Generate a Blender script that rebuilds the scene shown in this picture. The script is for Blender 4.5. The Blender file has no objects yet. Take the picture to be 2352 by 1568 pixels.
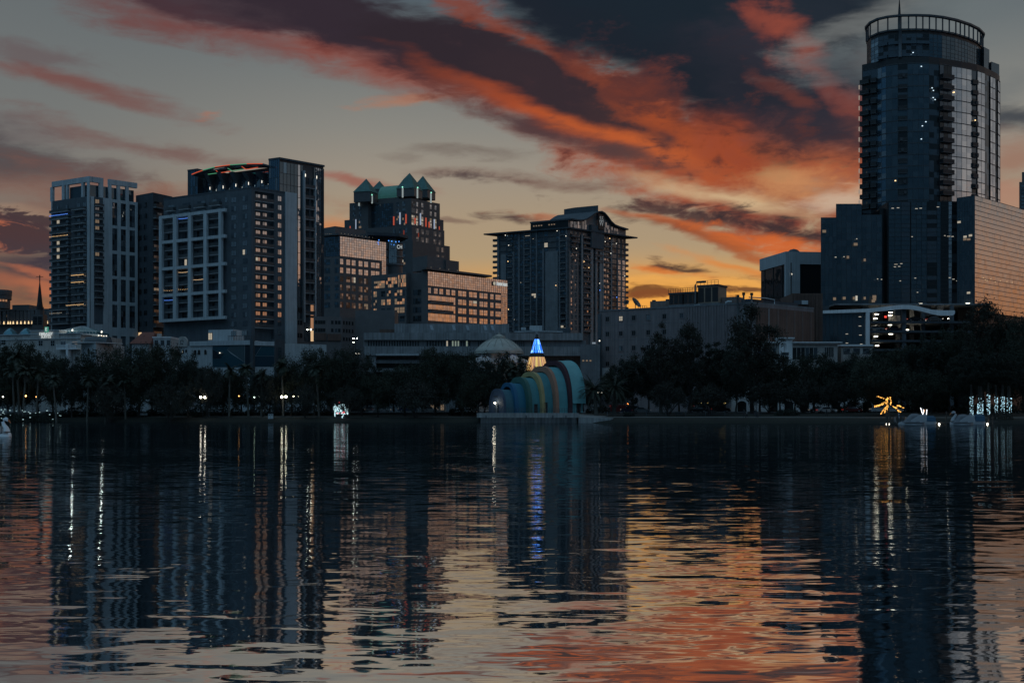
import bpy, math, random
from mathutils import Vector, Matrix

S = bpy.context.scene
COL = S.collection
rnd = random.Random(11)
R = math.radians

# ------------------------------------------------------------------ camera
# the camera stands at the lake edge, 2.5 m above the water, looking along +Y
FPX, CX, HY, HC = 2744.0, 1176.0, 945.0, 2.5
cam = bpy.data.objects.new('camera', bpy.data.cameras.new('camera'))
COL.objects.link(cam)
cam.location = (0, 0, HC)
cam.rotation_euler = (R(90), 0, 0)
cam.data.sensor_width = 36.0
cam.data.lens = 36.0 * FPX / 2352.0
cam.data.shift_y = (HY - 784.0) / 2352.0
cam.data.clip_start = 0.1
cam.data.clip_end = 20000
S.camera = cam

S.view_settings.view_transform = 'Standard'
S.view_settings.look = 'None'
S.view_settings.gamma = 1
S.view_settings.use_curve_mapping = False
S.view_settings.exposure = 0.0
S.cycles.max_bounces = 6
S.cycles.sample_clamp_indirect = 6.0

def lin(c):
    o = []
    for v in c:
        v = v / 255.0
        o.append(v / 12.92 if v <= 0.04045 else ((v + 0.055) / 1.055) ** 2.4)
    return o

# ------------------------------------------------------------------ sky
SUN_AZ, SUN_EL = R(7.0), R(0.5)
world = bpy.data.worlds.new('World')
S.world = world
world.use_nodes = True
world.cycles.sampling_method = 'MANUAL'
world.cycles.sample_map_resolution = 512

def build_sky():
    nt = world.node_tree
    nt.nodes.clear()
    N, K = nt.nodes.new, nt.links.new
    def val(x):
        return x
    def math_(op, a, b=None, c=None, clamp=False):
        n = N('ShaderNodeMath'); n.operation = op; n.use_clamp = clamp
        for i, v in enumerate((a, b, c)):
            if v is None: continue
            if isinstance(v, (int, float)): n.inputs[i].default_value = v
            else: K(v, n.inputs[i])
        return n.outputs[0]
    def smooth(x, a, b, lo=0.0, hi=1.0):
        n = N('ShaderNodeMapRange'); n.interpolation_type = 'SMOOTHSTEP'
        K(x, n.inputs[0])
        n.inputs[1].default_value = a; n.inputs[2].default_value = b
        n.inputs[3].default_value = lo; n.inputs[4].default_value = hi
        return n.outputs[0]
    def mix(f, a, b):
        n = N('ShaderNodeMix'); n.data_type = 'RGBA'
        if isinstance(f, (int, float)): n.inputs[0].default_value = f
        else: K(f, n.inputs[0])
        for i, v in ((6, a), (7, b)):
            if isinstance(v, (list, tuple)): n.inputs[i].default_value = (v[0], v[1], v[2], 1)
            else: K(v, n.inputs[i])
        return n.outputs[2]
    def noise(vec, scale, detail, rough, dist=0.0, col=False):
        n = N('ShaderNodeTexNoise'); n.inputs['Scale'].default_value = scale
        n.inputs['Detail'].default_value = detail; n.inputs['Roughness'].default_value = rough
        n.inputs['Distortion'].default_value = dist
        K(vec, n.inputs['Vector'])
        return n.outputs['Color' if col else 'Fac']
    tc = N('ShaderNodeTexCoord')
    sep = N('ShaderNodeSeparateXYZ'); K(tc.outputs['Generated'], sep.inputs[0])
    x, y, z = sep.outputs
    az = math_('ARCTAN2', x, y)
    hyp = math_('SQRT', math_('ADD', math_('MULTIPLY', x, x), math_('MULTIPLY', y, y)))
    el = math_('DIVIDE', z, math_('MAXIMUM', hyp, 0.001))     # tan of the elevation
    comb = N('ShaderNodeCombineXYZ'); K(az, comb.inputs[0]); K(el, comb.inputs[1])
    # wind-drawn noise: long along the streets of cloud that slope down to the north
    mp = N('ShaderNodeMapping'); K(comb.outputs[0], mp.inputs[0])
    mp.inputs['Rotation'].default_value = (0, 0, R(17)); mp.inputs['Scale'].default_value = (1.0, 3.2, 1)
    streak = noise(mp.outputs[0], 7.0, 7, 0.60, 0.3)
    fine = noise(mp.outputs[0], 24.0, 6, 0.62, 0.5)
    mp2 = N('ShaderNodeMapping'); K(comb.outputs[0], mp2.inputs[0])
    mp2.inputs['Location'].default_value = (3.1, 1.7, 0); mp2.inputs['Scale'].default_value = (1.0, 1.5, 1)
    mp2.inputs['Rotation'].default_value = (0, 0, R(-35))
    puff = noise(mp2.outputs[0], 20.0, 7, 0.60, 0.25)
    streak_t = math_('MULTIPLY_ADD', streak, 0.66, math_('MULTIPLY', fine, 0.34))
    puff_t = math_('MULTIPLY_ADD', puff, 0.70, math_('MULTIPLY', fine, 0.30))
    wcol = noise(mp.outputs[0], 5.0, 5, 0.55, 0.0, True)
    vs = N('ShaderNodeVectorMath'); vs.operation = 'SUBTRACT'; K(wcol, vs.inputs[0]); vs.inputs[1].default_value = (0.5, 0.5, 0.5)
    vm = N('ShaderNodeVectorMath'); vm.operation = 'MULTIPLY'; K(vs.outputs[0], vm.inputs[0]); vm.inputs[1].default_value = (0.10, 0.050, 0)
    va = N('ShaderNodeVectorMath'); va.operation = 'ADD'; K(comb.outputs[0], va.inputs[0]); K(vm.outputs[0], va.inputs[1])
    ws = N('ShaderNodeSeparateXYZ'); K(va.outputs[0], ws.inputs[0]); wa, we = ws.outputs[0], ws.outputs[1]
    # clear sky in front: graded by height
    cr = N('ShaderNodeValToRGB'); K(math_('MULTIPLY', el, 2.5, clamp=True), cr.inputs[0])
    stops = [(720, (222, 144, 62)), (670, (210, 156, 88)), (590, (174, 151, 118)), (500, (166, 147, 122)), (400, (153, 143, 129)), (300, (136, 134, 127)),
             (150, (113, 118, 118)), (-20, (80, 95, 104))]
    e = cr.color_ramp.elements
    while len(e) > 1: e.remove(e[0])
    for i, (py, c) in enumerate(stops):
        p = (HY - py) / FPX * 2.5
        s = e[0] if i == 0 else e.new(p)
        s.position = p; s.color = (*lin(c), 1)
    front = cr.outputs[0]
    # the clear sky is duller to the left of the sunset
    front = mix(smooth(az, -0.10, -0.40, 0, 0.7), front, mix(smooth(el, 0.08, 0.24), lin((100, 78, 77)), lin((104, 109, 110))))
    # glow above the place where the sun went down
    mg = N('ShaderNodeMapping'); mg.vector_type = 'TEXTURE'; K(comb.outputs[0], mg.inputs[0])
    mg.inputs['Location'].default_value = (math.atan((1500 - CX) / FPX), (HY - 700) / FPX, 0); mg.inputs['Scale'].default_value = (0.22, 0.055, 1)
    ln = N('ShaderNodeVectorMath'); ln.operation = 'LENGTH'; K(mg.outputs[0], ln.inputs[0])
    front = mix(smooth(ln.outputs['Value'], 1.0, 0.0, 0, 0.7), front, lin((232, 160, 66)))
    # to the right and behind the lake: peach low down, pale grey above, slate blue to the left and back
    rr = N('ShaderNodeValToRGB'); K(math_('MULTIPLY', el, 2.0, clamp=True), rr.inputs[0])
    e = rr.color_ramp.elements
    e[0].position = 0.0; e[0].color = (*lin((212, 134, 80)), 1)
    e[1].position = 1.0; e[1].color = (*lin((92, 100, 108)), 1)
    for p, c in ((0.08, (214, 138, 84)), (0.16, (212, 150, 108)), (0.25, (200, 164, 142)), (0.36, (160, 156, 154)), (0.55, (128, 134, 138))):
        s = e.new(p); s.color = (*lin(c), 1)
    right = mix(smooth(streak, 0.50, 0.64, 0, 0.35), rr.outputs[0], lin((112, 100, 98)))
    br = N('ShaderNodeValToRGB'); K(math_('MULTIPLY', el, 0.8, clamp=True), br.inputs[0])
    e = br.color_ramp.elements
    e[0].position = 0.0; e[0].color = (*lin((36, 54, 66)), 1)
    e[1].position = 1.0; e[1].color = (*lin((140, 184, 214)), 1)
    for p, c in ((0.10, (42, 64, 80)), (0.26, (58, 88, 110)), (0.55, (112, 152, 184))):
        s = e.new(p); s.color = (*lin(c), 1)
    back = mix(smooth(puff, 0.50, 0.66, 0, 0.4), br.outputs[0], lin((58, 76, 92)))
    aaz = math_('ABSOLUTE', az)
    side = mix(math_('MULTIPLY', smooth(az, 0.30, 0.62), smooth(az, 2.20, 1.80)), back, right)
    base = mix(smooth(aaz, 0.72, 0.46), side, front)

    # clouds: (x, y, half length, half width, slope in degrees, colour, opacity, texture, spread)
    out = base
    def cloud(px, py, hl, hw, deg, c, op, tex='s', k=1.0, edge=0.95, bias=0.0):
        nonlocal out
        a0 = math.atan((px - CX) / FPX); e0 = (HY - py) / FPX * math.cos(a0)
        th = -R(deg); A_, B_ = hl / FPX * 1.4, hw / FPX * 1.6
        # u, v along and across the cloud, one plane equation each
        def plane(ca, ce, k0):
            return math_('MULTIPLY_ADD', wa, ca, math_('MULTIPLY_ADD', we, ce, k0))
        u = plane(math.cos(th) / A_, math.sin(th) / A_, -(a0 * math.cos(th) + e0 * math.sin(th)) / A_)
        v_ = plane(-math.sin(th) / B_, math.cos(th) / B_, -(-a0 * math.sin(th) + e0 * math.cos(th)) / B_)
        l = math_('SQRT', math_('MULTIPLY_ADD', u, u, math_('MULTIPLY', v_, v_)))
        t = {'s': streak_t, 'f': fine, 'p': puff_t}[tex]
        v = math_('MULTIPLY_ADD', math_('SUBTRACT', t, 0.5), 3.6 * k, math_('SUBTRACT', 1.0 - bias, l))
        out = mix(smooth(v, -0.05, edge, 0, op), out, lin(c))
    CL = [
        # left of the skyline
        (60, 120, 150, 26, 4, (98, 76, 78), .55, 's'), (170, 198, 270, 20, 9, (116, 66, 60), .75, 's', .7, 1.0),
        (470, 250, 40, 6, -15, (170, 105, 80), .5, 'f'),
        (330, 325, 250, 20, 6, (112, 78, 74), .7, 's'), (60, 300, 120, 18, 5, (104, 92, 92), .5, 's'),
        (40, 365, 260, 42, 8, (66, 64, 70), .85, 's', .8), (250, 385, 120, 22, 5, (88, 72, 74), .7, 's'),
        (200, 440, 330, 55, 4, (126, 86, 74), .7, 's', .8), (60, 490, 180, 20, 2, (160, 130, 108), .5, 's'),
        (40, 545, 110, 30, 6, (170, 84, 54), .75, 'p', 1.0, .6), (60, 560, 130, 36, 5, (66, 52, 56), .95, 'f', 1.4, .35), (30, 520, 100, 10, 5, (70, 54, 58), .8, 'f', 1.2, .5),
        (40, 620, 170, 48, 3, (66, 58, 66), .9, 's', .7), (90, 668, 130, 10, 9, (196, 112, 74), .6, 's', .6), (60, 640, 120, 6, 9, (190, 110, 76), .6, 'f', .6),
        (560, 440, 260, 16, 4, (150, 100, 80), .45, 's'),
        (800, 512, 130, 16, 2, (206, 122, 66), .75, 's', .6), (840, 410, 120, 12, 9, (150, 84, 72), .75, 's', .7),
        (960, 215, 110, 14, -6, (180, 112, 78), .55, 'f', .6),
        # the long red flank and the dark belly of the great cloud
        (330, 30, 200, 46, 12, (100, 62, 62), .6, 's', .9), (520, 84, 300, 38, 8, (118, 58, 52), .65, 's', .8, 1.0), (900, 142, 330, 46, 13, (138, 60, 44), .8, 's', .6, 1.0),
        (1260, 250, 330, 60, 22, (148, 64, 40), .9, 's', .6, .9), (1620, 350, 360, 110, 21, (156, 70, 42), .95, 'p', .6, .6),
        (1820, 300, 230, 180, 35, (124, 62, 52), .9, 'p', .6, .6), (1800, 110, 170, 130, 45, (107, 55, 52), .8, 'p', .8),
        (560, 10, 330, 40, 8, (64, 46, 54), .9, 's', .6, .5), (860, 66, 330, 52, 12, (50, 41, 50), .98, 's', .45, .5),
        (1130, 140, 300, 62, 19, (47, 39, 46), .98, 's', .4, .5), (1340, 225, 230, 52, 25, (52, 42, 48), .95, 's', .5, .5), (1480, 275, 160, 34, 25, (66, 48, 50), .85, 'p', .7),
        # lit ridges
        (1120, 45, 230, 16, 25, (130, 63, 47), .8, 'f', .8), (1310, 140, 230, 20, 33, (130, 63, 45), .8, 'p', .9),
        (1540, 280, 220, 44, 36, (165, 77, 42), .9, 'p', .8), (1240, 248, 270, 18, 21, (172, 77, 42), .8, 's', .4, .95),
        (1480, 335, 260, 26, 20, (188, 92, 48), .95, 'p', .4), (1700, 345, 110, 50, 60, (158, 72, 42), .8, 'p', .8),
        (1880, 380, 150, 70, 20, (174, 93, 58), .8, 'p', .7), (1540, 325, 30, 18, 20, (70, 50, 52), .85, 'p', 1.0),
        # slate mass above, broken at its right by red tufts
        (1360, 20, 300, 70, 18, (30, 36, 46), 1, 's', .35, .5), (1600, 110, 420, 120, 26, (27, 35, 45), 1, 's', .3, .5), (1720, 40, 330, 90, 10, (26, 37, 47), 1, 's', .35, .5),
        (1830, 110, 190, 120, 48, (34, 42, 52), .92, 's', .4, .6), (1800, 215, 190, 80, 38, (44, 44, 54), .95, 'p', .5, .5), (1700, 200, 200, 60, 40, (34, 38, 48), .95, 'p', .5),
        (1750, 50, 80, 22, 55, (122, 61, 53), .8, 'p', .9), (1850, 130, 160, 30, 50, (139, 70, 57), .8, 'p', .9), (1800, 250, 90, 26, 45, (111, 59, 50), .6, 'p', 1.1), (1900, 230, 90, 26, 40, (130, 68, 58), .6, 'p', 1.0),
        (1500, 230, 460, 150, 28, (58, 44, 50), .7, 'p', 1.8, .9, .6), (1700, 330, 330, 110, 24, (84, 48, 44), .7, 'p', 1.8, .9, .55), (1450, 180, 420, 140, 30, (140, 66, 48), .4, 'p', 1.2, 1.4, .7),
        (1220, 280, 250, 26, 21, (70, 54, 58), .9, 's', .7), (1440, 350, 170, 18, 12, (80, 60, 60), .85, 's', .7),
        # pale gap, then the lower bars
        (1680, 440, 260, 20, 14, (214, 186, 144), .8, 's', .5), (1840, 425, 120, 30, 10, (206, 148, 100), .7, 'p', .7), (1930, 450, 90, 22, 0, (206, 190, 168), .6, 's'),
        (1090, 345, 150, 14, 0, (112, 100, 92), .7, 's'), (1200, 400, 210, 15, 1, (110, 82, 74), .85, 's', .8), (1110, 402, 90, 9, -2, (72, 58, 60), .8, 'f', .8),
        (1190, 497, 60, 13, 8, (76, 58, 58), .95, 'f', .8), (1270, 505, 80, 12, 12, (170, 104, 74), .7, 'f', .8), (1065, 500, 55, 8, 0, (116, 92, 82), .7, 'f', .8),
        (1600, 500, 190, 34, 10, (74, 54, 54), .92, 'f', .9), (1760, 510, 150, 26, 12, (52, 44, 48), .92, 'f', .9),
        (1580, 530, 170, 11, 15, (188, 98, 54), .9, 's', .6), (1640, 556, 220, 13, 17, (148, 78, 50), .9, 's', .7), (1780, 556, 150, 20, 12, (206, 102, 50), .9, 'f', .8),
        (1760, 590, 130, 18, 18, (176, 94, 52), .9, 's', .8), (1700, 620, 150, 9, 14, (216, 132, 64), .8, 's', .7),
        (1510, 612, 46, 8, 14, (84, 58, 50), .95, 'f', 1.0), (1580, 622, 42, 9, 8, (72, 54, 48), .95, 'f', 1.0), (1530, 626, 80, 6, 9, (214, 120, 56), .8, 'f', .7),
        (1600, 690, 300, 26, 2, (244, 170, 76), .75, 'f', .5), (1620, 648, 260, 8, 2, (242, 172, 84), .6, 'f', .7),
        (1480, 664, 100, 8, 4, (104, 62, 40), .9, 'f', 1.2), (1560, 676, 110, 5, 3, (128, 74, 42), .85, 'f', 1.2), (1700, 664, 90, 5, 4, (104, 66, 44), .9, 'f', 1.2), (1740, 640, 60, 8, 6, (130, 90, 60), .8, 'f', 1.1),
        # right of the round tower
        (2150, 40, 300, 60, -22, (104, 112, 114), .7, 's', 1.0), (1950, 60, 120, 30, -20, (120, 122, 120), .5, 's'), (2330, 180, 120, 34, -25, (110, 114, 114), .6, 's'),
        (1950, 190, 80, 40, 10, (70, 76, 82), .6, 'p'), (2330, 280, 130, 34, 6, (56, 62, 70), .9, 's', .7), (2330, 370, 120, 44, 0, (150, 112, 94), .8, 's', .7), (2330, 440, 120, 30, 0, (170, 124, 104), .7, 's', .7),
    ]
    for c in CL: cloud(*c)
    # physical sky of the last light laid under the painted weather
    sk = N('ShaderNodeTexSky'); sk.sky_type = 'NISHITA'; sk.sun_disc = False
    sk.sun_elevation = SUN_EL; sk.sun_rotation = SUN_AZ; sk.altitude = 30; sk.dust_density = 2.0
    bg1 = N('ShaderNodeBackground'); K(out, bg1.inputs[0]); bg1.inputs[1].default_value = 1.0
    bg2 = N('ShaderNodeBackground'); K(sk.outputs[0], bg2.inputs[0]); bg2.inputs[1].default_value = 0.0005
    ad = N('ShaderNodeAddShader'); K(bg1.outputs[0], ad.inputs[0]); K(bg2.outputs[0], ad.inputs[1])
    o = N('ShaderNodeOutputWorld'); K(ad.outputs[0], o.inputs[0])
build_sky()

# the sun has just set behind the town: a trace of wide warm light only
sl = bpy.data.lights.new('sun', 'SUN'); sl.energy = 0.02; sl.angle = R(50); sl.color = (1, .62, .36)
so = bpy.data.objects.new('sun', sl); COL.objects.link(so)
so.rotation_euler = Vector((-math.sin(SUN_AZ), -math.cos(SUN_AZ), -math.tan(R(2)))).to_track_quat('-Z', 'Y').to_euler()

# ------------------------------------------------------------------ materials
MATS = {}
def mat(name, c, rough=0.75, metal=0.0, var=0.18, vscale=0.35, bump=0.0, bscale=6.0, ior=1.45, stretch=(1, 1, 1), emit=None, es=0.0, streaks=0.0, pick=True):
    """procedural Principled material; c is the linear base colour"""
    if name in MATS: return MATS[name]
    m = bpy.data.materials.new(name); m.use_nodes = True
    nt = m.node_tree; N, K = nt.nodes.new, nt.links.new
    b = nt.nodes['Principled BSDF']
    b.inputs['Roughness'].default_value = rough; b.inputs['Metallic'].default_value = metal; b.inputs['IOR'].default_value = ior
    b.inputs['Base Color'].default_value = (*c, 1)
    if var > 0:
        tc = N('ShaderNodeTexCoord'); mp = N('ShaderNodeMapping'); K(tc.outputs['Object'], mp.inputs[0]); mp.inputs['Scale'].default_value = stretch
        n = N('ShaderNodeTexNoise'); n.inputs['Scale'].default_value = vscale; n.inputs['Detail'].default_value = 6; n.inputs['Roughness'].default_value = 0.65
        K(mp.outputs[0], n.inputs['Vector'])
        mr = N('ShaderNodeMapRange'); K(n.outputs['Fac'], mr.inputs[0]); mr.inputs[1].default_value = 0.3; mr.inputs[2].default_value = 0.7
        mr.inputs[3].default_value = 1 - var; mr.inputs[4].default_value = 1 + var
        f = mr.outputs[0]
        if streaks > 0:      # rain streaks: narrow in x and y, long in z
            mp2 = N('ShaderNodeMapping'); K(tc.outputs['Object'], mp2.inputs[0]); mp2.inputs['Scale'].default_value = (2.2, 2.2, 0.06)
            n2 = N('ShaderNodeTexNoise'); n2.inputs['Scale'].default_value = 1.0; n2.inputs['Detail'].default_value = 4; K(mp2.outputs[0], n2.inputs['Vector'])
            r2 = N('ShaderNodeMapRange'); K(n2.outputs['Fac'], r2.inputs[0]); r2.inputs[1].default_value = 0.35; r2.inputs[2].default_value = 0.65
            r2.inputs[3].default_value = 1 - streaks; r2.inputs[4].default_value = 1 + streaks * 0.4
            mm = N('ShaderNodeMath'); mm.operation = 'MULTIPLY'; K(f, mm.inputs[0]); K(r2.outputs[0], mm.inputs[1]); f = mm.outputs[0]
        vm = N('ShaderNodeVectorMath'); vm.operation = 'SCALE'; vm.inputs[0].default_value = c; K(f, vm.inputs['Scale'])
        K(vm.outputs[0], b.inputs['Base Color'])
        if bump > 0:
            nb = N('ShaderNodeTexNoise'); nb.inputs['Scale'].default_value = bscale; nb.inputs['Detail'].default_value = 4; K(tc.outputs['Object'], nb.inputs['Vector'])
            bp = N('ShaderNodeBump'); bp.inputs['Strength'].default_value = bump; bp.inputs['Distance'].default_value = 0.05
            K(nb.outputs['Fac'], bp.inputs['Height']); K(bp.outputs[0], b.inputs['Normal'])
    if emit:
        b.inputs['Emission Color'].default_value = (*emit, 1); b.inputs['Emission Strength'].default_value = es
        if not pick: m.cycles.emission_sampling = 'NONE'
    MATS[name] = m
    return m

def glow(name, c, s, pick=False):
    return mat(name, (0.02, 0.02, 0.02), 0.5, var=0, emit=c, es=s, pick=pick)

def glass(name, c, metal=0.75, rough=0.03, wav=0.012):
    """coated window glass: a dark tinted mirror with slightly uneven panes"""
    if name in MATS: return MATS[name]
    m = bpy.data.materials.new(name); m.use_nodes = True
    nt = m.node_tree; N, K = nt.nodes.new, nt.links.new
    b = nt.nodes['Principled BSDF']
    b.inputs['Base Color'].default_value = (*c, 1); b.inputs['Metallic'].default_value = metal; b.inputs['Roughness'].default_value = rough
    tc = N('ShaderNodeTexCoord')
    n = N('ShaderNodeTexNoise'); n.inputs['Scale'].default_value = 0.55; n.inputs['Detail'].default_value = 2; K(tc.outputs['Object'], n.inputs['Vector'])
    g = N('ShaderNodeNewGeometry')
    s = N('ShaderNodeVectorMath'); s.operation = 'SUBTRACT'; K(n.outputs['Color'], s.inputs[0]); s.inputs[1].default_value = (.5, .5, .5)
    k = N('ShaderNodeVectorMath'); k.operation = 'SCALE'; K(s.outputs[0], k.inputs[0]); k.inputs['Scale'].default_value = wav * 4
    a = N('ShaderNodeVectorMath'); a.operation = 'ADD'; K(g.outputs['Normal'], a.inputs[0]); K(k.outputs[0], a.inputs[1])
    nn = N('ShaderNodeVectorMath'); nn.operation = 'NORMALIZE'; K(a.outputs[0], nn.inputs[0]); K(nn.outputs[0], b.inputs['Normal'])
    MATS[name] = m
    return m

slate = mat('slate_render', (.085, .10, .115), .85, streaks=.15)
slate2 = mat('slate_render_dark', (.06, .072, .085), .85, streaks=.15)
pale = mat('pale_render', (.42, .45, .47), .85, var=.10, streaks=.16)
palewarm = mat('pale_stucco', (.40, .38, .36), .88, var=.14, streaks=.22, bump=.2)
white = mat('white_paint', (.72, .73, .74), .7, var=.08, streaks=.12)
concrete = mat('board_concrete', (.24, .25, .26), .9, var=.25, vscale=.25, streaks=.30)
concrete2 = mat('grey_concrete', (.17, .18, .19), .9, var=.22, streaks=.2)
stone = mat('pink_granite', (.125, .118, .12), .7, var=.15)
stone_dark = mat('dark_granite', (.10, .097, .10), .6, var=.15)
tan = mat('tan_brick', (.20, .155, .14), .9, var=.16, streaks=.2)
brownb = mat('brown_brick', (.12, .075, .06), .9, var=.18, streaks=.22)
mauve = mat('precast_panel', (.20, .18, .185), .9, var=.12, streaks=.2)
blackmetal = mat('black_metal', (.02, .021, .023), .5, var=.15)
darkmetal = mat('dark_grey_metal', (.05, .053, .058), .5, var=.2)
railm = mat('balcony_rail', (.055, .06, .065), .45, var=.2)
slabm = mat('balcony_slab', (.26, .27, .28), .85, var=.15)
roofm = mat('grey_roof_membrane', (.10, .105, .11), .9, var=.25)
copper = mat('green_copper', (.06, .15, .135), .6, var=.25, streaks=.2)
redtile = mat('red_roof_tile', (.16, .055, .04), .85, var=.25, bump=.4)
g_dark = glass('dark_window_glass', (.10, .12, .14), .55)
g_mid = glass('grey_window_glass', (.30, .33, .36), .75)
g_clear = glass('bright_window_glass', (.55, .56, .58), .85)
g_blue = glass('blue_curtain_glass', (.13, .21, .28), .75, wav=.008)
g_deep = glass('deep_blue_glass', (.085, .12, .145), .6, wav=.008)
g_deep2 = glass('deep_blue_glass_second', (.10, .135, .16), .6, wav=.008)
g_deep3 = glass('deep_blue_glass_third', (.075, .11, .135), .62, wav=.008)
g_sunset = glass('sunset_mirror_glass', (.44, .42, .40), .9, wav=.022)
room_b = glow('ceiling_room_light', (1.0, .92, .76), .5)
g_mirror = glass('mirror_curtain_glass', (.66, .66, .67), .9, wav=.010)
g_black = glass('black_glass', (.03, .033, .036), .4)
g_teal = glass('teal_glass', (.06, .16, .20), .5)
lit_warm = glow('warm_lit_room', (1.0, .66, .36), .75)
lit_white = glow('white_lit_room', (1.0, .88, .68), .38)
glow_dim = glow('dim_room_and_sky_glow', (1.0, .72, .48), .16)
glow_orange = glow('orange_room_and_sky_glow', (1.0, .50, .26), .38)  # lit rooms, and sky reflections put into office panes as glow
bulb_warm = glow('warm_bulb', (1.0, .62, .28), 3.0)
bulb_white = glow('white_bulb', (1.0, .93, .78), 1.7)
string_warm = glow('warm_string_bulb', (1.0, .62, .28), 1.1)
string_blue = glow('blue_string_bulb', (.10, .28, 1.0), 1.0)
bulb_cool = glow('cool_bulb', (.66, .86, 1.0), 1.3)
bulb_blue = glow('blue_bulb', (.10, .28, 1.0), 2.4)
bulb_red = glow('red_bulb', (1.0, .10, .04), 2.5)
neon_red = glow('red_neon', (1.0, .14, .05), .55)
neon_green = glow('green_neon', (.18, .75, .40), .35)
sign_white = glow('white_sign_face', (.86, .95, .95), .6)

# ------------------------------------------------------------------ helpers
def V(*a): return Vector(a)
def P(px, py, D):
    return V((px - CX) / FPX * D, D, HC + (HY - py) / FPX * D)
c1 = lambda x, y: (x * .4393, 315.8 + y * .4393)
c2 = lambda x, y: (287.1 + .348 * x, 315.8 + .348 * y)
c3 = lambda x, y: (689 + .3296 * x, 344.5 + .3296 * y)
c4 = lambda x, y: (1062.3 + .2746 * x, 430.7 + .2746 * y)
c5 = lambda x, y: (1349.4 + .293 * x, 545.5 + .293 * y)
c6 = lambda x, y: (1837.4 + .4944 * x, .4944 * y)
cg = lambda x, y: (1866.2 + .1587 * x, 689 + .1587 * y)
c8 = lambda x, y: (1033.6 + .1831 * x, 717.8 + .1831 * y)
cl = lambda x, y: (.1465 * x, 631.6 + .1465 * y)
s1 = lambda x, y: (.1709 * x, 763.7 + .1709 * y)
s2 = lambda x, y: (373.2 + .1709 * x, 763.7 + .1709 * y)
s3 = lambda x, y: (746.5 + .1709 * x, 763.7 + .1709 * y)
s4 = lambda x, y: (1292 + .1465 * x, 803.9 + .1465 * y)
s5 = lambda x, y: (1579 + .1465 * x, 803.9 + .1465 * y)
s6 = lambda x, y: (1894.9 + .1943 * x, 803.9 + .1943 * y)

class MB:
    """collects polygons, each with a material, and links them as ONE mesh object"""
    def __init__(s): s.v = []; s.f = []; s.m = []; s.mats = []; s.sm = []
    def mi(s, m):
        if m not in s.mats: s.mats.append(m)
        return s.mats.index(m)
    def face(s, pts, m, smooth=False):
        b = len(s.v); s.v += [tuple(p) for p in pts]; s.f.append(tuple(range(b, b + len(pts)))); s.m.append(s.mi(m)); s.sm.append(smooth)
    def mesh(s, vs, fs, m, smooth=False):
        b = len(s.v); s.v += [tuple(p) for p in vs]; k = s.mi(m)
        for f in fs: s.f.append(tuple(b + i for i in f)); s.m.append(k); s.sm.append(smooth)
    def hexa(s, lo, hi, m):
        """lo, hi: four points each, same winding"""
        s.mesh(list(lo) + list(hi), [(3, 2, 1, 0), (4, 5, 6, 7), (0, 1, 5, 4), (1, 2, 6, 5), (2, 3, 7, 6), (3, 0, 4, 7)], m)
    def box(s, x0, x1, y0, y1, z0, z1, m):
        s.hexa([(x0, y0, z0), (x1, y0, z0), (x1, y1, z0), (x0, y1, z0)], [(x0, y0, z1), (x1, y0, z1), (x1, y1, z1), (x0, y1, z1)], m)
    def prism(s, poly, z0, z1, m, top=None):
        n = len(poly); lo = [(p[0], p[1], z0) for p in poly]; hi = [(p[0], p[1], z1) for p in poly]
        s.mesh(lo + hi, [tuple(range(n - 1, -1, -1))] + [(i, (i + 1) % n, n + (i + 1) % n, n + i) for i in range(n)], m)
        s.face(hi, top or m)
    def tube(s, pts, r, m, n=8, cap=True, smooth=True):
        pts = [Vector(p) for p in pts]; rs = r if isinstance(r, (list, tuple)) else [r] * len(pts)
        vs = []; up = V(0, 0, 1)
        for i, p in enumerate(pts):
            t = (pts[min(i + 1, len(pts) - 1)] - pts[max(i - 1, 0)]).normalized()
            a = t.cross(up if abs(t.z) < .95 else V(1, 0, 0)).normalized(); b2 = t.cross(a)
            for k in range(n):
                w = 2 * math.pi * k / n
                vs.append(p + (a * math.cos(w) + b2 * math.sin(w)) * rs[i])
        fs = [(i * n + k, i * n + (k + 1) % n, (i + 1) * n + (k + 1) % n, (i + 1) * n + k) for i in range(len(pts) - 1) for k in range(n)]
        if cap: fs += [tuple(range(n)), tuple(range((len(pts) - 1) * n, len(pts) * n))[::-1]]
        s.mesh(vs, fs, m, smooth)
    def lathe(s, prof, c, m, n=24, smooth=True, sx=1, sy=1):
        vs = []; k = len(prof)
        for j in range(n):
            w = 2 * math.pi * j / n
            for r, z in prof: vs.append((c[0] + r * math.cos(w) * sx, c[1] + r * math.sin(w) * sy, c[2] + z))
        fs = [(j * k + i, ((j + 1) % n) * k + i, ((j + 1) % n) * k + i + 1, j * k + i + 1) for j in range(n) for i in range(k - 1)]
        s.mesh(vs, fs, m, smooth)
    def ball(s, c, r, m, n=12, sx=1, sy=1, sz=1):
        s.lathe([(max(1e-4, r * math.sin(math.pi * i / 8)), -r * sz * math.cos(math.pi * i / 8)) for i in range(9)], c, m, n, True, sx, sy)
    def build(s, name, parent=None, loc=None, kind=None):
        me = bpy.data.meshes.new(name); me.from_pydata(s.v, [], s.f)
        for m in s.mats: me.materials.append(m)
        me.polygons.foreach_set('material_index', s.m); me.polygons.foreach_set('use_smooth', s.sm); me.update()
        o = bpy.data.objects.new(name, me); COL.objects.link(o)
        if parent is not None:
            o.parent = parent
            base = parent
            off = Vector((0, 0, 0))
            while base is not None: off += base.location; base = base.parent
            if loc is None: me.transform(Matrix.Translation(-off))
        if loc is not None: o.location = loc
        if kind: o['kind'] = kind
        return o

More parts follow.
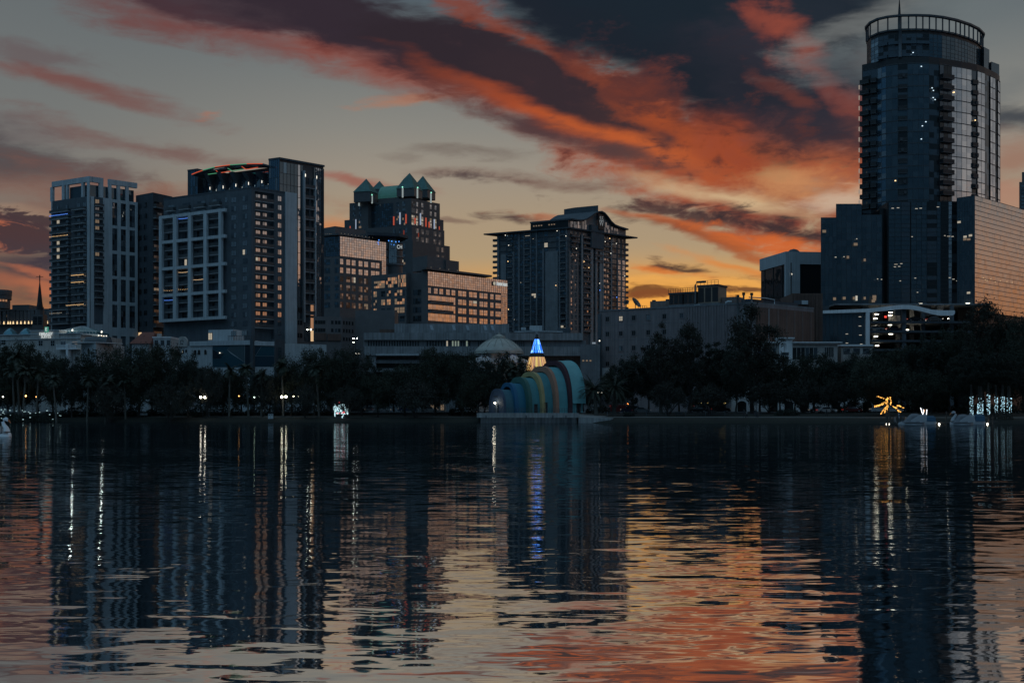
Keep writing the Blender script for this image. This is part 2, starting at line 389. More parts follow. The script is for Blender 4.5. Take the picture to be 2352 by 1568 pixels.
def tag(o, label, cat, group=None):
    o['label'] = label; o['category'] = cat
    if group: o['group'] = group
    return o
def thing(name, label, cat, loc=(0, 0, 0), group=None, rz=0):
    o = bpy.data.objects.new(name, None); COL.objects.link(o); o.location = loc; o.rotation_euler = (0, 0, rz)
    o.empty_display_size = .5
    return tag(o, label, cat, group)
def struct(mb, name, kind='structure'):
    o = mb.build(name); o['kind'] = kind; return o
def copy_tree(o, parent=None, parts=True):
    c = o.copy(); COL.objects.link(c)
    if parent is not None: c.parent = parent
    if parts:
        for ch in list(o.children): copy_tree(ch, c)
    return c

class Face:
    """a vertical wall plane seen from the lake; s runs left to right, o outward"""
    def __init__(s, a, b):
        s.a = Vector((a[0], a[1])); s.b = Vector((b[0], b[1])); d = s.b - s.a; s.L = d.length; s.u = d / s.L; s.n = Vector((s.u.y, -s.u.x))
    def at(s, px, py=HY):
        k = (px - CX) / FPX      # ray x = k*y ;  a + u*t
        t = (k * s.a.y - s.a.x) / (s.u.x - k * s.u.y)
        y = s.a.y + s.u.y * t
        return t, HC + (HY - py) / FPX * y
    def s(s_, px): return s_.at(px)[0]
    def z(s_, px, py): return s_.at(px, py)[1]
    def p(s, t, z, o=0.0):
        q = s.a + s.u * t + s.n * o; return V(q.x, q.y, z)
    def xy(s, t, o=0.0):
        q = s.a + s.u * t + s.n * o; return (q.x, q.y)
    def box(s, M, t0, t1, z0, z1, o0, o1, m):
        q = [s.xy(t0, o1), s.xy(t1, o1), s.xy(t1, o0), s.xy(t0, o0)]
        M.hexa([(x, y, z0) for x, y in q], [(x, y, z1) for x, y in q], m)

def plan(pts, D, ref):
    """plan positions of roof corners that stand at one height, from how high each shows"""
    h = HY - pts[ref][1]; out = []
    for px, py in pts:
        d = D * h / (HY - py); out.append(((px - CX) / FPX * d, d))
    return out, HC + h / FPX * D

def para(L, C, Rr):
    return [L, C, Rr, (L[0] + Rr[0] - C[0], L[1] + Rr[1] - C[1])]

def window(f, t0, t1, z0, z1, gl, nx=2, ny=1, fr=None, o=0.0, fw=.09, tilt=.02):
    """one window: panes a little out of true in a frame with glazing bars"""
    M = MB(); fr = fr or darkmetal
    f.box(M, t0, t1, z0, z1, o - .04, o + .02, fr)
    w = (t1 - t0 - fw) / nx; h = (z1 - z0 - fw) / ny
    for i in range(nx):
        for j in range(ny):
            a, b = t0 + fw + i * w, t0 + (i + 1) * w; c, d = z0 + fw + j * h, z0 + (j + 1) * h
            g = gl if not isinstance(gl, (list, tuple)) else rnd.choice(gl)
            e = [rnd.uniform(-tilt, tilt) * .5 for _ in range(3)]
            M.face([f.p(a, c, o + .05 + e[0]), f.p(b, c, o + .05 + e[1]), f.p(b, d, o + .05 + e[1] + e[2]), f.p(a, d, o + .05 + e[0] + e[2])], g)
    return M, (t1 - t0) * (z1 - z0)

def curtain(f, t0, t1, z0, z1, nx, ny, gl, bar, o=0.0, bw=.10, tilt=.015, bars=True, hb=None):
    """a glazed wall: separately set panes between thin bars -> (glazing, bars)"""
    G, B = MB(), MB(); w = (t1 - t0) / nx; h = (z1 - z0) / ny
    for i in range(nx):
        for j in range(ny):
            a, b = t0 + i * w, t0 + (i + 1) * w; c, d = z0 + j * h, z0 + (j + 1) * h
            g = gl if not isinstance(gl, (list, tuple)) else rnd.choice(gl)
            e = [rnd.uniform(-tilt, tilt) * .5 for _ in range(3)]
            G.face([f.p(a, c, o + e[0]), f.p(b, c, o + e[1]), f.p(b, d, o + e[1] + e[2]), f.p(a, d, o + e[0] + e[2])], g)
    if bars:
        for i in range(nx + 1):
            f.box(B, t0 + i * w - bw / 2, t0 + i * w + bw / 2, z0, z1, o - .1, o + .06, bar)
        hb = hb or bw
        for j in range(ny + 1):
            f.box(B, t0, t1, z0 + j * h - hb / 2, z0 + j * h + hb / 2, o - .1, o + .045, bar)
    return G, B

def put(parts, name, parent, cap=100):
    """each repeat its own part; past the cap the smaller ones become one mass"""
    parts = sorted(parts, key=lambda q: -q[1])
    for M, a in parts[:cap]: M.build(name, parent)
    rest = parts[cap:]
    if rest:
        Z = MB()
        for M, a in rest:
            b = len(Z.v); Z.v += M.v
            for ff, k, sm in zip(M.f, M.m, M.sm):
                Z.f.append(tuple(i + b for i in ff)); Z.m.append(Z.mi(M.mats[k])); Z.sm.append(sm)
        Z.build(name, parent, kind='stuff')

def balcony(f, t0, t1, z, dep=1.5, h=1.1, rail=None, slab=None, o=0.0):
    M = MB(); rail = rail or railm; slab = slab or slabm
    f.box(M, t0, t1, z - .22, z, o, o + dep, slab)
    f.box(M, t0 + .03, t1 - .03, z, z + h, o + dep - .08, o + dep - .02, rail)
    f.box(M, t0 + .03, t0 + .09, z, z + h, o, o + dep - .08, rail)
    f.box(M, t1 - .09, t1 - .03, z, z + h, o, o + dep - .08, rail)
    # a little furniture behind some of the rails
    if rnd.random() < .35:
        a = t0 + (t1 - t0) * rnd.uniform(.15, .7); f.box(M, a, a + .7, z + .002, z + .9, o + .3, o + .9, darkmetal)
    return M, (t1 - t0) * h * 1.6

def lamps(f, t0, t1, z, n, m, o=0.0, sag=.0, r=.09):
    """a string of small bulbs along a rail"""
    M = MB()
    for i in range(n):
        k = i / max(1, n - 1); t = t0 + (t1 - t0) * k
        q = f.p(t, z - sag * math.sin(k * math.pi) + rnd.uniform(-.03, .03), o)
        M.box(q.x - r, q.x + r, q.y - r, q.y + r, q.z - r * .8, q.z + r * .8, m)
    return M

BASE = 2.3

def lettering(parent, body, size, pos, u, m, name='lettering', ext=.06, off=.004, sx=1.0):
    cu = bpy.data.curves.new(name, 'FONT'); cu.body = body; cu.size = size; cu.align_x = 'CENTER'; cu.align_y = 'CENTER'; cu.extrude = ext; cu.offset = off
    o = bpy.data.objects.new(name, cu); COL.objects.link(o)
    bpy.context.view_layer.update()
    me = bpy.data.meshes.new_from_object(o.evaluated_get(bpy.context.evaluated_depsgraph_get()))
    bpy.data.objects.remove(o); me.name = name
    me.materials.clear(); me.materials.append(m)
    o = bpy.data.objects.new(name, me); COL.objects.link(o); o.parent = parent
    o.location = Vector(pos) - parent.location; o.rotation_euler = (R(90), 0, math.atan2(u.y, u.x)); o.scale = (sx, 1, 1)
    return o

def merge(dst, src):
    o = len(dst.v); dst.v += src.v
    for ff, k, sm in zip(src.f, src.m, src.sm): dst.f.append(tuple(i + o for i in ff)); dst.m.append(dst.mi(src.mats[k])); dst.sm.append(sm)


# ------------------------------------------------------------------ ground and water
SH = [(-400, 312), (-200, 300), (-125, 291), (-60, 277), (-12, 271), (10, 270), (19, 262), (30, 255), (60, 246), (75, 238), (130, 234), (220, 228), (400, 220)]
def shore(x):
    if x <= SH[0][0]: return SH[0][1]
    for (a, b), (c, d) in zip(SH, SH[1:]):
        if x <= c: return b + (d - b) * (x - a) / (c - a)
    return SH[-1][1]
PROF = [(-30, -2.0), (-.5, -.5), (0, .0), (1.2, .55), (3, .95), (7, 1.2), (11, 1.28), (16, 1.45), (30, 2.1), (42, 2.25), (60, 2.3)]
def gz(x, y):
    d = y - shore(x)
    if d >= 60: return 2.3
    for (a, b), (c, e) in zip(PROF, PROF[1:]):
        if d <= c: return b + (e - b) * (d - a) / (c - a)
    return 2.3

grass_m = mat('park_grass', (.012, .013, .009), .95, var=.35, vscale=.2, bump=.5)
path_m = mat('pale_footpath', (.17, .165, .155), .9, var=.15)
road_m = mat('asphalt', (.05, .05, .052), .85, var=.2)

def make_ground():
    M = MB()
    xs = [-6000, -2000, -900] + [-420 + i * 6 for i in range(141)] + [900, 2000, 6000]
    ds = [-30, -6, -.5, 0, .5, 1.2, 2, 3, 5, 7, 9, 11, 13, 16, 20, 25, 30, 36, 42, 60, 110, 250, 700, 2500, 9000]
    vs = []
    for x in xs:
        for d in ds:
            y = shore(x) + d
            w = .25 * math.sin(x * .31) + .15 * math.sin(x * .83 + 1) if abs(x) < 430 and -1 < d < 5 else 0
            vs.append((x, y + w, gz(x, y) if d < 60 else 2.3))
    n = len(ds)
    fs = [(i * n + j, (i + 1) * n + j, (i + 1) * n + j + 1, i * n + j + 1) for i in range(len(xs) - 1) for j in range(n - 1)]
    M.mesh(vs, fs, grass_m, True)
    struct(M, 'ground')
    M = MB()
    xs = [-420 + i * 3 for i in range(281)]
    for a, b in zip(xs, xs[1:]):
        q = []
        for x, d in ((a, 8), (b, 8), (b, 10), (b, 12), (a, 12), (a, 10)):
            y = shore(x) + d; q.append((x, y, gz(x, y) + .03))
        M.face([q[0], q[1], q[2], q[5]], path_m); M.face([q[5], q[2], q[3], q[4]], path_m)
    struct(M, 'footpath')
    # the avenue behind the park, with kerbs and a dashed centre line
    M = MB(); M.box(-500, 500, 297, 308, 2.2, 2.36, road_m); struct(M, 'road')
    M = MB()
    for y in (296.7, 308.0): M.box(-500, 500, y, y + .3, 2.2, 2.48, concrete)
    struct(M, 'kerb')
    M = MB()
    for i in range(-60, 60): M.box(i * 8, i * 8 + 3, 302.42, 302.58, 2.3, 2.364, white)
    struct(M, 'road_marking')
    M = MB(); M.box(-500, 500, 308.3, 312, 2.2, 2.47, path_m); struct(M, 'pavement')
make_ground()

def make_lake():
    m = bpy.data.materials.new('lake_water'); m.use_nodes = True
    nt = m.node_tree; nt.nodes.clear(); N, K = nt.nodes.new, nt.links.new
    tc = N('ShaderNodeTexCoord')
    def wave(sx, sy, detail, rough, rot, dist=0.0):
        mp = N('ShaderNodeMapping'); K(tc.outputs['Object'], mp.inputs[0]); mp.inputs['Scale'].default_value = (sx, sy, 1); mp.inputs['Rotation'].default_value = (0, 0, R(rot))
        n = N('ShaderNodeTexNoise'); n.noise_dimensions = '2D'; n.inputs['Scale'].default_value = 1; n.inputs['Detail'].default_value = detail
        n.inputs['Roughness'].default_value = rough; n.inputs['Distortion'].default_value = dist; K(mp.outputs[0], n.inputs['Vector'])
        s = N('ShaderNodeVectorMath'); s.operation = 'SUBTRACT'; K(n.outputs['Color'], s.inputs[0]); s.inputs[1].default_value = (.5, .5, .5)
        return s.outputs[0]
    def scale(v, k):
        n = N('ShaderNodeVectorMath'); n.operation = 'MULTIPLY'; K(v, n.inputs[0]); n.inputs[1].default_value = k; return n.outputs[0]
    def add(a, b):
        n = N('ShaderNodeVectorMath'); n.operation = 'ADD'; K(a, n.inputs[0])
        if isinstance(b, tuple): n.inputs[1].default_value = b
        else: K(b, n.inputs[1])
        return n.outputs[0]
    # slopes of the ripples: the crests lie across the view, so most slope is towards it
    A = scale(wave(.70, 2.0, 2, .45, 3, .5), (WX1, WY1, 0))
    B = scale(wave(1.9, 6.5, 2, .5, -5, .6), (WX2, WY2, 0))
    C = scale(wave(.20, .45, 2, .5, 6), (WX3, WY3, 0))
    # calm and ruffled patches
    pa = N('ShaderNodeTexNoise'); pa.inputs['Scale'].default_value = 1; pa.inputs['Detail'].default_value = 3
    mp = N('ShaderNodeMapping'); K(tc.outputs['Object'], mp.inputs[0]); mp.inputs['Scale'].default_value = (.02, .09, 1); K(mp.outputs[0], pa.inputs['Vector'])
    pr = N('ShaderNodeMapRange'); K(pa.outputs['Fac'], pr.inputs[0]); pr.inputs[1].default_value = .35; pr.inputs[2].default_value = .65; pr.inputs[3].default_value = .55; pr.inputs[4].default_value = 1.4
    sc = N('ShaderNodeVectorMath'); sc.operation = 'SCALE'; K(add(add(A, B), C), sc.inputs[0]); K(pr.outputs[0], sc.inputs['Scale'])
    nn = N('ShaderNodeVectorMath'); nn.operation = 'NORMALIZE'; K(add(sc.outputs[0], (0, 0, 1)), nn.inputs[0])
    gl = N('ShaderNodeBsdfGlossy'); gl.inputs['Roughness'].default_value = .03; gl.inputs['Color'].default_value = (.93, .95, .96, 1); K(nn.outputs[0], gl.inputs['Normal'])
    df = N('ShaderNodeBsdfDiffuse'); df.inputs['Color'].default_value = (.008, .013, .016, 1)
    fr = N('ShaderNodeFresnel'); fr.inputs['IOR'].default_value = 26.0; K(nn.outputs[0], fr.inputs['Normal'])
    mx = N('ShaderNodeMixShader'); K(fr.outputs[0], mx.inputs[0]); K(df.outputs[0], mx.inputs[1]); K(gl.outputs[0], mx.inputs[2])
    o = N('ShaderNodeOutputMaterial'); K(mx.outputs[0], o.inputs[0])
    M = MB()
    M.face([(-5000, -4000, 0), (5000, -4000, 0), (5000, 330, 0), (-5000, 330, 0)], m)
    struct(M, 'lake')
WX1, WY1 = .020, .10
WX2, WY2 = .018, .072
WX3, WY3 = .006, .016
make_lake()

# ------------------------------------------------------------------ buildings, left half
def base_of(poly):
    x = sum(p[0] for p in poly) / len(poly); y = sum(p[1] for p in poly) / len(poly)
    return (x, y, BASE)

def roofbox(M, f, px0, px1, h0, h1, o0, o1, m):
    f.box(M, f.s(px0), f.s(px1), h0, h1, o0, o1, m)

def left_tower():
    (L, C, Q), zt = plan([(118.6, 417.7), (205.6, 404.5), (315.4, 420.4)], 400, 1)
    poly = para(L, C, Q); T = thing('apartment_tower', 'tall pale and slate apartment tower with open roof frame, leftmost tower of the skyline', 'tower', base_of(poly))
    fl, fr = Face(L, C), Face(C, Q)
    X = lambda f, cx: f.s(c1(cx, 0)[0])
    zl = lambda cy: fl.z(*c1(440, cy)); zr = lambda cy: fr.z(*c1(500, cy))
    ztop = zl(310)
    M = MB(); M.prism(poly, BASE, ztop, slate); M.build('wall', T)
    # glazed roof storey set back inside the open frame
    M = MB()
    ins = [fl.xy(X(fl, 350), -1.2), fl.xy(fl.L - 1.2, -1.2), fr.xy(fr.L - .7, -1.2), (poly[3][0] - 3, poly[3][1] - 3), fl.xy(X(fl, 350), -13)]
    M.prism(ins, ztop, zt - 2.55, g_deep); M.build('roof_lounge', T)
    F = MB()
    for f, us in ((fl, [(262, 274), (322, 336), (345, 352), (424, 434)]), (fr, [(520, 541), (570, 584), (614, 629), (659, 674)])):
        for a, b in us: f.box(F, X(f, a), X(f, b), ztop, zt - 1.8, -.9, -.02, pale)
    q = [fl.xy(0, 0), fl.xy(fl.L, 0), fl.xy(fl.L, -1.1), fl.xy(0, -1.1)]; F.prism(q, zt - 1.8, zt, pale)
    g0, g1 = X(fr, 541), X(fr, 570)
    for a, b in ((1.15, g0), (g1, fr.L)):
        q = [fr.xy(a, .03), fr.xy(b, .03), fr.xy(b, -1.1), fr.xy(a, -1.1)]; F.prism(q, zt - 1.8, zt - .02, pale)
    F.build('roof_frame', T)
    # pale corner pier, pale left edge and the gridded side wall
    A = MB(); fl.box(A, 0, .5, BASE, ztop, .0, .25, pale); fl.box(A, fl.L - 1.0, fl.L + .25, BASE, zt - 1.82, .0, .28, pale)
    A.build('corner_pier', T)
    Gd = MB()
    piers = [(.0, 490), (538, 585), (612, 630), (657, 675), (705, 0)]
    px = [(0.28 if i == 0 else X(fr, a), fr.L if i == 4 else X(fr, b)) for i, (a, b) in enumerate(piers)]
    for a, b in px: fr.box(Gd, a, b, BASE, ztop if a < px[1][0] else ztop, .0, .30, pale)
    spans = [(zr(a + 2), zr(b + 2)) for b, a in ((310, 326), (447, 463), (580, 597), (714, 730), (848, 866), (985, 1030))]
    for i in range(1, 4):
        for z0, z1 in spans: fr.box(Gd, px[i][1], px[i + 1][0], z0, z1, .0, .27, pale)
    fr.box(Gd, px[0][1], px[1][0], BASE, zr(975), .0, .27, pale)
    Gd.build('cladding', T)
    W = []
    for i in range(1, 4):
        for (a0, a1), (b0, b1) in zip(spans[1:], spans):
            z0, z1 = a1, b0
            W.append(window(fr, px[i][1] + .05, px[i + 1][0] - .05, z0, z1, [g_dark, g_dark, g_mid, g_black], 2, 4, slate2, o=.03))
    B = []
    n = 17; z0, z1 = zl(376), zl(968)
    for k in range(n):
        z = z0 + (z1 - z0) * k / (n - 1)
        for a, b in ((276, 374), (390, 455)):
            w = 2.2
            B.append(balcony(fl, X(fl, a), X(fl, b), z, 1.5, .72))
            for q in (.22, .70):
                t = X(fl, a) + (X(fl, b) - X(fl, a)) * q
                lit = rnd.random()
                g = lit_white if (k in (2, 5, 6, 7) and a < 300 and q < .5) or lit < .02 else [g_mid, g_mid, g_dark, g_mid]
                W.append(window(fl, t, t + 1.5, z + .05, z + 2.35, g, 2, 1, slate2, o=.02))
        zz = zr(358) + (zr(905) - zr(358)) * k / (n - 1)
        if k < 16:
            B.append(balcony(fr, X(fr, 492), X(fr, 536), zz, 1.3, .72, o=.05))
            W.append(window(fr, X(fr, 497), X(fr, 519), zz + .05, zz + 2.3, g_mid if rnd.random() > .15 else glow_dim, 2, 1, slate2, o=.02))
    put(W, 'window', T); put(B, 'balcony', T)
    for k, a, b, m, nn in ((1, 278, 372, string_blue, 26), (4, 278, 372, string_warm, 14), (10, 392, 455, string_warm, 16), (11, 392, 455, string_warm, 14), (14, 366, 455, string_warm, 18), (15, 280, 340, lit_white, 10)):
        z = z0 + (z1 - z0) * k / (n - 1)
        lamps(fl, X(fl, a), X(fl, b), z + (1.7 if k > 9 and k < 14 else 1.25), nn, m, 1.5).build('string_light', T)
left_tower()

def block_tower():
    pts, zt = plan([c2(255, 402), c2(835, 325), c2(1055, 358)], 370, 1)
    L, C, Q = pts
    poly = para(L, C, Q)
    T = thing('apartment_block', 'broad slate apartment block with white gridded balcony frame and glass tower behind', 'building', base_of(poly))
    fl, fr = Face(L, C), Face(C, Q)
    X = lambda f, cx: f.s(c2(cx, 0)[0]); ZL = lambda cy: fl.z(*c2(790, cy)); ZR = lambda cy: fr.z(*c2(1020, cy))
    # recess for the balcony stack in the right wall is built from two prisms
    t0, t1 = X(fr, 857), X(fr, 985); ztop_r, zbot_r = ZR(378), ZR(1345)
    rec = 1.4
    M = MB()
    M.prism([L, C, fr.xy(t0), fr.xy(t0, -rec), fr.xy(t1, -rec), fr.xy(t1), Q, poly[3]], BASE, ztop_r, slate)
    M.prism(poly, ztop_r, zt - .4, slate); M.prism([fl.xy(-.1, .1), fl.xy(fl.L + .1, .1), fr.xy(fr.L + .1, .1), poly[3]], zt - .4, zt, slate2)
    M.build('wall', T)
    W, B = [], []
    fq = Face(fr.xy(0, -rec), fr.xy(fr.L, -rec))
    st = (ZL(403) - ZL(1286)) / 15.0
    for k in range(16):
        zc = ZL(403) - st * k
        for a, b in ((702, 737), (777, 809)):
            r = rnd.random()
            g = [g_dark, g_mid, g_mid] if r > .06 else glow_dim
            if k == 6: g = [lit_white, g_mid]
            if k == 15: g = g_clear
            W.append(window(fl, X(fl, a), X(fl, b), zc - .85, zc + .85, g, 2, 1, slate2, o=.02))
        zf = ZR(437) - k * (ZR(437) - ZR(1260)) / 14.0
        if k < 15:
            B.append(balcony(fr, t0 + .02, t1 - .02, zf, .9, 1.0, o=-.95))
            for a, b in ((857, 872), (876, 908), (922, 952)):
                u0, u1 = X(fr, a) + .05, X(fr, b)
                W.append(window(fq, u0, u1, zf + .1, zf + 2.3, [g_clear, g_clear, g_mid] if k != 7 else [lit_white, g_clear], 2 if a > 860 else 1, 1, slate2, o=.03))
        W.append(window(fr, X(fr, 1007), X(fr, 1032), zf + .75, zf + 2.4, [g_clear, g_mid, g_clear] if k not in (9, 14) else g_dark, 2, 1, slate2, o=.02))
    # top two storeys of the left wall, above the frame
    for k, zc in enumerate((ZL(395) , ZL(395) - st)):
        for a, b in ((180, 245), (280, 335), (372, 437), (470, 537), (570, 640)):
            zz = zc - 1.5
            B.append(balcony(fl, X(fl, a), X(fl, b), zz, 1.2)) if a > 256 else None
            if a > 256: W.append(window(fl, X(fl, a) + .5, X(fl, b) - .4, zz + .05, zz + 2.1, [g_dark, g_dark, g_mid], 2, 1, slate2, o=.02))
        W.append(window(fl, X(fl, 660), X(fl, 678), zc - .9, zc + .9, [g_dark, g_mid], 1, 1, slate2, o=.02))
    # white frame of four by four cells standing off the wall
    F = MB(); out = 2.2
    ft = fl.z(*c2(655, 478)); fb = fl.z(*c2(670, 1200))
    vs = [(258, 277), (350, 372), (448, 470), (550, 571), (650, 669)]
    xs = [(X(fl, a), X(fl, b)) for a, b in vs]; xs[0] = (xs[0][0], xs[0][1])
    ch = (ft - fb) / 4.0; th = .95
    for a, b in xs: fl.box(F, a, b, fb, ft, out - .9, out, pale)
    for j in range(5):
        z = fb + j * ch - (th if j == 4 else th / 2 if j else 0)
        for (a0, a1), (b0, b1) in zip(xs, xs[1:]): fl.box(F, a1, b0, z, z + th, out - .9, out - .03, pale)
        fl.box(F, xs[-1][1], X(fl, 694), z, z + th, out - .9, out - .04, pale)      # stub that turns the corner
        fl.box(F, xs[0][0] + .1, xs[-1][1] - .1, z + .1, z + th - .1, .0, out - .92, pale)
    F.build('balcony_frame', T)
    for i in range(4):
        a, b = xs[i][1], xs[i + 1][0]
        for j in range(4):
            for s in range(3):
                z = fb + j * ch + th / 2 + s * (ch - .4) / 3.0 + (.1 if s else .25)
                B.append(balcony(fl, a + .15, b - .15, z, out - .95, 1.0)) if s else None
                lit = (i, j, s) == (1, 3, 2) or (i, j, s) == (1, 2, 0)
                W.append(window(fl, a + .35, b - .35, z + .08, z + 2.15, [g_dark, g_black, g_dark, g_dark] if not lit else [lit_white, g_dark, g_dark], 4, 1, slate2, o=.02))
    put(W, 'window', T); put(B, 'balcony', T)
    for i, j, s, m in ((1, 3, 2, string_blue), (0, 0, 2, string_blue), (1, 1, 2, lit_warm), (2, 1, 1, lit_warm), (0, 1, 0, string_warm), (1, 1, 0, string_warm)):
        a, b = xs[i][1], xs[i + 1][0]; z = fb + j * ch + th / 2 + s * (ch - .4) / 3 + 1.25
        lamps(fl, a + .2, b - .2, z, 22 if m is string_blue or m is lit_warm else 7, m, out - .9, .12, .07).build('string_light', T)
    # pale rendered shaft to the right of the balcony stack
    M = MB(); e = Face(Q, (Q[0] + fr.u.x * 30, Q[1] + fr.u.y * 30))
    e1 = e.s(c2(1130, 0)[0])
    M.prism([e.xy(0, .5), e.xy(e1, .5), e.xy(e1, -6), e.xy(0, -6)], BASE, e.z(*c2(1060, 360)), pale); M.build('stair_shaft', T)
    # darker wing set back on the left, with its own balcony column
    A = P(312, 446, 414); D_ = P(351, 442, 408); E = P(396, 447, 416)
    wz = P(351, 442, 408).z
    M = MB(); M.prism([(A.x, A.y), (D_.x, D_.y), (E.x, E.y), (E.x - 5, E.y + 14), (A.x, A.y + 16)], BASE, wz, slate2); M.build('rear_wing', T)
    fw, fe = Face((A.x, A.y), (D_.x, D_.y)), Face((D_.x, D_.y), (E.x, E.y))
    Bw, Ww = [], []
    for k in range(17):
        z = wz - 5.0 - k * 3.7
        t0, t1 = fe.s(c1(793, 0)[0]), fe.s(c1(850, 0)[0])
        t0 = max(t0, .1); Bw.append(balcony(fe, t0, t1, z, 1.4))
        Ww.append(window(fe, t0 + .3, t1 - .3, z + .05, z + 2.2, [g_dark, g_black] if k != 8 else glow_dim, 3, 1, slate2, o=.02))
        for a, b in ((724, 742), (752, 770)):
            Ww.append(window(fw, fw.s(c1(a, 0)[0]), fw.s(c1(b, 0)[0]), z + .2, z + 2.0, [g_dark, g_black] if not (k == 12 and a < 740) else lit_warm, 2, 1, slate2, o=.02))
    Z = MB()
    put(Bw, 'wing_balcony', T); put(Ww, 'wing_window', T)
    # the glass tower that rises behind
    gp, gz_ = plan([c2(415, 215), c2(950, 145), c2(1020, 133), c2(1315, 185)], 385, 2)
    gl_, gc, gr = gp[0], gp[2], gp[3]
    f2, f3 = Face(gl_, gc), Face(gc, gr)
    X2 = lambda cx: f2.s(c2(cx, 0)[0]); X3 = lambda cx: f3.s(c2(cx, 0)[0])
    zr = gz_
    M = MB()
    bk = (gl_[0] + gr[0] - gc[0], gl_[1] + gr[1] - gc[1])
    M.prism([f2.xy(X2(950), -.3), f2.xy(f2.L - .3, -.3), f3.xy(f3.L - .1, -.3), (bk[0] + 14, bk[1] - 8)], BASE, zr - .2, darkmetal)
    zl_ = f2.z(*c2(450, 212))
    M.prism([f2.xy(.1, -.3), f2.xy(X2(480) - .1, -.3), f2.xy(X2(480) - .1, -12), f2.xy(.1, -12)], ZL(500), zl_, darkmetal)
    zp = f2.z(*c2(720, 330)) - 3
    M.prism([f2.xy(X2(480), -2.5), f2.xy(X2(950), -2.5), f2.xy(X2(950), -14), f2.xy(X2(480), -14)], ZL(460), f2.z(*c2(520, 255)) + .6, darkmetal)
    M.build('tower_core', T)
    fh = 3.45
    nyt = int((zr - BASE) / fh)
    for (f, a, b, zlo, zhi, nx, g, nm) in ((f2, X2(950), f2.L, ZL(330), zr - .5, 5, [g_blue, g_blue, g_mid], 0), (f2, 0, X2(480), ZL(420), zl_ - .3, 4, [g_blue, g_blue, g_deep, g_mid], 0)):
        G, Bq = curtain(f, a, b, zlo, zhi, nx, max(2, int((zhi - zlo) / 5.2)), g, slate2, 0)
        G.build('block_glazing', T); Bq.build('block_glazing_bar', T)
    f2p = Face(f2.xy(0, -2.4), f2.xy(f2.L, -2.4))
    G, Bq = curtain(f2p, f2p.s(c2(484, 0)[0]), f2p.s(c2(948, 0)[0]), zp, f2.z(*c2(520, 258)), 18, 3, [g_blue, g_mid, g_mid, g_deep], slate2, 0, .16)
    G.build('glazing', T); Bq.build('glazing_bar', T)
    zbr = f3.z(*c2(1180, 1200))
    zones = [(0, 1140, [g_deep, g_deep2, g_blue], 5), (1140, 1158, [g_clear], 1), (1158, 1176, [g_deep], 1), (1246, 1256, [g_deep], 1), (1256, 1296, [g_clear, g_clear, g_mid], 3), (1296, 1312, [g_deep, g_dark], 1)]
    for zs in (zones[:3], zones[3:]):
      G, Bq = MB(), MB()
      for a, b, g, nx in zs:
          a_, b_ = (X3(a) if a else 0), X3(b)
          g1_, b1_ = curtain(f3, a_, b_, zbr, zr - 1.2, nx, int((zr - zbr) / fh), g, darkmetal, 0, .14, .02)
          for S_, D2 in ((g1_, G), (b1_, Bq)):
              o = len(D2.v); D2.v += S_.v
              for ff, k in zip(S_.f, S_.m): D2.f.append(tuple(i + o for i in ff)); D2.m.append(D2.mi(S_.mats[k])); D2.sm.append(False)
      G.build('glazing', T); Bq.build('glazing_bar', T)
    Bz = []
    nb = int((zr - 6 - zbr) / fh)
    for k in range(nb):
        z = zr - 8.4 - k * fh
        for a, b in ((1178, 1209), (1212, 1244)): Bz.append(balcony(f3, X3(a), X3(b), z, .9, 1.0, o=.02))
    put(Bz, 'glass_tower_balcony', T)
    M = MB(); f3.box(M, X3(1172), X3(1178), zbr - 1, zr - 3, .0, 1.1, pale); f3.box(M, X3(1209), X3(1212), zbr, zr - 5, .0, .9, slate); f3.box(M, X3(1244), X3(1250), zbr - 1, zr - 5, .0, 1.1, pale)
    M.build('balcony_fin', T)
    # parapet caps
    M = MB(); q = [f2.xy(X2(948), .15), f2.xy(f2.L + .15, .15), f3.xy(f3.L + .1, .15), f3.xy(f3.L, -8), f2.xy(X2(948), -8)]; M.prism(q, zr - .5, zr + .1, slate2); M.build('parapet', T); M = MB()
    q = [f2.xy(-.1, .15), f2.xy(X2(480), .15), f2.xy(X2(480), -10), f2.xy(-.1, -10)]; M.prism(q, zl_ - .3, zl_ + .15, slate2); M.build('parapet', T)
    # curved roof with its soffit, openings and neon edge
    M = MB(); cur = [(488, 253), (520, 240), (560, 226), (600, 215), (640, 205), (690, 197), (740, 191), (800, 187), (850, 184), (900, 183), (953, 183)]
    pt = [(X2(a), f2.z(*c2(a, b))) for a, b in cur]
    holes = {3, 4, 6, 8}
    for i in range(len(pt) - 1):
        (a, za), (b, zb) = pt[i], pt[i + 1]
        strips = ((2.6, 3.2), (-2.5, .8)) if i in holes else ((-2.5, 3.2),)
        for o0, o1 in strips:
            lo = [f2.p(a, za - .45, o1), f2.p(b, zb - .45, o1), f2.p(b, zb - .45, o0), f2.p(a, za - .45, o0)]
            hi = [p + V(0, 0, .45) for p in lo]; M.hexa(lo, hi, slate)
    M.build('arched_roof', T)
    for i in range(len(pt) - 1):
        (a, za), (b, zb) = pt[i], pt[i + 1]
        m = neon_red if (i // 2) % 2 == 0 else neon_green
        Mn = MB(); Mn.tube([f2.p(a, za - .1, 3.32), f2.p(b, zb - .1, 3.32)], .13, m, 6); Mn.build('neon_tube', T)
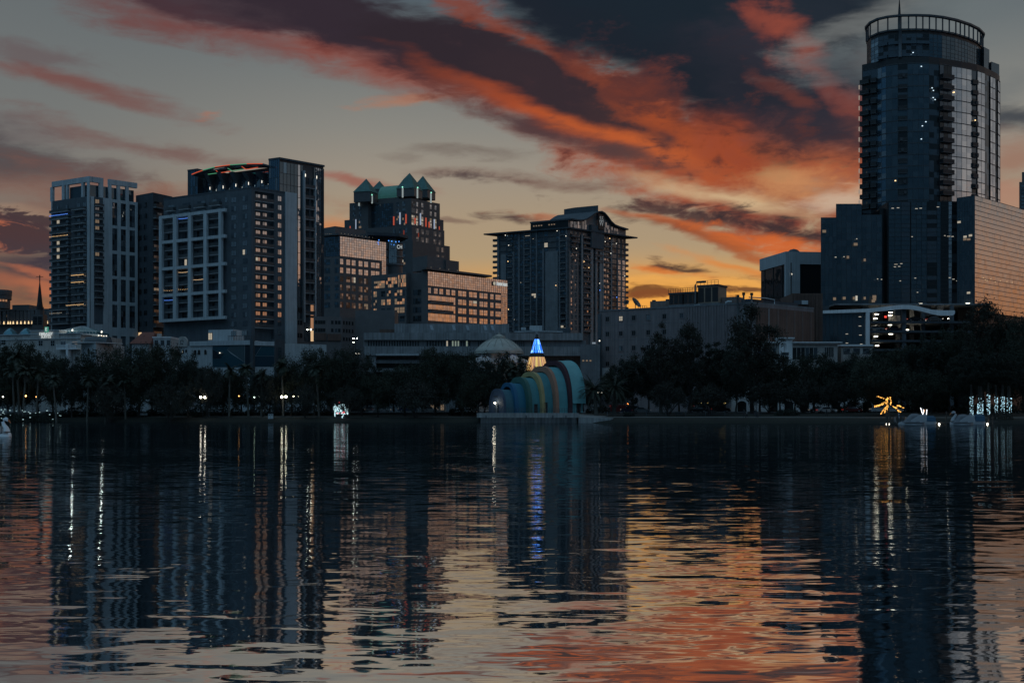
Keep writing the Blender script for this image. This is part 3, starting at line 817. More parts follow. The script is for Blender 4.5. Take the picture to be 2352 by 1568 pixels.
    for (a, y0), (b, y1), (c, y2), m in (((548, 243), (556, 247), (622, 238), neon_green), ((614, 222), (634, 237), (706, 227), neon_red), ((692, 207), (722, 225), (790, 214), neon_green), ((784, 196), (812, 214), (890, 201), neon_red)):
        Mn = MB(); Mn.tube([f2.p(X2(a), f2.z(*c2(a, y0)), 1.0), f2.p(X2(b), f2.z(*c2(b, y1)), .9), f2.p(X2(c), f2.z(*c2(c, y2)), .9)], .12, m, 6); Mn.build('neon_tube', T)
    for cx, cy in ((545, 340), (632, 332), (716, 320), (800, 308), (888, 296)):
        a = X2(cx); z0 = f2.z(*c2(cx, cy + 12)); zt_ = f2.z(*c2(cx, 232))
        Mn = MB(); Mn.hexa([f2.p(a, z0, -2.2), f2.p(a + .8, z0, -2.2), f2.p(a + .8, z0, -2.4), f2.p(a, z0, -2.4)], [f2.p(a - .6, zt_, 1.6), f2.p(a + 1.1, zt_, 1.6), f2.p(a + 1.1, zt_, -2.4), f2.p(a - .6, zt_, -2.4)], slate); Mn.build('roof_fin', T)
        Mn = MB(); Mn.tube([f2.p(a + .2, z0 + .5, -.9), f2.p(a + .2, z0 + 1.4, -.9)], .09, bulb_white, 6); Mn.build('fin_light', T)
    for cx, cy in ((1177, 262), (1251, 275)):
        a = X3(cx); z0 = f3.z(*c2(cx, cy)); Mn = MB(); Mn.tube([f3.p(a, z0, 1.25), f3.p(a, z0 + .9, 1.25)], .1, bulb_white, 6); Mn.build('fin_light', T)
    # base of the glass tower: lit stair and granite walls
    M = MB(); M.prism([f3.xy(X3(1130), .35), f3.xy(f3.L, .35), f3.xy(f3.L, -6), f3.xy(X3(1130), -6)], BASE, zbr, stone); M.build('base_wall', T)
    Wb = []
    for k in range(3):
        zz = f3.z(*c2(1200, 1345)) + k * 4.2
        Wb.append(window(f3, X3(1180), X3(1217), zz, zz + 3.7, [g_mid, g_dark], 3, 2, darkmetal, o=.4))
        Wb.append(window(f3, X3(1219), X3(1240), zz, zz + 3.7, glow_orange if k else lit_warm, 2, 1, darkmetal, o=.4))
        Wb.append(window(f3, X3(1132), X3(1146), zz + 1, zz + 2.6, g_black, 1, 1, darkmetal, o=.4)); Wb.append(window(f3, X3(1150), X3(1166), zz + 1, zz + 2.6, g_black, 1, 1, darkmetal, o=.4))
    put(Wb, 'base_window', T)
    q = f3.p(X3(1217), f3.z(*c2(1217, 1267)), .9); M = MB(); M.ball(q, .25, glow('stair_lamp_glow', (1, .93, .74), 6, True)); M.build('stair_lamp', T)
block_tower()

def podium():
    a, b, c, d = P(*c2(350, 1330), 352), P(*c2(445, 1340), 350), P(*c2(835, 1330), 344), P(*c2(985, 1345), 346)
    T = thing('podium', 'low podium with teal glass mural, arched windows and curved gable before the slate block', 'building', (c.x, c.y + 5, BASE))
    f = Face((a.x, a.y), (c.x, c.y)); g = Face((c.x + .4, c.y), (d.x, d.y)); h = Face((d.x, d.y), P(*c2(1052, 1350), 349).xy); e = Face(h.b, P(*c2(1330, 1360), 356).xy)
    X = lambda F, cx: F.s(c2(cx, 0)[0]); z = lambda cy: f.z(*c2(800, cy))
    M = MB(); M.prism([f.xy(0), f.xy(f.L), g.xy(0), g.xy(g.L), h.xy(h.L), (h.b.x, h.b.y + 12), (a.x, a.y + 14)], BASE, z(1368), pale); M.build('wall', T)
    M = MB(); q = [f.xy(X(f, 430), .35), f.xy(f.L, .35), f.xy(f.L, -6), f.xy(X(f, 430), -6)]; M.prism(q, z(1368), z(1338), pale); M.build('parapet', T); M = MB(); g.box(M, 0, g.L, z(1372), z(1345), -5, .35, pale); M.build('parapet', T)
    M = MB(); e.box(M, 0, e.L, BASE, z(1352), -6, .0, pale); M.build('side_wall', T)
    M = MB(); M.prism([f.xy(X(f, 512), -3), f.xy(X(f, 676), -3), f.xy(X(f, 676), -9), f.xy(X(f, 512), -9)], z(1338), z(1258), pale); M.build('roof_pavilion', T)
    Wn = [window(f, X(f, 500), X(f, 540), z(1326), z(1278), [lit_white, lit_warm, g_dark], 3, 1, darkmetal, o=-2.9)]
    g2 = Face(f.xy(0, -2.4), f.xy(f.L, -2.4))
    # curved gable with round motif
    M = MB(); n = 14; r = (X(f, 412) - X(f, 348)) / 2; cx = X(f, 380); zb = z(1372)
    zt = z(1335)
    prof = [(cx - r, zb)] + [(cx - r * math.cos(math.pi * i / n), zt + r * .85 * math.sin(math.pi * i / n)) for i in range(n + 1)] + [(cx + r, zb)]
    fr_ = [f.p(s_, zz, .3) for s_, zz in prof]; bk = [f.p(s_, zz, -.4) for s_, zz in prof]
    M.face(fr_, palewarm); M.face(bk[::-1], palewarm)
    for i in range(len(prof) - 1): M.face([fr_[i], fr_[i + 1], bk[i + 1], bk[i]], palewarm)
    M.build('curved_gable', T)
    M = MB(); M.tube([f.p(cx + .55 * math.cos(i * .4), z(1340) + .55 * math.sin(i * .4), .36) for i in range(14)], .08, slate2, 6); M.build('gable_motif', T)
    # arched windows
    for cx_ in (463, 489, 531):
        s0 = X(f, cx_); w = .42; z0, z1 = z(1428), z(1403)
        pr = [(s0 - w, z0), (s0 + w, z0)] + [(s0 + w * math.cos(math.pi * i / 8), z1 + w * math.sin(math.pi * i / 8)) for i in range(9)]
        M = MB(); M.face([f.p(a_, b_, .03) for a_, b_ in pr], g_black); M.tube([f.p(a_, b_, .04) for a_, b_ in pr + [pr[0]]], .07, palewarm, 5, False); M.build('arched_window', T)
    # the mural: flat painted glass panels in teal and blue at odd angles
    tl = [mat('mural_teal', (.012, .06, .085), .35, var=.08), mat('mural_navy', (.01, .035, .055), .35, var=.08), mat('mural_grey', (.05, .085, .10), .35, var=.08), mat('mural_deep', (.008, .02, .03), .35, var=.08)]
    def pan(F, pts, m, o=.05):
        fr_ = [F.p(X(F, a_), F.z(*c2(a_, b_)), o) for a_, b_ in pts]; M.face(fr_, m)
    M = MB()
    pan(f, [(578, 1355), (708, 1355), (672, 1398), (700, 1425), (640, 1425), (578, 1395)], tl[0]); pan(f, [(578, 1395), (640, 1455), (625, 1460), (578, 1460)], tl[3]); pan(f, [(578, 1396), (640, 1426), (655, 1426), (625, 1462)], tl[1])
    pan(f, [(708, 1355), (790, 1355), (790, 1482), (672, 1398)], tl[2]); pan(f, [(640, 1425), (700, 1425), (790, 1483), (790, 1515), (578, 1515), (578, 1460), (625, 1461)], tl[0]); pan(f, [(792, 1355), (832, 1355), (832, 1515), (792, 1515)], tl[3])
    pan(g, [(857, 1375), (900, 1375), (860, 1440)], tl[1]); pan(g, [(902, 1375), (984, 1380), (984, 1440), (862, 1440)], tl[0]); pan(g, [(858, 1442), (984, 1442), (984, 1512), (858, 1512)], tl[1])
    M.build('mural', T)
    M = MB(); f.box(M, f.L - .2, f.L + .9, BASE, z(1330), -.6, .5, slate2); h.box(M, .0, h.L, BASE, z(1330), -1, .2, slate2); M.build('dark_pier', T)
    Wn.append(window(h, X(h, 1006), X(h, 1030), z(1460), z(1378), [g_deep, g_dark], 2, 4, slate2, o=.25))
    for a_, b_ in ((700, 735), (770, 806)): Wn.append(window(g2, g2.s(c2(a_, 0)[0]), g2.s(c2(b_, 0)[0]), z(1302), z(1270), g_clear, 2, 1, darkmetal, o=0))
    Wn.append(window(f, X(f, 377), X(f, 390), z(1412), z(1392), [lit_white, g_black], 2, 1, darkmetal, o=.05)); Wn.append(window(f, X(f, 398), X(f, 410), z(1412), z(1392), g_black, 1, 1, darkmetal, o=.05))
    put(Wn, 'window', T)
    M = MB()
    for i in range(16): f.box(M, X(f, 680) + i * .55, X(f, 680) + i * .55 + .06, z(1337), z(1308), -.1, 0, blackmetal)
    f.box(M, X(f, 678), X(f, 832), z(1308), z(1306), -.12, .02, blackmetal); M.build('terrace_railing', T)
    M = MB(); M.ball(f.p(X(f, 632), z(1418), .5), .16, bulb_white); M.build('wall_lamp', T)
podium()

def courthouse():
    D = 520
    A, B_ = P(-60, 712, D + 6), P(*cl(790, 552), D)
    T = thing('courthouse', 'far grey courthouse with uplit pilasters and round rooftop turret at left edge', 'building', (A.x + 10, D, BASE))
    f = Face(A.xy, B_.xy); z = lambda cy: P(*cl(500, cy), D).z; X = lambda cx: f.s(cl(cx, 0)[0])
    M = MB(); f.box(M, 0, f.L, BASE, z(552), -20, 0, stone); f.box(M, -.3, f.L, z(552), z(528), -20, .8, stone); f.box(M, X(150), X(412), z(528), z(452), -14, -2, stone_dark); M.build('wall', T)
    # round turret
    C = P(*cl(20, 255), D - 4); r = 155 * .1465 / FPX * D
    zt = z(255)
    M = MB(); zb = z(540)
    M.lathe([(r * .84, zb), (r * .84, zt - 4.3), (r * .97, zt - 4.0), (r * .97, zt - 2.4), (r * 1.0, zt - 2.2), (r * 1.02, zt - .6), (r, zt), (0, zt + .2)], (C.x, C.y, 0), stone_dark, 28, False); M.build('turret', T)
    for k in range(7):
        w = R(-90 - 54 + k * 18); x, y = C.x + r * .85 * math.cos(w), C.y + r * .85 * math.sin(w)
        ff = Face((x - .5 * abs(math.sin(w)), y - .5 * math.cos(w)), (x + .5 * abs(math.sin(w)), y + .5 * math.cos(w)))
        Wm, _ = window(ff, 0, ff.L, z(440), z(360), glow_orange, 1, 4, stone_dark, o=.12); Wm.build('turret_window', T)
    for i, cx in enumerate((-60, 5, 82, 147, 182, 228, 289, 348, 409, 468, 523, 702, 760)):
        s0 = X(cx); M = MB(); f.box(M, s0 - .75, s0 + .75, z(770), z(555), 0, .7, stone); M.build('pilaster', T)
        M = MB(); q = f.p(s0, z(762), 1.0); M.tube([q, q + V(0, 0, 1.2)], [.34, .12], glow('pilaster_uplight', (1, .70, .36), 1.3), 6); M.build('uplight', T)
    Wn = []
    for i in range(12):
        s0 = X(60) + i * 1.75
        for j in range(2):
            lit = (j, i) in ((1, 1), (1, 2), (0, 2), (0, 3), (0, 4))
            Wn.append(window(f, s0 - .7, s0 + .7, z(740 - 108 * j) - .55, z(740 - 108 * j) + .55, glow_dim if lit else g_black, 2, 1, stone_dark, o=.02))
    put(Wn, 'window', T)
    M = MB(); f.box(M, 0, f.L, z(775), z(764), 0, 1.4, stone); M.build('ledge', T)
courthouse()

def church():
    D = 430; t = P(91.3, 648, D); T = thing('church_steeple', 'dark church steeple with slender cross beside the leftmost tower', 'steeple', (t.x, D, BASE))
    z = lambda cy: P(91, cl(0, cy)[1], D).z; k = .1465 / FPX * D
    M = MB()
    M.lathe([(58 * k, z(545)), (40 * k, z(420)), (20 * k, z(220)), (9 * k, z(135)), (10 * k, z(128)), (3 * k, z(108))], (t.x, t.y, 0), mat('dark_slate_roof', (.04, .036, .038), .8, var=.3), 8, False); M.build('spire', T)
    M = MB(); a = 68 * k
    M.prism([(t.x + a * math.cos(R(22.5 + 45 * i)), t.y + a * math.sin(R(22.5 + 45 * i))) for i in range(8)], z(700), z(548), stone_dark)
    a *= 1.25; M.prism([(t.x - a, t.y - a), (t.x + a, t.y - a), (t.x + a, t.y + a), (t.x - a, t.y + a)], BASE, z(620), stone_dark); M.build('belfry', T)
    f = Face((t.x - a, t.y - a), (t.x + a, t.y - a))
    for s0 in (.28, .72):
        Wm, _ = window(f, f.L * s0 - .8, f.L * s0 + .8, z(790), z(655), g_black, 1, 5, stone_dark, o=.03); Wm.build('louvre', T)
    M = MB(); M.box(t.x - .14, t.x + .14, t.y - .14, t.y + .14, z(110), z(0), blackmetal); M.box(t.x - 1.25, t.x + 1.25, t.y - .12, t.y + .12, z(30), z(23), blackmetal); M.build('cross', T)
church()

def hotel():
    D = 332
    A, B_, C_, E = P(-40, 770, D + 8), P(*cl(1010, 0), D + 2), P(*cl(1265, 0), D - 2), P(*cl(1660, 0), D + 6)
    T = thing('hotel', 'low grey hotel wing with glass pyramid roof behind the trees at left', 'building', (B_.x, D + 6, BASE))
    f, g = Face(A.xy, C_.xy), Face(C_.xy, E.xy); z = lambda cy: P(100, cl(0, cy)[1], D).z; X = lambda cx: f.s(cl(cx, 0)[0])
    M = MB(); M.prism([A.xy, C_.xy, E.xy, (E.x, E.y + 14), (A.x, A.y + 16)], BASE, z(935), palewarm)
    f.box(M, 0, f.L, z(925), z(912), -1, .35, pale); f.box(M, X(485), X(936), z(1000), z(858), -3, .25, palewarm); f.box(M, X(480), X(940), z(868), z(856), -3, .4, pale)
    f.box(M, 0, f.L, z(1000), z(988), -.5, .3, pale); g.box(M, 0, g.L, z(945), z(918), -8, .5, pale); g.box(M, 0, g.L, z(1020), z(1008), -.5, .3, pale)
    M.build('wall', T)
    Wn = []
    for a, b, y0, y1 in ((-30, 10, 990, 1070), (22, 95, 990, 1075), (605, 676, 1018, 1105), (795, 862, 1022, 1112), (950, 1035, 1040, 1095), (1132, 1220, 1045, 1100)):
        Wn.append(window(f, X(a), X(b), z(y1), z(y0), g_black if a < 940 else [g_black, glow_dim, g_dark] if a > 1100 else g_dark, 2, 2, pale, o=.05))
    Wn.append(window(g, 1.2, 2.6, z(1070), z(1046), g_black, 1, 1, pale, o=.05))
    put(Wn, 'window', T)
    for a, b in ((940, 1095), (1130, 1262)):
        M = MB(); f.box(M, X(a), X(b), z(1172), z(1155), 0, 1.6, white)
        n = int((X(b) - X(a)) / .35)
        for i in range(n): f.box(M, X(a) + i * .35, X(a) + i * .35 + .16, z(1155), z(1103), 1.35, 1.5, white)
        f.box(M, X(a), X(b), z(1103), z(1095), 1.3, 1.58, white); M.build('balustrade', T)
    M = MB(); f.box(M, X(1099), X(1128), BASE, z(1085), .2, 1.8, white); M.build('column', T)
    # glass pyramid roof
    q = P(*cl(1300, 775), D + 8)
    w, hgt = (1612 - 995) * .1465 / FPX * D / 2, 0
    M = MB(); zb, zt, zt2 = z(912), z(872), z(772)
    r = [(q.x - w, q.y - 5), (q.x + w, q.y - 5), (q.x + w, q.y + 6), (q.x - w, q.y + 6)]
    M.prism(r, zb, zt, g_teal)
    rt = [(x, y, zt) for x, y in r]; ap = [(q.x - .6, q.y, zt2), (q.x + .6, q.y, zt2)]
    M.mesh(rt + ap, [(0, 1, 5, 4), (1, 2, 5), (2, 3, 4, 5), (3, 0, 4)], mat('glass_roof_pane', (.10, .19, .20), .3, var=.2))
    M.build('glass_roof', T)
    M = MB()
    for i in range(13):
        k = i / 12; xx = q.x - w + 2 * w * k; xa = q.x - .6 + 1.2 * k
        M.tube([(xx, q.y - 5.05, zb), (xx, q.y - 5.05, zt), (xa, q.y, zt2 + .03)], .05, pale, 4, False)
    M.tube([(q.x - w, q.y - 5.05, zt), (q.x + w, q.y - 5.05, zt)], .07, pale, 4); M.build('glazing_bar', T)
    for dx, zz in ((-1.0, z(850)), (7.2, z(878))):
        M = MB(); M.tube([(q.x + dx, q.y - 5.6, zz - .2), (q.x + dx, q.y - 5.3, zz + .1)], .22, bulb_white, 6); M.build('roof_floodlight', T)
        l = bpy.data.lights.new('floodlight', 'POINT'); l.energy = 90; l.color = (.85, 1, .95); l.shadow_soft_size = .25
        o = bpy.data.objects.new('floodlight', l); COL.objects.link(o); o.parent = T; o.location = V(q.x + dx, q.y - 6.1, zz + .7) - T.location
    # two small domes at the far left
    for cx in (165, 420):
        e = P(*cl(cx, 905), D + 9); M = MB(); rr = 120 * .1465 / FPX * D; M.lathe([(rr, 0), (rr * .8, .9), (rr * .4, 1.7), (.05, 2.1)], (e.x, e.y, z(912)), g_teal, 20); M.build('roof_dome', T)
    # the sign, a thing of its own
    s0 = P(*cl(740, 0), D); zc = z(915)
    sg = thing('hotel_sign', 'lit white two line hotel name sign with green letter plaque on grey wall', 'sign', f.p(X(740), z(990), .4))
    lettering(sg, 'EMBASSY', 1.12, f.p(X(740), z(920), .55), f.u, sign_white); lettering(sg, 'SUITES', 1.12, f.p(X(740), z(964), .55), f.u, sign_white)
    M = MB(); gp = glow('green_sign_face', (.06, .38, .27), .55); f.box(M, X(722), X(775), z(893), z(808), .35, .6, gp); M.build('plaque', sg)
    lettering(sg, 'E', 1.3, f.p(X(749), z(850), .66), f.u, sign_white, 'plaque_letter')
hotel()

def oval_house():
    D = 314; A, B_, C_ = P(*cl(1276, 0), D), P(*cl(1505, 0), D - 4), P(*cl(1760, 0), D + 4)
    T = thing('white_house', 'small white building with dark oval window and ribbed barrel awning', 'building', (A.x + 4, D, BASE))
    z = lambda cy: P(200, cl(0, cy)[1], D).z; f, g = Face(A.xy, B_.xy), Face(B_.xy, C_.xy)
    M = MB(); M.prism([A.xy, B_.xy, C_.xy, (C_.x, C_.y + 10), (A.x, A.y + 10)], BASE, z(1072), pale); f.box(M, -.1, f.L + .1, z(1072), z(1062), -8, .15, white); g.box(M, .1, g.L, z(1072), z(1062), -8, .15, white); M.build('wall', T)
    s0, zc = f.s(cl(1392, 0)[0]), z(1200)
    pr = [(s0 + .6 * math.cos(i * math.pi / 10), zc + .92 * math.sin(i * math.pi / 10)) for i in range(20)]
    M = MB(); M.face([f.p(a, b, .04) for a, b in pr], g_black); M.tube([f.p(a, b, .05) for a, b in pr + [pr[0]]], .10, palewarm, 6, False); M.build('oval_window', T)
    M = MB(); cx = g.s(cl(1690, 0)[0]) ; r = 1.55; zb = z(1066)
    for i in range(9):
        a0, a1 = math.pi * i / 9, math.pi * (i + 1) / 9
        M.face([g.p(cx + r * math.cos(a0), zb + r * math.sin(a0) * 1.2, .4), g.p(cx + r * math.cos(a1), zb + r * math.sin(a1) * 1.2, .4), g.p(cx + r * math.cos(a1), zb + r * math.sin(a1) * 1.2, -6), g.p(cx + r * math.cos(a0), zb + r * math.sin(a0) * 1.2, -6)], roofm if i % 2 else slate)
    M.face([g.p(cx + r * math.cos(math.pi * i / 9), zb + r * 1.2 * math.sin(math.pi * i / 9), .3) for i in range(10)], slate2); M.build('barrel_roof', T)
    q = g.p(g.L - .5, 0, -3)
    M = MB(); g.box(M, g.L + .5, g.L + 5.6, z(1066) - 3, z(975), -9, -5, palewarm); M.build('rear_terrace', T)
    ff = Face(g.xy(g.L + .4, -4.9), g.xy(g.L + 6.5, -4.9))
    for k in range(5):
        Wm, _ = window(ff, .3 + k * 1.05, 1.1 + k * 1.05, z(1000) + (0 if k % 2 else .4), z(935) - (0 if k != 2 else -.4), lit_warm if k in (0, 2, 4) else glow_dim, 2, 2, darkmetal, o=.05); Wm.build('lit_window', T)
    for k in range(4):
        M = MB(); M.ball(ff.p(.6 + k * 1.3, z(925) + .1 * (k % 2), .4), .15, bulb_white); M.build('terrace_lamp', T)
oval_house()

def red_roof():
    D = 334; T = thing('red_roofed_house', 'house with red hipped roof peeking over trees below the dark wing', 'house', (P(325, 0, D).x, D, BASE))
    a, b = P(303, 790, D), P(349, 790, D); z0, z1 = P(320, 789, D).z, P(320, 763, D + 5).z
    M = MB(); M.box(a.x, b.x - .8, D, D + 9, BASE, z0, pale); M.build('wall', T)
    M = MB(); x0, x1 = a.x - .6, b.x; M.mesh([(x0, D - .6, z0), (x1 - .2, D - .6, z0), (x1, D + 9.6, z0), (x0, D + 9.6, z0), (x0 + 2.2, D + 4.5, z1), (x1 - .5, D + 4.5, z1)], [(0, 1, 5, 4), (1, 2, 5), (2, 3, 4, 5), (3, 0, 4)], redtile); M.build('roof', T)
    T2 = thing('terrace_house', 'pale flat roofed house with terrace clutter beside the red roof', 'house', (P(372, 0, D).x, D, BASE))
    M = MB(); c, d = P(351, 785, D + 2), P(392, 785, D + 2); M.box(c.x, d.x, D + 2, D + 10, BASE, P(0, 775, D).z, pale); M.box(c.x - .1, d.x + .1, D + 1.8, D + 10, P(0, 775, D).z, P(0, 772, D).z, white); M.build('wall', T2)
    f = Face((c.x, D + 2), (d.x, D + 2))
    for k in range(3):
        Wm, _ = window(f, .5 + k * 1.7, 1.5 + k * 1.7, P(0, 792, D).z, P(0, 780, D).z, g_dark, 2, 1, darkmetal, o=.03); Wm.build('window', T2)
    M = MB(); M.box(c.x + .6, c.x + 1.7, D + 4, D + 5, P(0, 772, D).z, P(0, 764, D).z, palewarm); M.box(c.x + 2.4, c.x + 3.0, D + 4, D + 5, P(0, 772, D).z, P(0, 767, D).z, darkmetal); M.build('roof_vent', T2)
red_roof()

# ------------------------------------------------------------------ buildings, middle and right
def lion_office():
    pts, zt = plan([c3(890, 840), c3(1445, 905)], 540, 0)
    C, Q = pts; fr = Face(C, Q)
    Lp = P(*c3(497, 880), 556); L = (Lp.x, Lp.y); fl = Face(L, C)
    poly = para(L, C, Q)
    T = thing('office_block', 'granite office block with mirror glass top band and pink lit window rows', 'office building', base_of(poly))
    X = lambda f, cx: f.s(c3(cx, 0)[0]); ZR = lambda cy: fr.z(*c3(900, cy)); ZL = lambda cy: fl.z(*c3(840, cy))
    s1_, s2_ = X(fl, 742), X(fl, 846)
    M = MB(); M.prism([L, fl.xy(s1_), fl.xy(s1_, -3), fl.xy(s2_, -3), fl.xy(s2_), C, Q, poly[3]], BASE, zt - .3, stone); M.build('wall', T)
    # thin dark roof slab and penthouses
    M = MB(); M.prism([fr.xy(X(fr, 855), 2.2), fr.xy(X(fr, 1325), 1.2), fr.xy(X(fr, 1325), -16), fl.xy(s2_, -2), fl.xy(s2_ + 1, 1.5)], zt + .3, zt + 1.2, stone_dark)
    M.build('roof_slab', T)
    M = MB(); fr.box(M, X(fr, 950), X(fr, 1070), zt + 1.2, zt + 7.8, -16, -6, stone); fr.box(M, X(fr, 1070), X(fr, 1160), zt + 1.2, zt + 6.8, -15, -5, stone_dark); M.build('penthouse', T)
    M = MB()
    for k in range(9): q = fr.p(X(fr, 900) + k * 5.5, zt + 1.3, 1.3); M.box(q.x - .1, q.x + .1, q.y - .1, q.y + .1, q.z, q.z + .2, lit_white)
    M.build('roof_edge_light', T, kind='stuff')
    # right wall: mirror band, mirror end strip, paired windows, three deep ribbon windows
    zb = ZR(1196); band = ZR(945)
    G, B = curtain(fr, 0.05, fr.L - .05, band, zt - .3, 38, 6, [g_mirror, g_mirror, g_clear], stone_dark, .06, .09, .02); G.build('glazing_band', T); B.build('glazing_bar', T)
    G, B = curtain(fr, X(fr, 1402), fr.L - .05, zb, band - .1, 4, 18, [g_mirror, g_clear], stone_dark, .06, .12, .02); G.build('glazing_strip', T); B.build('strip_bar', T)
    Wn = []
    rows = [(955, 995), (1020, 1060), (1085, 1122), (1148, 1188)]
    cols = [(1101, 1128), (1131, 1158), (1177, 1203), (1206, 1232), (1250, 1277), (1280, 1306), (1325, 1348), (1361, 1399)]
    rr = [ZR(1000) - (k * (ZR(1000) - ZR(1196 - 8)) / 3.0) for k in range(4)]
    hh = 5.6 * .55
    for k in range(4):
        z0 = ZR(998 + k * 62); z1 = ZR(958 + k * 62)
        for j, (a, b) in enumerate(cols):
            Wn.append(window(fr, X(fr, a), X(fr, b), z0, z1, [g_mirror, g_mirror, g_clear] if rnd.random() > .05 else [g_mirror, lit_white], 3 if j == 7 else 2, 2, stone_dark, o=.03, tilt=.03))
        if k == 0:
            for a, b in ((892, 912), (932, 959), (970, 997), (1017, 1044), (1055, 1082)): Wn.append(window(fr, X(fr, a), X(fr, b), z0, z1, [g_mirror, g_clear], 2, 2, stone_dark, o=.03, tilt=.03))
        else:
            Wn.append(window(fr, X(fr, 892), X(fr, 1082 if k == 3 else 1082), z0 - .3, z1 + .6, [g_mirror, g_mirror, g_clear], 14, 2, stone_dark, o=.03, tilt=.03))
    for k in (1, 2):
        z = ZR(1000 + 62 * k); M, _ = balcony(fr, .1, X(fr, 1052), z - .3, 1.8, 1.2, o=.1); M.build('balcony', T)
    # left wall: orange sky reflections put into the panes as glow
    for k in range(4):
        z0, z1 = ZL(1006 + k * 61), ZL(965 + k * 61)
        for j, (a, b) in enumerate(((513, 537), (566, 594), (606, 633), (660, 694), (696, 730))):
            g = [glow_orange, glow_dim, g_dark, glow_dim] if k < 3 and rnd.random() < .85 else [g_dark, g_black]
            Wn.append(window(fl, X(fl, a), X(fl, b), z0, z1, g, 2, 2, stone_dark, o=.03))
        for a, b in ((762, 826),):
            Wn.append(window(Face(fl.xy(0, -3), fl.xy(fl.L, -3)), X(fl, a), X(fl, b), z0, z1, [g_black, g_dark], 4, 2, stone_dark, o=.03))
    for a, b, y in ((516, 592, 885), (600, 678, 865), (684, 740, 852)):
        Wn.append(window(fl, X(fl, a), X(fl, b), ZL(945), ZL(y + 8), [glow_orange, glow_dim, glow_dim, g_dark], 6, 3, stone_dark, o=.03))
    put(Wn, 'window', T)
    sg = thing('roof_sign', 'white lit home loans lettering with round emblem on mirror glass corner', 'sign', fr.p(X(fr, 1400), ZR(900), .5))
    zs = fr.z(*c3(1400, 933)); lettering(sg, 'home loans', 3.0, fr.p(X(fr, 1404), zs, .55), fr.u, sign_white, sx=.52)
    c = fr.p(X(fr, 1348), fr.z(*c3(1348, 930)), .5)
    M = MB(); r = 1.05
    M.face([c + V(fr.u.x * r * math.cos(i * math.pi / 12), fr.u.y * r * math.cos(i * math.pi / 12), r * math.sin(i * math.pi / 12)) for i in range(24)], darkmetal); M.build('emblem_disc', sg)
    M = MB(); d = V(fr.n.x * .08, fr.n.y * .08, 0)
    M.face([c + d + V(fr.u.x * r * .7 * math.cos(i * math.pi / 12), fr.u.y * r * .7 * math.cos(i * math.pi / 12), r * .82 * math.sin(i * math.pi / 12)) for i in range(24)], glow('emblem_gold', (.8, .72, .55), .5)); M.build('emblem', sg)
lion_office()

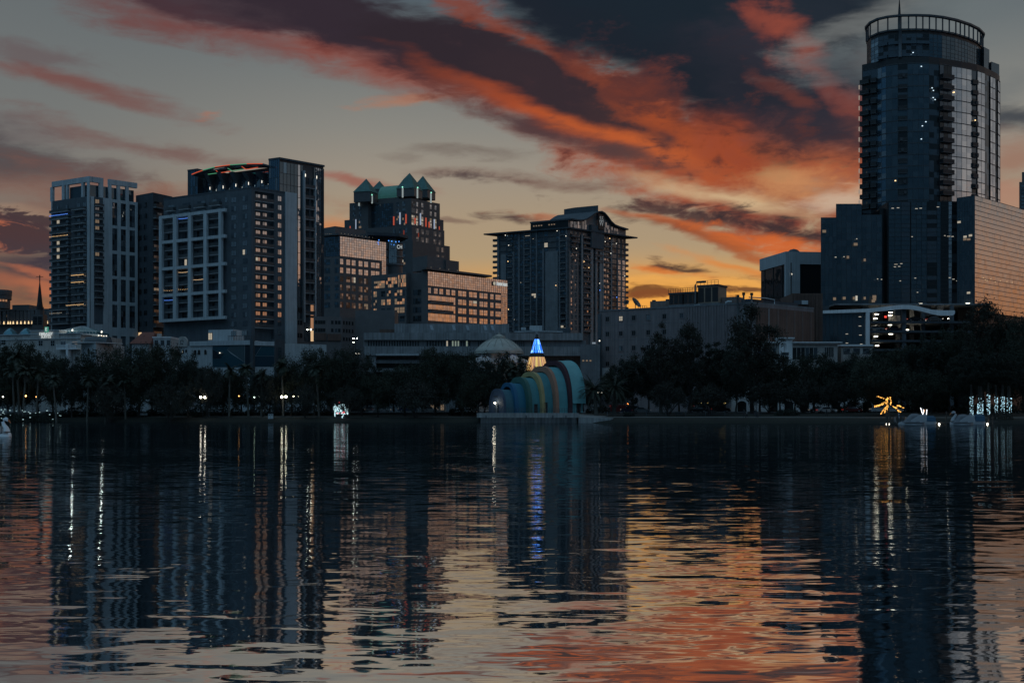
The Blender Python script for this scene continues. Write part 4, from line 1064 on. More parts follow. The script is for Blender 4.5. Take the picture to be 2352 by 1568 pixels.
def glass_office():
    pts, zt = plan([c3(150, 607), c3(278, 598), c3(600, 641)], 720, 1)
    L, C, Q = pts; fl, fr = Face(L, C), Face(C, Q); poly = para(L, C, Q)
    T = thing('office_tower', 'pale mirror topped office tower between the broad slate block and the pyramid tower', 'office building', base_of(poly))
    X = lambda f, cx: f.s(c3(cx, 0)[0]); ZR = lambda cy: fr.z(*c3(282, cy))
    M = MB(); M.prism(poly, BASE, zt - .2, stone); M.build('wall', T)
    M = MB(); M.prism([fl.xy(-.5, 1.2), fl.xy(fl.L, 1.6), fr.xy(X(fr, 480), 1.0), fr.xy(X(fr, 480), -22), fl.xy(0, -18)], zt + .4, zt + 1.3, stone_dark); M.build('roof_slab', T)
    M = MB(); M.prism([fr.xy(1, -6), fr.xy(X(fr, 500), -6), fr.xy(X(fr, 500), -22), fr.xy(1, -22)], zt + 1.3, zt + 6.6, stone); M.build('penthouse', T)
    M = MB()
    for k in range(10): q = fr.p(.5 + k * 2.7, zt + 1.35, .7); M.box(q.x - .1, q.x + .1, q.y - .1, q.y + .1, q.z, q.z + .22, lit_white)
    for k in range(6): q = fl.p(1 + k * 1.3, zt + 1.35, .9); M.box(q.x - .1, q.x + .1, q.y - .1, q.y + .1, q.z, q.z + .22, lit_white)
    M.build('roof_edge_light', T, kind='stuff')
    zb = ZR(738)
    G, B = curtain(fr, .05, fr.L - .05, zb, zt - .2, 20, 8, [g_mirror, g_mirror, g_clear], darkmetal, .06, .13, .03); G.build('glazing_band', T); B.build('glazing_bar', T)
    G, B = curtain(fr, X(fr, 570), fr.L - .05, ZR(838), zb - .1, 3, 7, [g_mirror, g_clear], darkmetal, .06, .13, .03); G.build('glazing_strip', T); B.build('strip_bar', T)
    G, B = curtain(fl, .05, fl.L - .05, zb, zt - .2, 12, 9, [g_blue, g_deep, g_blue], darkmetal, .06, .13, .03); G.build('side_glazing', T); B.build('side_glazing_bar', T)
    Wn = []
    for k in range(6):
        z0, z1 = ZR(796 + 60 * k), ZR(757 + 60 * k)
        for a, b in ((279, 301), (322, 349), (360, 387), (408, 435), (446, 474), (494, 522), (526, 553)):
            g = [g_clear, g_mirror] if k < 2 else [g_dark, g_black, g_mid]
            if (k, a) == (2, 360): g = [lit_white, g_mid]
            if k > 3 and a == 446: g = [glow_dim, g_dark]
            Wn.append(window(fr, X(fr, a), X(fr, b), z0, z1, g, 2, 2, stone_dark, o=.03, tilt=.03))
        for a, b in ((170, 211), (242, 270)): Wn.append(window(fl, max(.1, X(fl, a)), X(fl, b), z0, z1, [g_blue, g_dark, g_deep], 3, 2, stone_dark, o=.03))
    put(Wn, 'window', T)
    # the curved dark end with canopied roof wing and blue lights
    E = P(*c3(660, 700), 752); rr = 4.7
    M = MB(); M.lathe([(rr, BASE), (rr, P(*c3(660, 650), 752).z)], (E.x, E.y + 2, 0), stone_dark, 28); M.build('round_stair', T)
    zc = [P(*c3(660, y), 750).z for y in (690, 745, 800)]
    for z in zc:
        M = MB(); M.lathe([(rr + .05, z), (rr + .8, z), (rr + .8, z + .5), (rr + .05, z + .5)], (E.x, E.y + 2, 0), slabm, 28, False); M.build('curved_balcony', T)
        f2 = Face((E.x - 3.4, E.y + 2 - rr - .1), (E.x + 1.6, E.y + 2 - rr - .1))
        Wm, _ = window(f2, 0, 5, z + .9, z + 6.6, [g_mirror, g_clear], 4, 2, darkmetal, o=.3); Wm.build('window', T)
    M = MB(); zz = P(*c3(612, 600), 745).z
    lo = [P(*c3(a, b), d) for a, b, d in ((470, 612, 736), (560, 626, 738), (690, 632, 741), (755, 612, 752), (700, 596, 768), (480, 592, 768))]
    M.prism([(p.x, p.y) for p in lo], zz - .6, zz + 1.2, slate2); M.build('roof_wing', T)
    for cx, cy in ((484, 634), (550, 628), (618, 632), (640, 636), (668, 640), (690, 638)):
        q = P(*c3(cx, cy), 741); M = MB(); M.ball((q.x, q.y, q.z), .34, glow('blue_uplight', (.08, .32, 1.0), 1.6), 8); M.build('wing_light', T)
    sg = thing('tower_sign', 'small white lit letters CH on dark curved stair under blue lights', 'sign', P(*c3(695, 690), 746))
    lettering(sg, 'CH', 3.4, P(*c3(694, 676), 746.5), Vector((1, .25)).normalized(), sign_white, sx=.7)
glass_office()

def pyramid_tower():
    D = 860
    k = .3296 / FPX * D
    C = P(*c3(775, 0), D); L = P(*c3(345, 0), D + 21); Q = P(*c3(975, 0), D + 23)
    C, L, Q = C.xy, L.xy, Q.xy
    T = thing('pyramid_tower', 'dark office tower crowned with four green pyramid roofs and lit red and white bands', 'tower', (C[0], C[1] + 14, BASE))
    fl, fr = Face(L, C), Face(C, Q); X = lambda f, cx: f.s(c3(cx, 0)[0]); Z = lambda cy: P(*c3(775, cy), D).z
    def corner(e, z0, z1, m, M):
        M.prism([fl.xy(-e, e), fl.xy(fl.L + e * .8, e), fr.xy(fr.L + e, e), (Q[0] + L[0] - C[0], Q[1] + L[1] - C[1] + e)], z0, z1, m)
    M = MB(); corner(5.2, BASE, Z(640), stone_dark, M); corner(2.35, Z(640), Z(528), stone_dark, M); M.build('lower_shaft', T)
    M = MB(); zt = Z(336); a, b = X(fl, 475), X(fl, 650)
    M.prism([L, fl.xy(a), fl.xy(a, -5), fl.xy(b, -5), fl.xy(b), C, Q, (Q[0] + L[0] - C[0], Q[1] + L[1] - C[1])], Z(528), zt, stone_dark)
    M.prism([fl.xy(-4, .5), fl.xy(X(fl, 400), .5), fl.xy(X(fl, 400), -12), fl.xy(-4, -12)], Z(535), Z(455), stone_dark); M.prism([fr.xy(X(fr, 960), .4), fr.xy(fr.L + 3.5, .4), fr.xy(fr.L + 3.5, -12), fr.xy(X(fr, 960), -12)], Z(535), Z(450), stone_dark)
    M.build('upper_shaft', T)
    fm = Face(fl.xy(0, -4.9), fl.xy(fl.L, -4.9))
    G, B = curtain(fm, fm.s(c3(475, 0)[0]), fm.s(c3(650, 0)[0]), Z(540), Z(350), 13, 15, [g_deep, g_deep, g_blue, g_dark], blackmetal, .0, .16); G.build('glazing', T); B.build('glazing_bar', T)
    Wn = []
    for i, cy in enumerate((355, 403, 452, 488)):
        for j, (x0, x1) in enumerate(((368, 386), (410, 428), (672, 692), (713, 735))):
            Wn.append(window(fl, X(fl, x0), X(fl, x1), Z(cy + 32), Z(cy), [g_mid, g_dark] if i < 2 else [g_mid, glow_dim, g_dark], 2, 2, stone_dark, o=.04))
        for j, (x0, x1) in enumerate(((808, 822), (845, 859), (904, 917), (937, 950))):
            Wn.append(window(fr, X(fr, x0), X(fr, x1), Z(cy + 32), Z(cy), [g_clear, g_mid] if i < 2 else [lit_white, glow_dim, g_clear], 2, 2, stone_dark, o=.04))
        Wn.append(window(fr, .3, X(fr, 800), Z(cy + 32), Z(cy), [g_black, g_dark] if i < 2 else [lit_white, glow_dim, g_clear], 2, 2, stone_dark, o=.04))
    f2l, f2r = Face(fl.xy(-2.35, 2.35), fl.xy(fl.L + 1.88, 2.35)), Face(fr.xy(-1.9, 2.35), fr.xy(fr.L + 2.35, 2.35))
    for i in range(5):
        cy = 545 + i * 56
        for x0, x1 in ((650, 668), (690, 709), (722, 748)):
            g = [g_mid, g_dark] if i < 4 else [glow_dim, lit_white, g_dark]
            Wn.append(window(f2l, f2l.s(c3(x0, 0)[0]), f2l.s(c3(x1, 0)[0]), Z(cy + 34), Z(cy), g, 2, 2, stone_dark, o=.04 + (2.87 if i > 1 else 0)))
        for x0, x1 in ((805, 826), (842, 862), (876, 898), (930, 950), (966, 984)):
            Wn.append(window(f2r, f2r.s(c3(x0, 0)[0]), f2r.s(c3(x1, 0)[0]), Z(cy + 34), Z(cy), [g_dark, g_mid, g_dark], 2, 2, stone_dark, o=.04 + (2.87 if i > 1 else 0)))
    put(Wn, 'window', T)
    # red and white pilasters, the uplighting put in as their own glow
    red, wh = glow('red_glow_stone', (1.0, .16, .08), .42), glow('white_glow_stone', (.62, .74, .95), .45)
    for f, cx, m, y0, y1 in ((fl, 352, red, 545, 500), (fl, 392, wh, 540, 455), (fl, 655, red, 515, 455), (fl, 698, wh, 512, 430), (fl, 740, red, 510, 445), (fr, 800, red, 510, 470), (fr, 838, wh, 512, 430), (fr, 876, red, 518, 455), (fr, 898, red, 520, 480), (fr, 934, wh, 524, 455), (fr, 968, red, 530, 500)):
        s0 = X(f, cx); M = MB(); f.box(M, s0 - .42, s0 + .42, Z(y0), Z(y1), .05, .55, m); M.build('glow_pilaster', T)
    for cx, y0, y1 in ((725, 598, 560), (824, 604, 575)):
        f = f2l if cx < 775 else f2r; s0 = f.s(c3(cx, 0)[0]); M = MB(); f.box(M, s0 - .3, s0 + .3, Z(y0), Z(y1), .05, .5, glow('dim_red_glow_stone', (1.0, .14, .06), .18)); M.build('glow_pilaster', T)
    # pyramids: drum, flared hip, steep cap
    def pyr(cx, ytop, ymid, wmid, yl, wl, ydrum, D2):
        c = P(*c3(cx, 0), D2); kk = .3296 / FPX * D2
        z = lambda cy: P(*c3(cx, cy), D2).z
        w0, w1 = wl * kk, wmid * kk
        root = None
        M = MB()
        def ring(w, zz): return [(c.x - w, c.y - w * .55, zz), (c.x + w * .45, c.y - w, zz), (c.x + w, c.y + w * .55, zz), (c.x - w * .45, c.y + w, zz)]
        M.hexa(ring(w0 * .97, z(ydrum)), ring(w0 * .97, z(yl)), stone_dark)
        dr = M.build('pyramid_drum', T)
        M = MB(); a_, b_ = ring(w0 * 1.03, z(yl)), ring(w1, z(ymid)); M.hexa(a_, b_, copper)
        e = ring(w1 * .98, z(ymid) + .05); ap = (c.x, c.y, z(ytop)); M.mesh(e + [ap], [(0, 1, 4), (1, 2, 4), (2, 3, 4), (3, 0, 4)], copper); M.build('pyramid_roof', T)
    pyr(555, 215, 250, 30, 280, 54, 345, D + 57); pyr(857, 180, 224, 34, 290, 86, 345, D + 39)
    pyr(462, 200, 245, 38, 302, 84, 372, D + 18); pyr(764, 160, 206, 40, 280, 88, 335, D + 13)
    # barrel between them, its green floodlighting put into the roof as faint glow
    M = MB(); f = Face(fl.xy(X(fl, 508), -7), fl.xy(X(fl, 680), -7))
    g_lit = mat('green_glow_roof', (.07, .18, .15), .5, var=.2, emit=(.10, .34, .27), es=.09)
    n = 8; z0, zc = P(*c3(600, 356), D + 28).z, P(*c3(600, 268), D + 34).z
    for i in range(n):
        a0, a1 = math.pi / 2 * i / n, math.pi / 2 * (i + 1) / n
        o0, y0 = -9 * (1 - math.cos(a0)), z0 + (zc - z0) * math.sin(a0); o1, y1 = -9 * (1 - math.cos(a1)), z0 + (zc - z0) * math.sin(a1)
        M.face([f.p(0, y0, o0), f.p(f.L, y0, o0), f.p(f.L, y1, o1), f.p(0, y1, o1)], g_lit)
    f.box(M, 0, f.L, Z(528), z0, -14, -.05, stone_dark); M.build('barrel_roof', T)
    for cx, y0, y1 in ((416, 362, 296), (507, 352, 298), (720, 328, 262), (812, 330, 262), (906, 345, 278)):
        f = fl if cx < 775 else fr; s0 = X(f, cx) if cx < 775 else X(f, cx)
        M = MB(); f.box(M, s0 - .45, s0 + .45, Z(y0), Z(y1), 0.6, 1.3, glow('pale_glow_stone', (.72, .85, .85), .35)); M.build('crown_pilaster', T)  # pale light on the stone is the pilaster's own emission
        q = f.p(s0, Z(y1 - 6), 1.2); M = MB(); M.ball((q.x, q.y, q.z), .5, glow('green_floodlight', (.35, 1.0, .72), 1.2), 8); M.build('crown_light', T)
pyramid_tower()

def annex():
    D = 372
    T = thing('annex', 'low pale curved annex of small dark windows left of the library', 'building', (P(780, 0, D).x, D + 5, BASE))
    A, B_, C_, E, G_ = P(*c3(95, 0), D - 4), P(*c3(290, 0), D - 2), P(*c3(385, 0), D + 3), P(*c3(420, 0), D + 3.4), P(*c3(660, 0), D + 1)
    z = lambda cy: P(800, c3(0, cy)[1], D).z
    fs = [Face(A.xy, B_.xy), Face(B_.xy, C_.xy), Face(E.xy, G_.xy)]
    M = MB(); M.prism([A.xy, B_.xy, C_.xy, (C_.x, C_.y + 10), (A.x, A.y + 14)], BASE, z(1166), stone); M.build('wall', T)
    M = MB(); M.prism([C_.xy, G_.xy, (G_.x, G_.y + 12), (C_.x, C_.y + 12)], BASE, z(1112), stone); M.build('taller_wing', T)
    Wn = []
    for f, xs in ((fs[0], (112, 132, 150, 168, 225, 252, 274)), (fs[1], (305, 325, 344, 366))):
        for cx in xs:
            for cy in (1205, 1260, 1318):
                if f is fs[0] and cx < 290 and cy > 1270: continue
                s0 = f.s(c3(cx, 0)[0]); Wn.append(window(f, s0 - .45, s0 + .45, z(cy + 14), z(cy - 14), g_black if rnd.random() > .1 else g_dark, 1, 1, stone_dark, o=.02))
    f = fs[2]
    for a, b, y0, y1, lit in ((420, 447, 1140, 1170, 1), (476, 532, 1150, 1178, 1), (560, 585, 1160, 1182, 0), (600, 625, 1160, 1182, 0), (420, 447, 1210, 1250, 0), (476, 530, 1212, 1250, 0), (420, 440, 1270, 1320, 0)):
        Wn.append(window(f, f.s(c3(a, 0)[0]), f.s(c3(b, 0)[0]), z(y1), z(y0), [glow_dim, g_black, lit_white] if lit else g_black, 4, 1, stone_dark, o=.02))
    put(Wn, 'window', T)
    M = MB(); fs[0].box(M, .2, fs[0].L * .45, z(1330), z(1280), .0, .5, brownb); fs[0].box(M, fs[0].L * .5, fs[0].L * .98, z(1330), z(1285), .0, .5, brownb); M.build('brown_panel', T)
    # two lamps high on a pole before it
    for cx, cy, lb in ((388, 1312, 'upper'), (373, 1331, 'lower')):
        pass
annex()

def library():
    D = 336
    A, B_, E = P(834, 0, D), P(1120, 0, D - 1), P(1379, 0, D + 2)
    T = thing('library', 'long low concrete library with ribbon window slots behind the small dome', 'library', (0, D + 8, BASE))
    f = Face(A.xy, E.xy); z = lambda cy: P(1000, c3(0, cy)[1], D).z; X = lambda cx: f.s(c3(cx, 0)[0])
    M = MB(); f.box(M, X(450), f.L - .6, z(1432), z(1368), -20, .6, concrete); f.box(M, X(470), f.L, BASE, z(1432), -20, -2.5, concrete2)
    f.box(M, X(440), f.L - 4, z(1368), z(1322), -20, -.8, concrete2); M.build('lower_wall', T)
    M = MB(); f.box(M, X(444), f.L - 5, z(1322), z(1272), -20, .1, concrete); M.build('upper_wall', T)
    M = MB(); f.box(M, X(652), X(1460), z(1272), z(1202), -24, -4, concrete); f.box(M, X(545), X(652), z(1272), z(1240), -22, -5, brownb); M.build('rooftop_storey', T)
    Wn = []
    for grp, n in (((470, 835), 20), ((880, 1195), 16), ((1240, 1300), 4), ((1500, 1570), 5), ((1610, 1640), 2)):
        for i in range(n):
            a = X(grp[0] + (grp[1] - grp[0]) * i / n); b = X(grp[0] + (grp[1] - grp[0]) * (i + .72) / n)
            lit = grp[0] == 880 and i in (7, 9, 10, 11, 14)
            Wn.append(window(f, a, b, z(1366), z(1326), (lit_white if i == 7 else glow('reading_room_light', (.80, 1.0, .82), .22)) if lit else g_black, 1, 1, concrete2, o=-.76, tilt=0))
    z4 = lambda cy: P(1300, c4(0, cy)[1], D).z; X4 = lambda cx: f.s(c4(cx, 0)[0])
    for cx in (812, 830, 848, 910, 930, 950, 968): Wn.append(window(f, X4(cx), X4(cx + 12), z4(1358), z4(1325), [g_black, glow_dim, g_black], 2, 2, concrete2, o=-.76))
    for cx in (700, 720): Wn.append(window(f, X4(cx), X4(cx + 14), z4(1350), z4(1315), [g_dark, g_mid], 2, 1, concrete2, o=-.76))
    put(Wn, 'window', T)
    for cx in (910, 1067, 1164, 1288, 1340):
        s0 = X(cx); M = MB(); M.hexa([f.p(s0, z(1246), -3.9), f.p(s0 + .75, z(1246), -3.9), f.p(s0 + .75, z(1246), -4.2), f.p(s0, z(1246), -4.2)], [f.p(s0 - .45, z(1212), -3.9), f.p(s0 + .3, z(1212), -3.9), f.p(s0 + .3, z(1212), -4.2), f.p(s0 - .45, z(1212), -4.2)], mat('skylight_pane', (.45, .48, .52), .4, var=.1)); M.build('skylight', T)
    M = MB(); f.box(M, X(470), X(530), BASE, z(1432), -2.4, .2, concrete); f.box(M, X(530), X(830), z(1545), z(1520), -2.4, -.2, concrete); f.box(M, X(530), X(830), z(1485), z(1462), -2.4, -.4, concrete2); f.box(M, X(530), X(830), z(1432), z(1420), -2.4, .9, pale)
    f.box(M, X(530), X(830), z(1520), z(1485), -2.45, -2.3, blackmetal); M.build('entrance_bay', T)
    q = f.p(X(400), z(1417), .3); M = MB(); f.box(M, X(385), X(418), z(1421), z(1414), .7, 1.0, bulb_white); M.build('wall_light', T)
    # rooftop dark block at the far right and the classical cornice behind
    M = MB(); f.box(M, X4(985), f.L - .2, BASE, z4(1310), -18, 1.0, concrete2); M.build('end_block', T)
    Wm, _ = window(f, X4(1080), X4(1112), z4(1308), z4(1289), glow('blue_white_room', (.7, .85, 1), .3), 2, 1, concrete2, o=1.05); Wm.build('lit_window', T)
    q = f.p(X4(1142), z4(1280), 1.4); M = MB(); M.ball((q.x, q.y, q.z), .2, bulb_white); M.build('wall_light', T)
    M = MB()
    for k in range(3):
        s0 = X4(1000 + k * 30); f.box(M, s0, s0 + .5, z4(1452), z4(1440), 1.02, 1.12, glow_dim)
    M.build('lit_slot', T, kind='stuff')
    T2 = thing('corniced_building', 'small building with deep classical cornice and rooftop boxes above the library roof', 'building', (P(1236, 0, 372).x, 372, BASE))
    z5 = lambda cy: P(1236, c4(0, cy)[1], 368).z; a, b = P(*c4(475, 0), 368), P(*c4(797, 0), 368); m_ = P(*c4(628, 0), 365)
    M = MB()
    for e, y0, y1 in ((0, 1300, 1238), (.5, 1238, 1228), (1.0, 1228, 1214), (1.5, 1214, 1203)): M.prism([(a.x - e, a.y - e), (m_.x, m_.y - e), (b.x + e, b.y - e), (b.x + e, b.y + 9), (a.x - e, a.y + 9)], BASE if y0 == 1300 else z5(y0), z5(y1), pale)
    M.build('cornice', T2)
    M = MB(); c, d = P(*c4(562, 0), 372), P(*c4(664, 0), 372); M.box(c.x, d.x, 369, 375, z5(1203), z5(1152), pale); M.build('plant_room', T2)
    M = MB(); c, d = P(*c4(490, 0), 372), P(*c4(530, 0), 372); M.box(c.x, d.x, 370, 374, z5(1203), z5(1165), pale); M.box(c.x, d.x + 2, 369, 373, z5(1203), z5(1190), slate); M.build('air_handler', T2)
    M = MB(); c, d = P(*c4(797, 0), 372), P(*c4(905, 0), 372); M.box(c.x, d.x, 372, 384, BASE, z5(1165), slate); M.build('slate_wing', T2)
library()

def dome():
    D = 318; c = P(1146, 0, D); k = .1831 / FPX * D; z = lambda cy: P(1141, c8(0, cy)[1], D).z
    T = thing('domed_pavilion', 'pale shallow ribbed dome on white pavilion rising behind the trees left of the bandshell', 'pavilion', (c.x, D, BASE))
    dm = mat('dome_plaster', (.36, .35, .31), .7, var=.18, vscale=.6)
    prof = [(310 * k, z(520)), (305 * k, z(500)), (330 * k * .94, z(490)), (292 * k, z(472)), (285 * k, z(455)), (262 * k, z(440)), (225 * k, z(405)), (170 * k, z(365)), (105 * k, z(335)), (82 * k, z(325))]
    M = MB(); M.lathe(prof, (c.x, c.y, 0), dm, 40); M.build('dome', T)
    M = MB(); M.lathe([(84 * k, z(328)), (88 * k, z(310)), (78 * k, z(305)), (80 * k, z(296)), (44 * k, z(284)), (14 * k, z(272)), (16 * k, z(262)), (3 * k, z(255)), (2 * k, z(215)), (.01, z(212))], (c.x, c.y, 0), dm, 24, False); M.build('lantern', T)
    M = MB()
    for i in range(16):
        w = 2 * math.pi * (i + .5) / 16
        M.tube([(c.x + (r * 1.003) * math.cos(w), c.y + (r * 1.003) * math.sin(w), zz + .04) for r, zz in prof[5:]], .10, mat('dome_rib', (.30, .29, .26), .8), 4, False)
    M.build('dome_rib', T, kind='stuff')
    M = MB(); r = 300 * k
    M.prism([(c.x + r * .8 * math.cos(2 * math.pi * (i + .5) / 8), c.y + r * .8 * math.sin(2 * math.pi * (i + .5) / 8)) for i in range(8)], BASE, z(522), white); M.build('wall', T)
    M = MB()
    for sx in (-1, 1):
        M.box(min(c.x + sx * r * .2, c.x + sx * r * 1.2), max(c.x + sx * r * .2, c.x + sx * r * 1.2), c.y - r * .85, c.y, BASE, z(640), white)
        M.mesh([(c.x + sx * r * .1, c.y - r * .9, z(640)), (c.x + sx * r * 1.3, c.y - r * .9, z(640)), (c.x + sx * r * 1.2, c.y - r * .9, z(610)), (c.x + sx * r * .55, c.y - r * .9, z(540)), (c.x + sx * r * .55, c.y, z(540)), (c.x + sx * r * 1.2, c.y, z(610))], [(0, 1, 2, 3), (2, 3, 4, 5)], white)
    M.build('gable', T)
dome()

def condo():
    pts, zt = plan([c4(290, 385), c4(885, 334), c4(1366, 412)], 610, 1)
    L, C, Q = pts; fl, fr = Face(L, C), Face(C, Q); poly = para(L, C, Q)
    T = thing('condominium', 'dark balconied residential tower with wave roof and wide flat eaves in the centre', 'tower', base_of(poly))
    X = lambda f, cx: f.s(c4(cx, 0)[0]); ZL = lambda cy: fl.z(*c4(870, cy)); ZR = lambda cy: fr.z(*c4(895, cy))
    core = mat('condo_wall', (.10, .107, .115), .8, var=.2)
    M = MB(); M.prism(poly, BASE, zt - .6, core); M.build('wall', T)
    # wide eaves
    M = MB(); q = [fl.xy(-6.7, 2.8), fl.xy(fl.L + .6, 1.3), fr.xy(fr.L + 6.0, 3.3), (poly[3][0], poly[3][1] + 3)]; M.prism(q, zt - .6, zt + .1, slate2); M.build('eaves', T)
    nfl = 18; st = (ZL(352) - ZL(1195)) / nfl
    # pale piers and slab edges on the left wall
    pier_m = mat('condo_pier_left', (.16, .17, .185), .85)
    Pm = MB()
    for cx, w in ((300, 1.3), (345, 3.9), (428, 1.6), (475, 1.3), (518, .9), (572, .9), (622, .9), (678, 1.3), (748, 8.6), (815, 1.1), (872, 1.1)):
        s0 = X(fl, cx); top = zt - .65
        if cx in (345,): top = ZL(520)
        if cx == 748: top = ZL(525)
        if cx == 678 or cx == 428: top = ZL(500)
        fl.box(Pm, s0 - w * .42 , s0 + w * .42, BASE, top, .0, .5, pier_m if w < 3 else mat('condo_panel', (.20, .21, .22), .85, streaks=.1))
    Pm.build('pier', T, kind='stuff')
    cols = [(303, 318), (362, 380), (384, 424), (434, 470), (482, 514), (524, 568), (578, 618), (628, 672), (684, 714), (784, 812), (822, 868)]
    G, Bm = MB(), MB()
    Bl, Wl = [], []
    for i in range(nfl):
        z = ZL(1195) + i * st
        for a, b in cols:
            t0, t1 = X(fl, a), X(fl, b)
            if t1 - t0 < .4: continue
            r = rnd.random()
            g = [g_dark, g_deep, g_dark, g_blue]
            if r < .022: g = [lit_white, g_dark]
            Wl.append(window(fl, t0, t1, z + .35, z + st - .18, g, max(1, int((t1 - t0) / 1.1)), 2, core, o=.03))
        fl.box(Bm, 0, fl.L, z - .1, z + .12, .0, .22, slate2)
        for a, b in ((384, 424), (524, 568), (822, 868)):
            if rnd.random() < .95: Bl.append(balcony(fl, X(fl, a), X(fl, b), z + .15, .9, .9, o=.22))
        # balconies sticking out of the two ends
        if i > 2:
            e = Face(fl.xy(-3.1, -.3), fl.xy(0, -.3)); Mq, ar = balcony(e, .0, 3.05, z + .15, 1.8, 1.0, o=-2.0); Bl.append((Mq, ar))
        e = Face(fr.xy(fr.L, -.3), fr.xy(fr.L + 3.4, -.3)); Mq, ar = balcony(e, .05, 3.0, z - .4, 1.8, 1.0, o=-2.0); Bl.append((Mq, ar))
    # right wall
    pk = mat('pink_condo_panel', (.23, .195, .185), .85, var=.1)
    for i in range(nfl):
        z = ZR(1195) + i * (ZR(360) - ZR(1195)) / nfl; sr = (ZR(360) - ZR(1195)) / nfl
        fr.box(Bm, 0.25, fr.L, z - .1, z + .12, .0, .18, slate2)
        for a, b, kind in ((900, 922, 'p'), (934, 955, 'p'), (970, 990, 'd'), (1004, 1034, 'b'), (1040, 1062, 'b'), (1085, 1106, 'd'), (1118, 1142, 'd'), (1178, 1200, 'b'), (1205, 1228, 'b'), (1252, 1286, 'd'), (1298, 1318, 'p'), (1332, 1352, 'p')):
            upper = i > 13
            if kind == 'p' and not upper: g = [g_mid, g_clear]
            elif kind == 'b': g = [g_dark, g_mid, g_clear] if not upper else [g_dark, g_black]
            else: g = [g_dark, g_black]
            if rnd.random() < .02: g = [lit_white, g_dark]
            Wl.append(window(fr, X(fr, a), X(fr, b), z + .35, z + sr - .2, g, 2, 2, pk if kind == 'p' and not upper else core, o=.34 if (kind == 'p' and not upper) else .03))
        for a, b in ((1000, 1066), (1174, 1232)): Bl.append(balcony(fr, X(fr, a), X(fr, b), z + .15, 1.0, .9, o=.18))
        if i > 12: Bl.append(balcony(fr, X(fr, 905), X(fr, 960), z + .15, 1.0, .9, o=.18)); Bl.append(balcony(fr, X(fr, 1100), X(fr, 1165), z + .15, .9, .9, o=.18))
    Bm.build('slab_edge', T, kind='stuff')
    put(Wl, 'window', T); put(Bl, 'balcony', T)
    Pm = MB()
    for a, b in ((890, 966), (1292, 1360)): fr.box(Pm, X(fr, a), X(fr, b), BASE, ZR(530), .0, .33, pk)
    Pm.build('pink_panel', T)
    Pm = MB()
    for cx, w in ((994, 1.2), (1074, 2.1), (1112, 1.3), (1150, 1.6), (1168, 1.0), (1238, 1.0)): fr.box(Pm, X(fr, cx) - w / 2, X(fr, cx) + w / 2, BASE, ZR(380), .19, .75, mat('condo_pier', (.30, .29, .29), .85))
    Pm.build('right_pier', T, kind='stuff')
    for cx, cy, m in ((368, 402, bulb_white), (396, 485, bulb_white), (390, 620, bulb_warm), (800, 365, bulb_white), (874, 408, bulb_white), (600, 432, lit_white), (497, 796, lit_white), (393, 1020, bulb_warm), (443, 1105, lit_white), (790, 820, bulb_warm)):
        q = fl.p(X(fl, cx), fl.z(*c4(cx, cy)), 1.2); M = MB(); M.ball((q.x, q.y, q.z), .2, m, 6); M.build('balcony_light', T)
    for cx, cy, m in ((936, 512, bulb_white), (1107, 487, bulb_white), (1177, 455, bulb_white), (1270, 470, bulb_white), (1224, 552, bulb_white), (1000, 620, bulb_warm), (1130, 802, bulb_white), (1340, 742, bulb_white), (1040, 672, bulb_warm), (1215, 428, bulb_warm), (1273, 918, bulb_blue), (1132, 860, bulb_blue)):
        q = fr.p(X(fr, cx), fr.z(*c4(cx, cy)), 1.4); M = MB(); M.ball((q.x, q.y, q.z), .2, m, 6); M.build('balcony_light', T)
    # penthouse and wave roof
    ph0, ph1 = X(fl, 565), fl.L - .4
    M = MB(); zp = ZL(268); M.prism([fl.xy(ph0, -.5), fl.xy(ph1, -.5), fr.xy(X(fr, 1335), -.5), (poly[3][0] + (C[0] - L[0]) * .35, poly[3][1] - 9)], zt + .1, zp, g_black); M.build('penthouse', T)
    for k in range(9):
        if k in (4, 5): continue
        s0 = ph0 + 1.6 + k * 1.5; M = MB(); fl.box(M, s0, s0 + .8, zt + 2.0, zt + 2.6, -.48, -.38, glow_dim); M.build('penthouse_light', T)
    # gable wall follows the wave; the roof sheet runs back from it along the left wall
    wave = [(888, 258), (930, 266), (970, 270), (1000, 268), (1030, 256), (1060, 236), (1090, 214), (1120, 200), (1150, 198), (1175, 212), (1200, 240), (1230, 282), (1260, 310), (1300, 326), (1340, 338), (1370, 347)]
    wp = [(X(fr, a), fr.z(*c4(a, b))) for a, b in wave]
    M = MB()
    for (a, za), (b, zb_) in zip(wp, wp[1:]):
        M.face([fr.p(a, zt + .1, -.3), fr.p(b, zt + .1, -.3), fr.p(b, zb_ - .3, -.3), fr.p(a, za - .3, -.3)], mat('gable_glazing', (.22, .20, .20), .5, var=.2))
    M.build('gable_wall', T)
    M = MB(); du = fl.u * (-(fl.L - ph0))
    for (a, za), (b, zb_) in zip(wp, wp[1:]):
        p0, p1 = fr.p(a, za, 1.6), fr.p(b, zb_, 1.6); off = V(du.x, du.y, 0) - V(fr.n.x, fr.n.y, 0) * 2
        M.face([p0, p1, p1 + off, p0 + off], slate); t = V(0, 0, .75)
        M.face([p0 - t, p1 - t, p1, p0], slate2); M.face([p0 - t, p1 - t, p1 - t + off, p0 - t + off], slate2)
    p0 = fr.p(wp[0][0], wp[0][1], 1.6); M.face([p0 - t, p0, p0 + off, p0 - t + off], slate); M.build('wave_roof', T)
    M = MB(); a = fr.s(c4(1128, 0)[0]); p = fr.p(a, 0, .2); e1, e2 = fl.s(c4(822, 0)[0]), 0
    z0, z1 = fr.z(*c4(1128, 215)), fr.z(*c4(1128, 150))
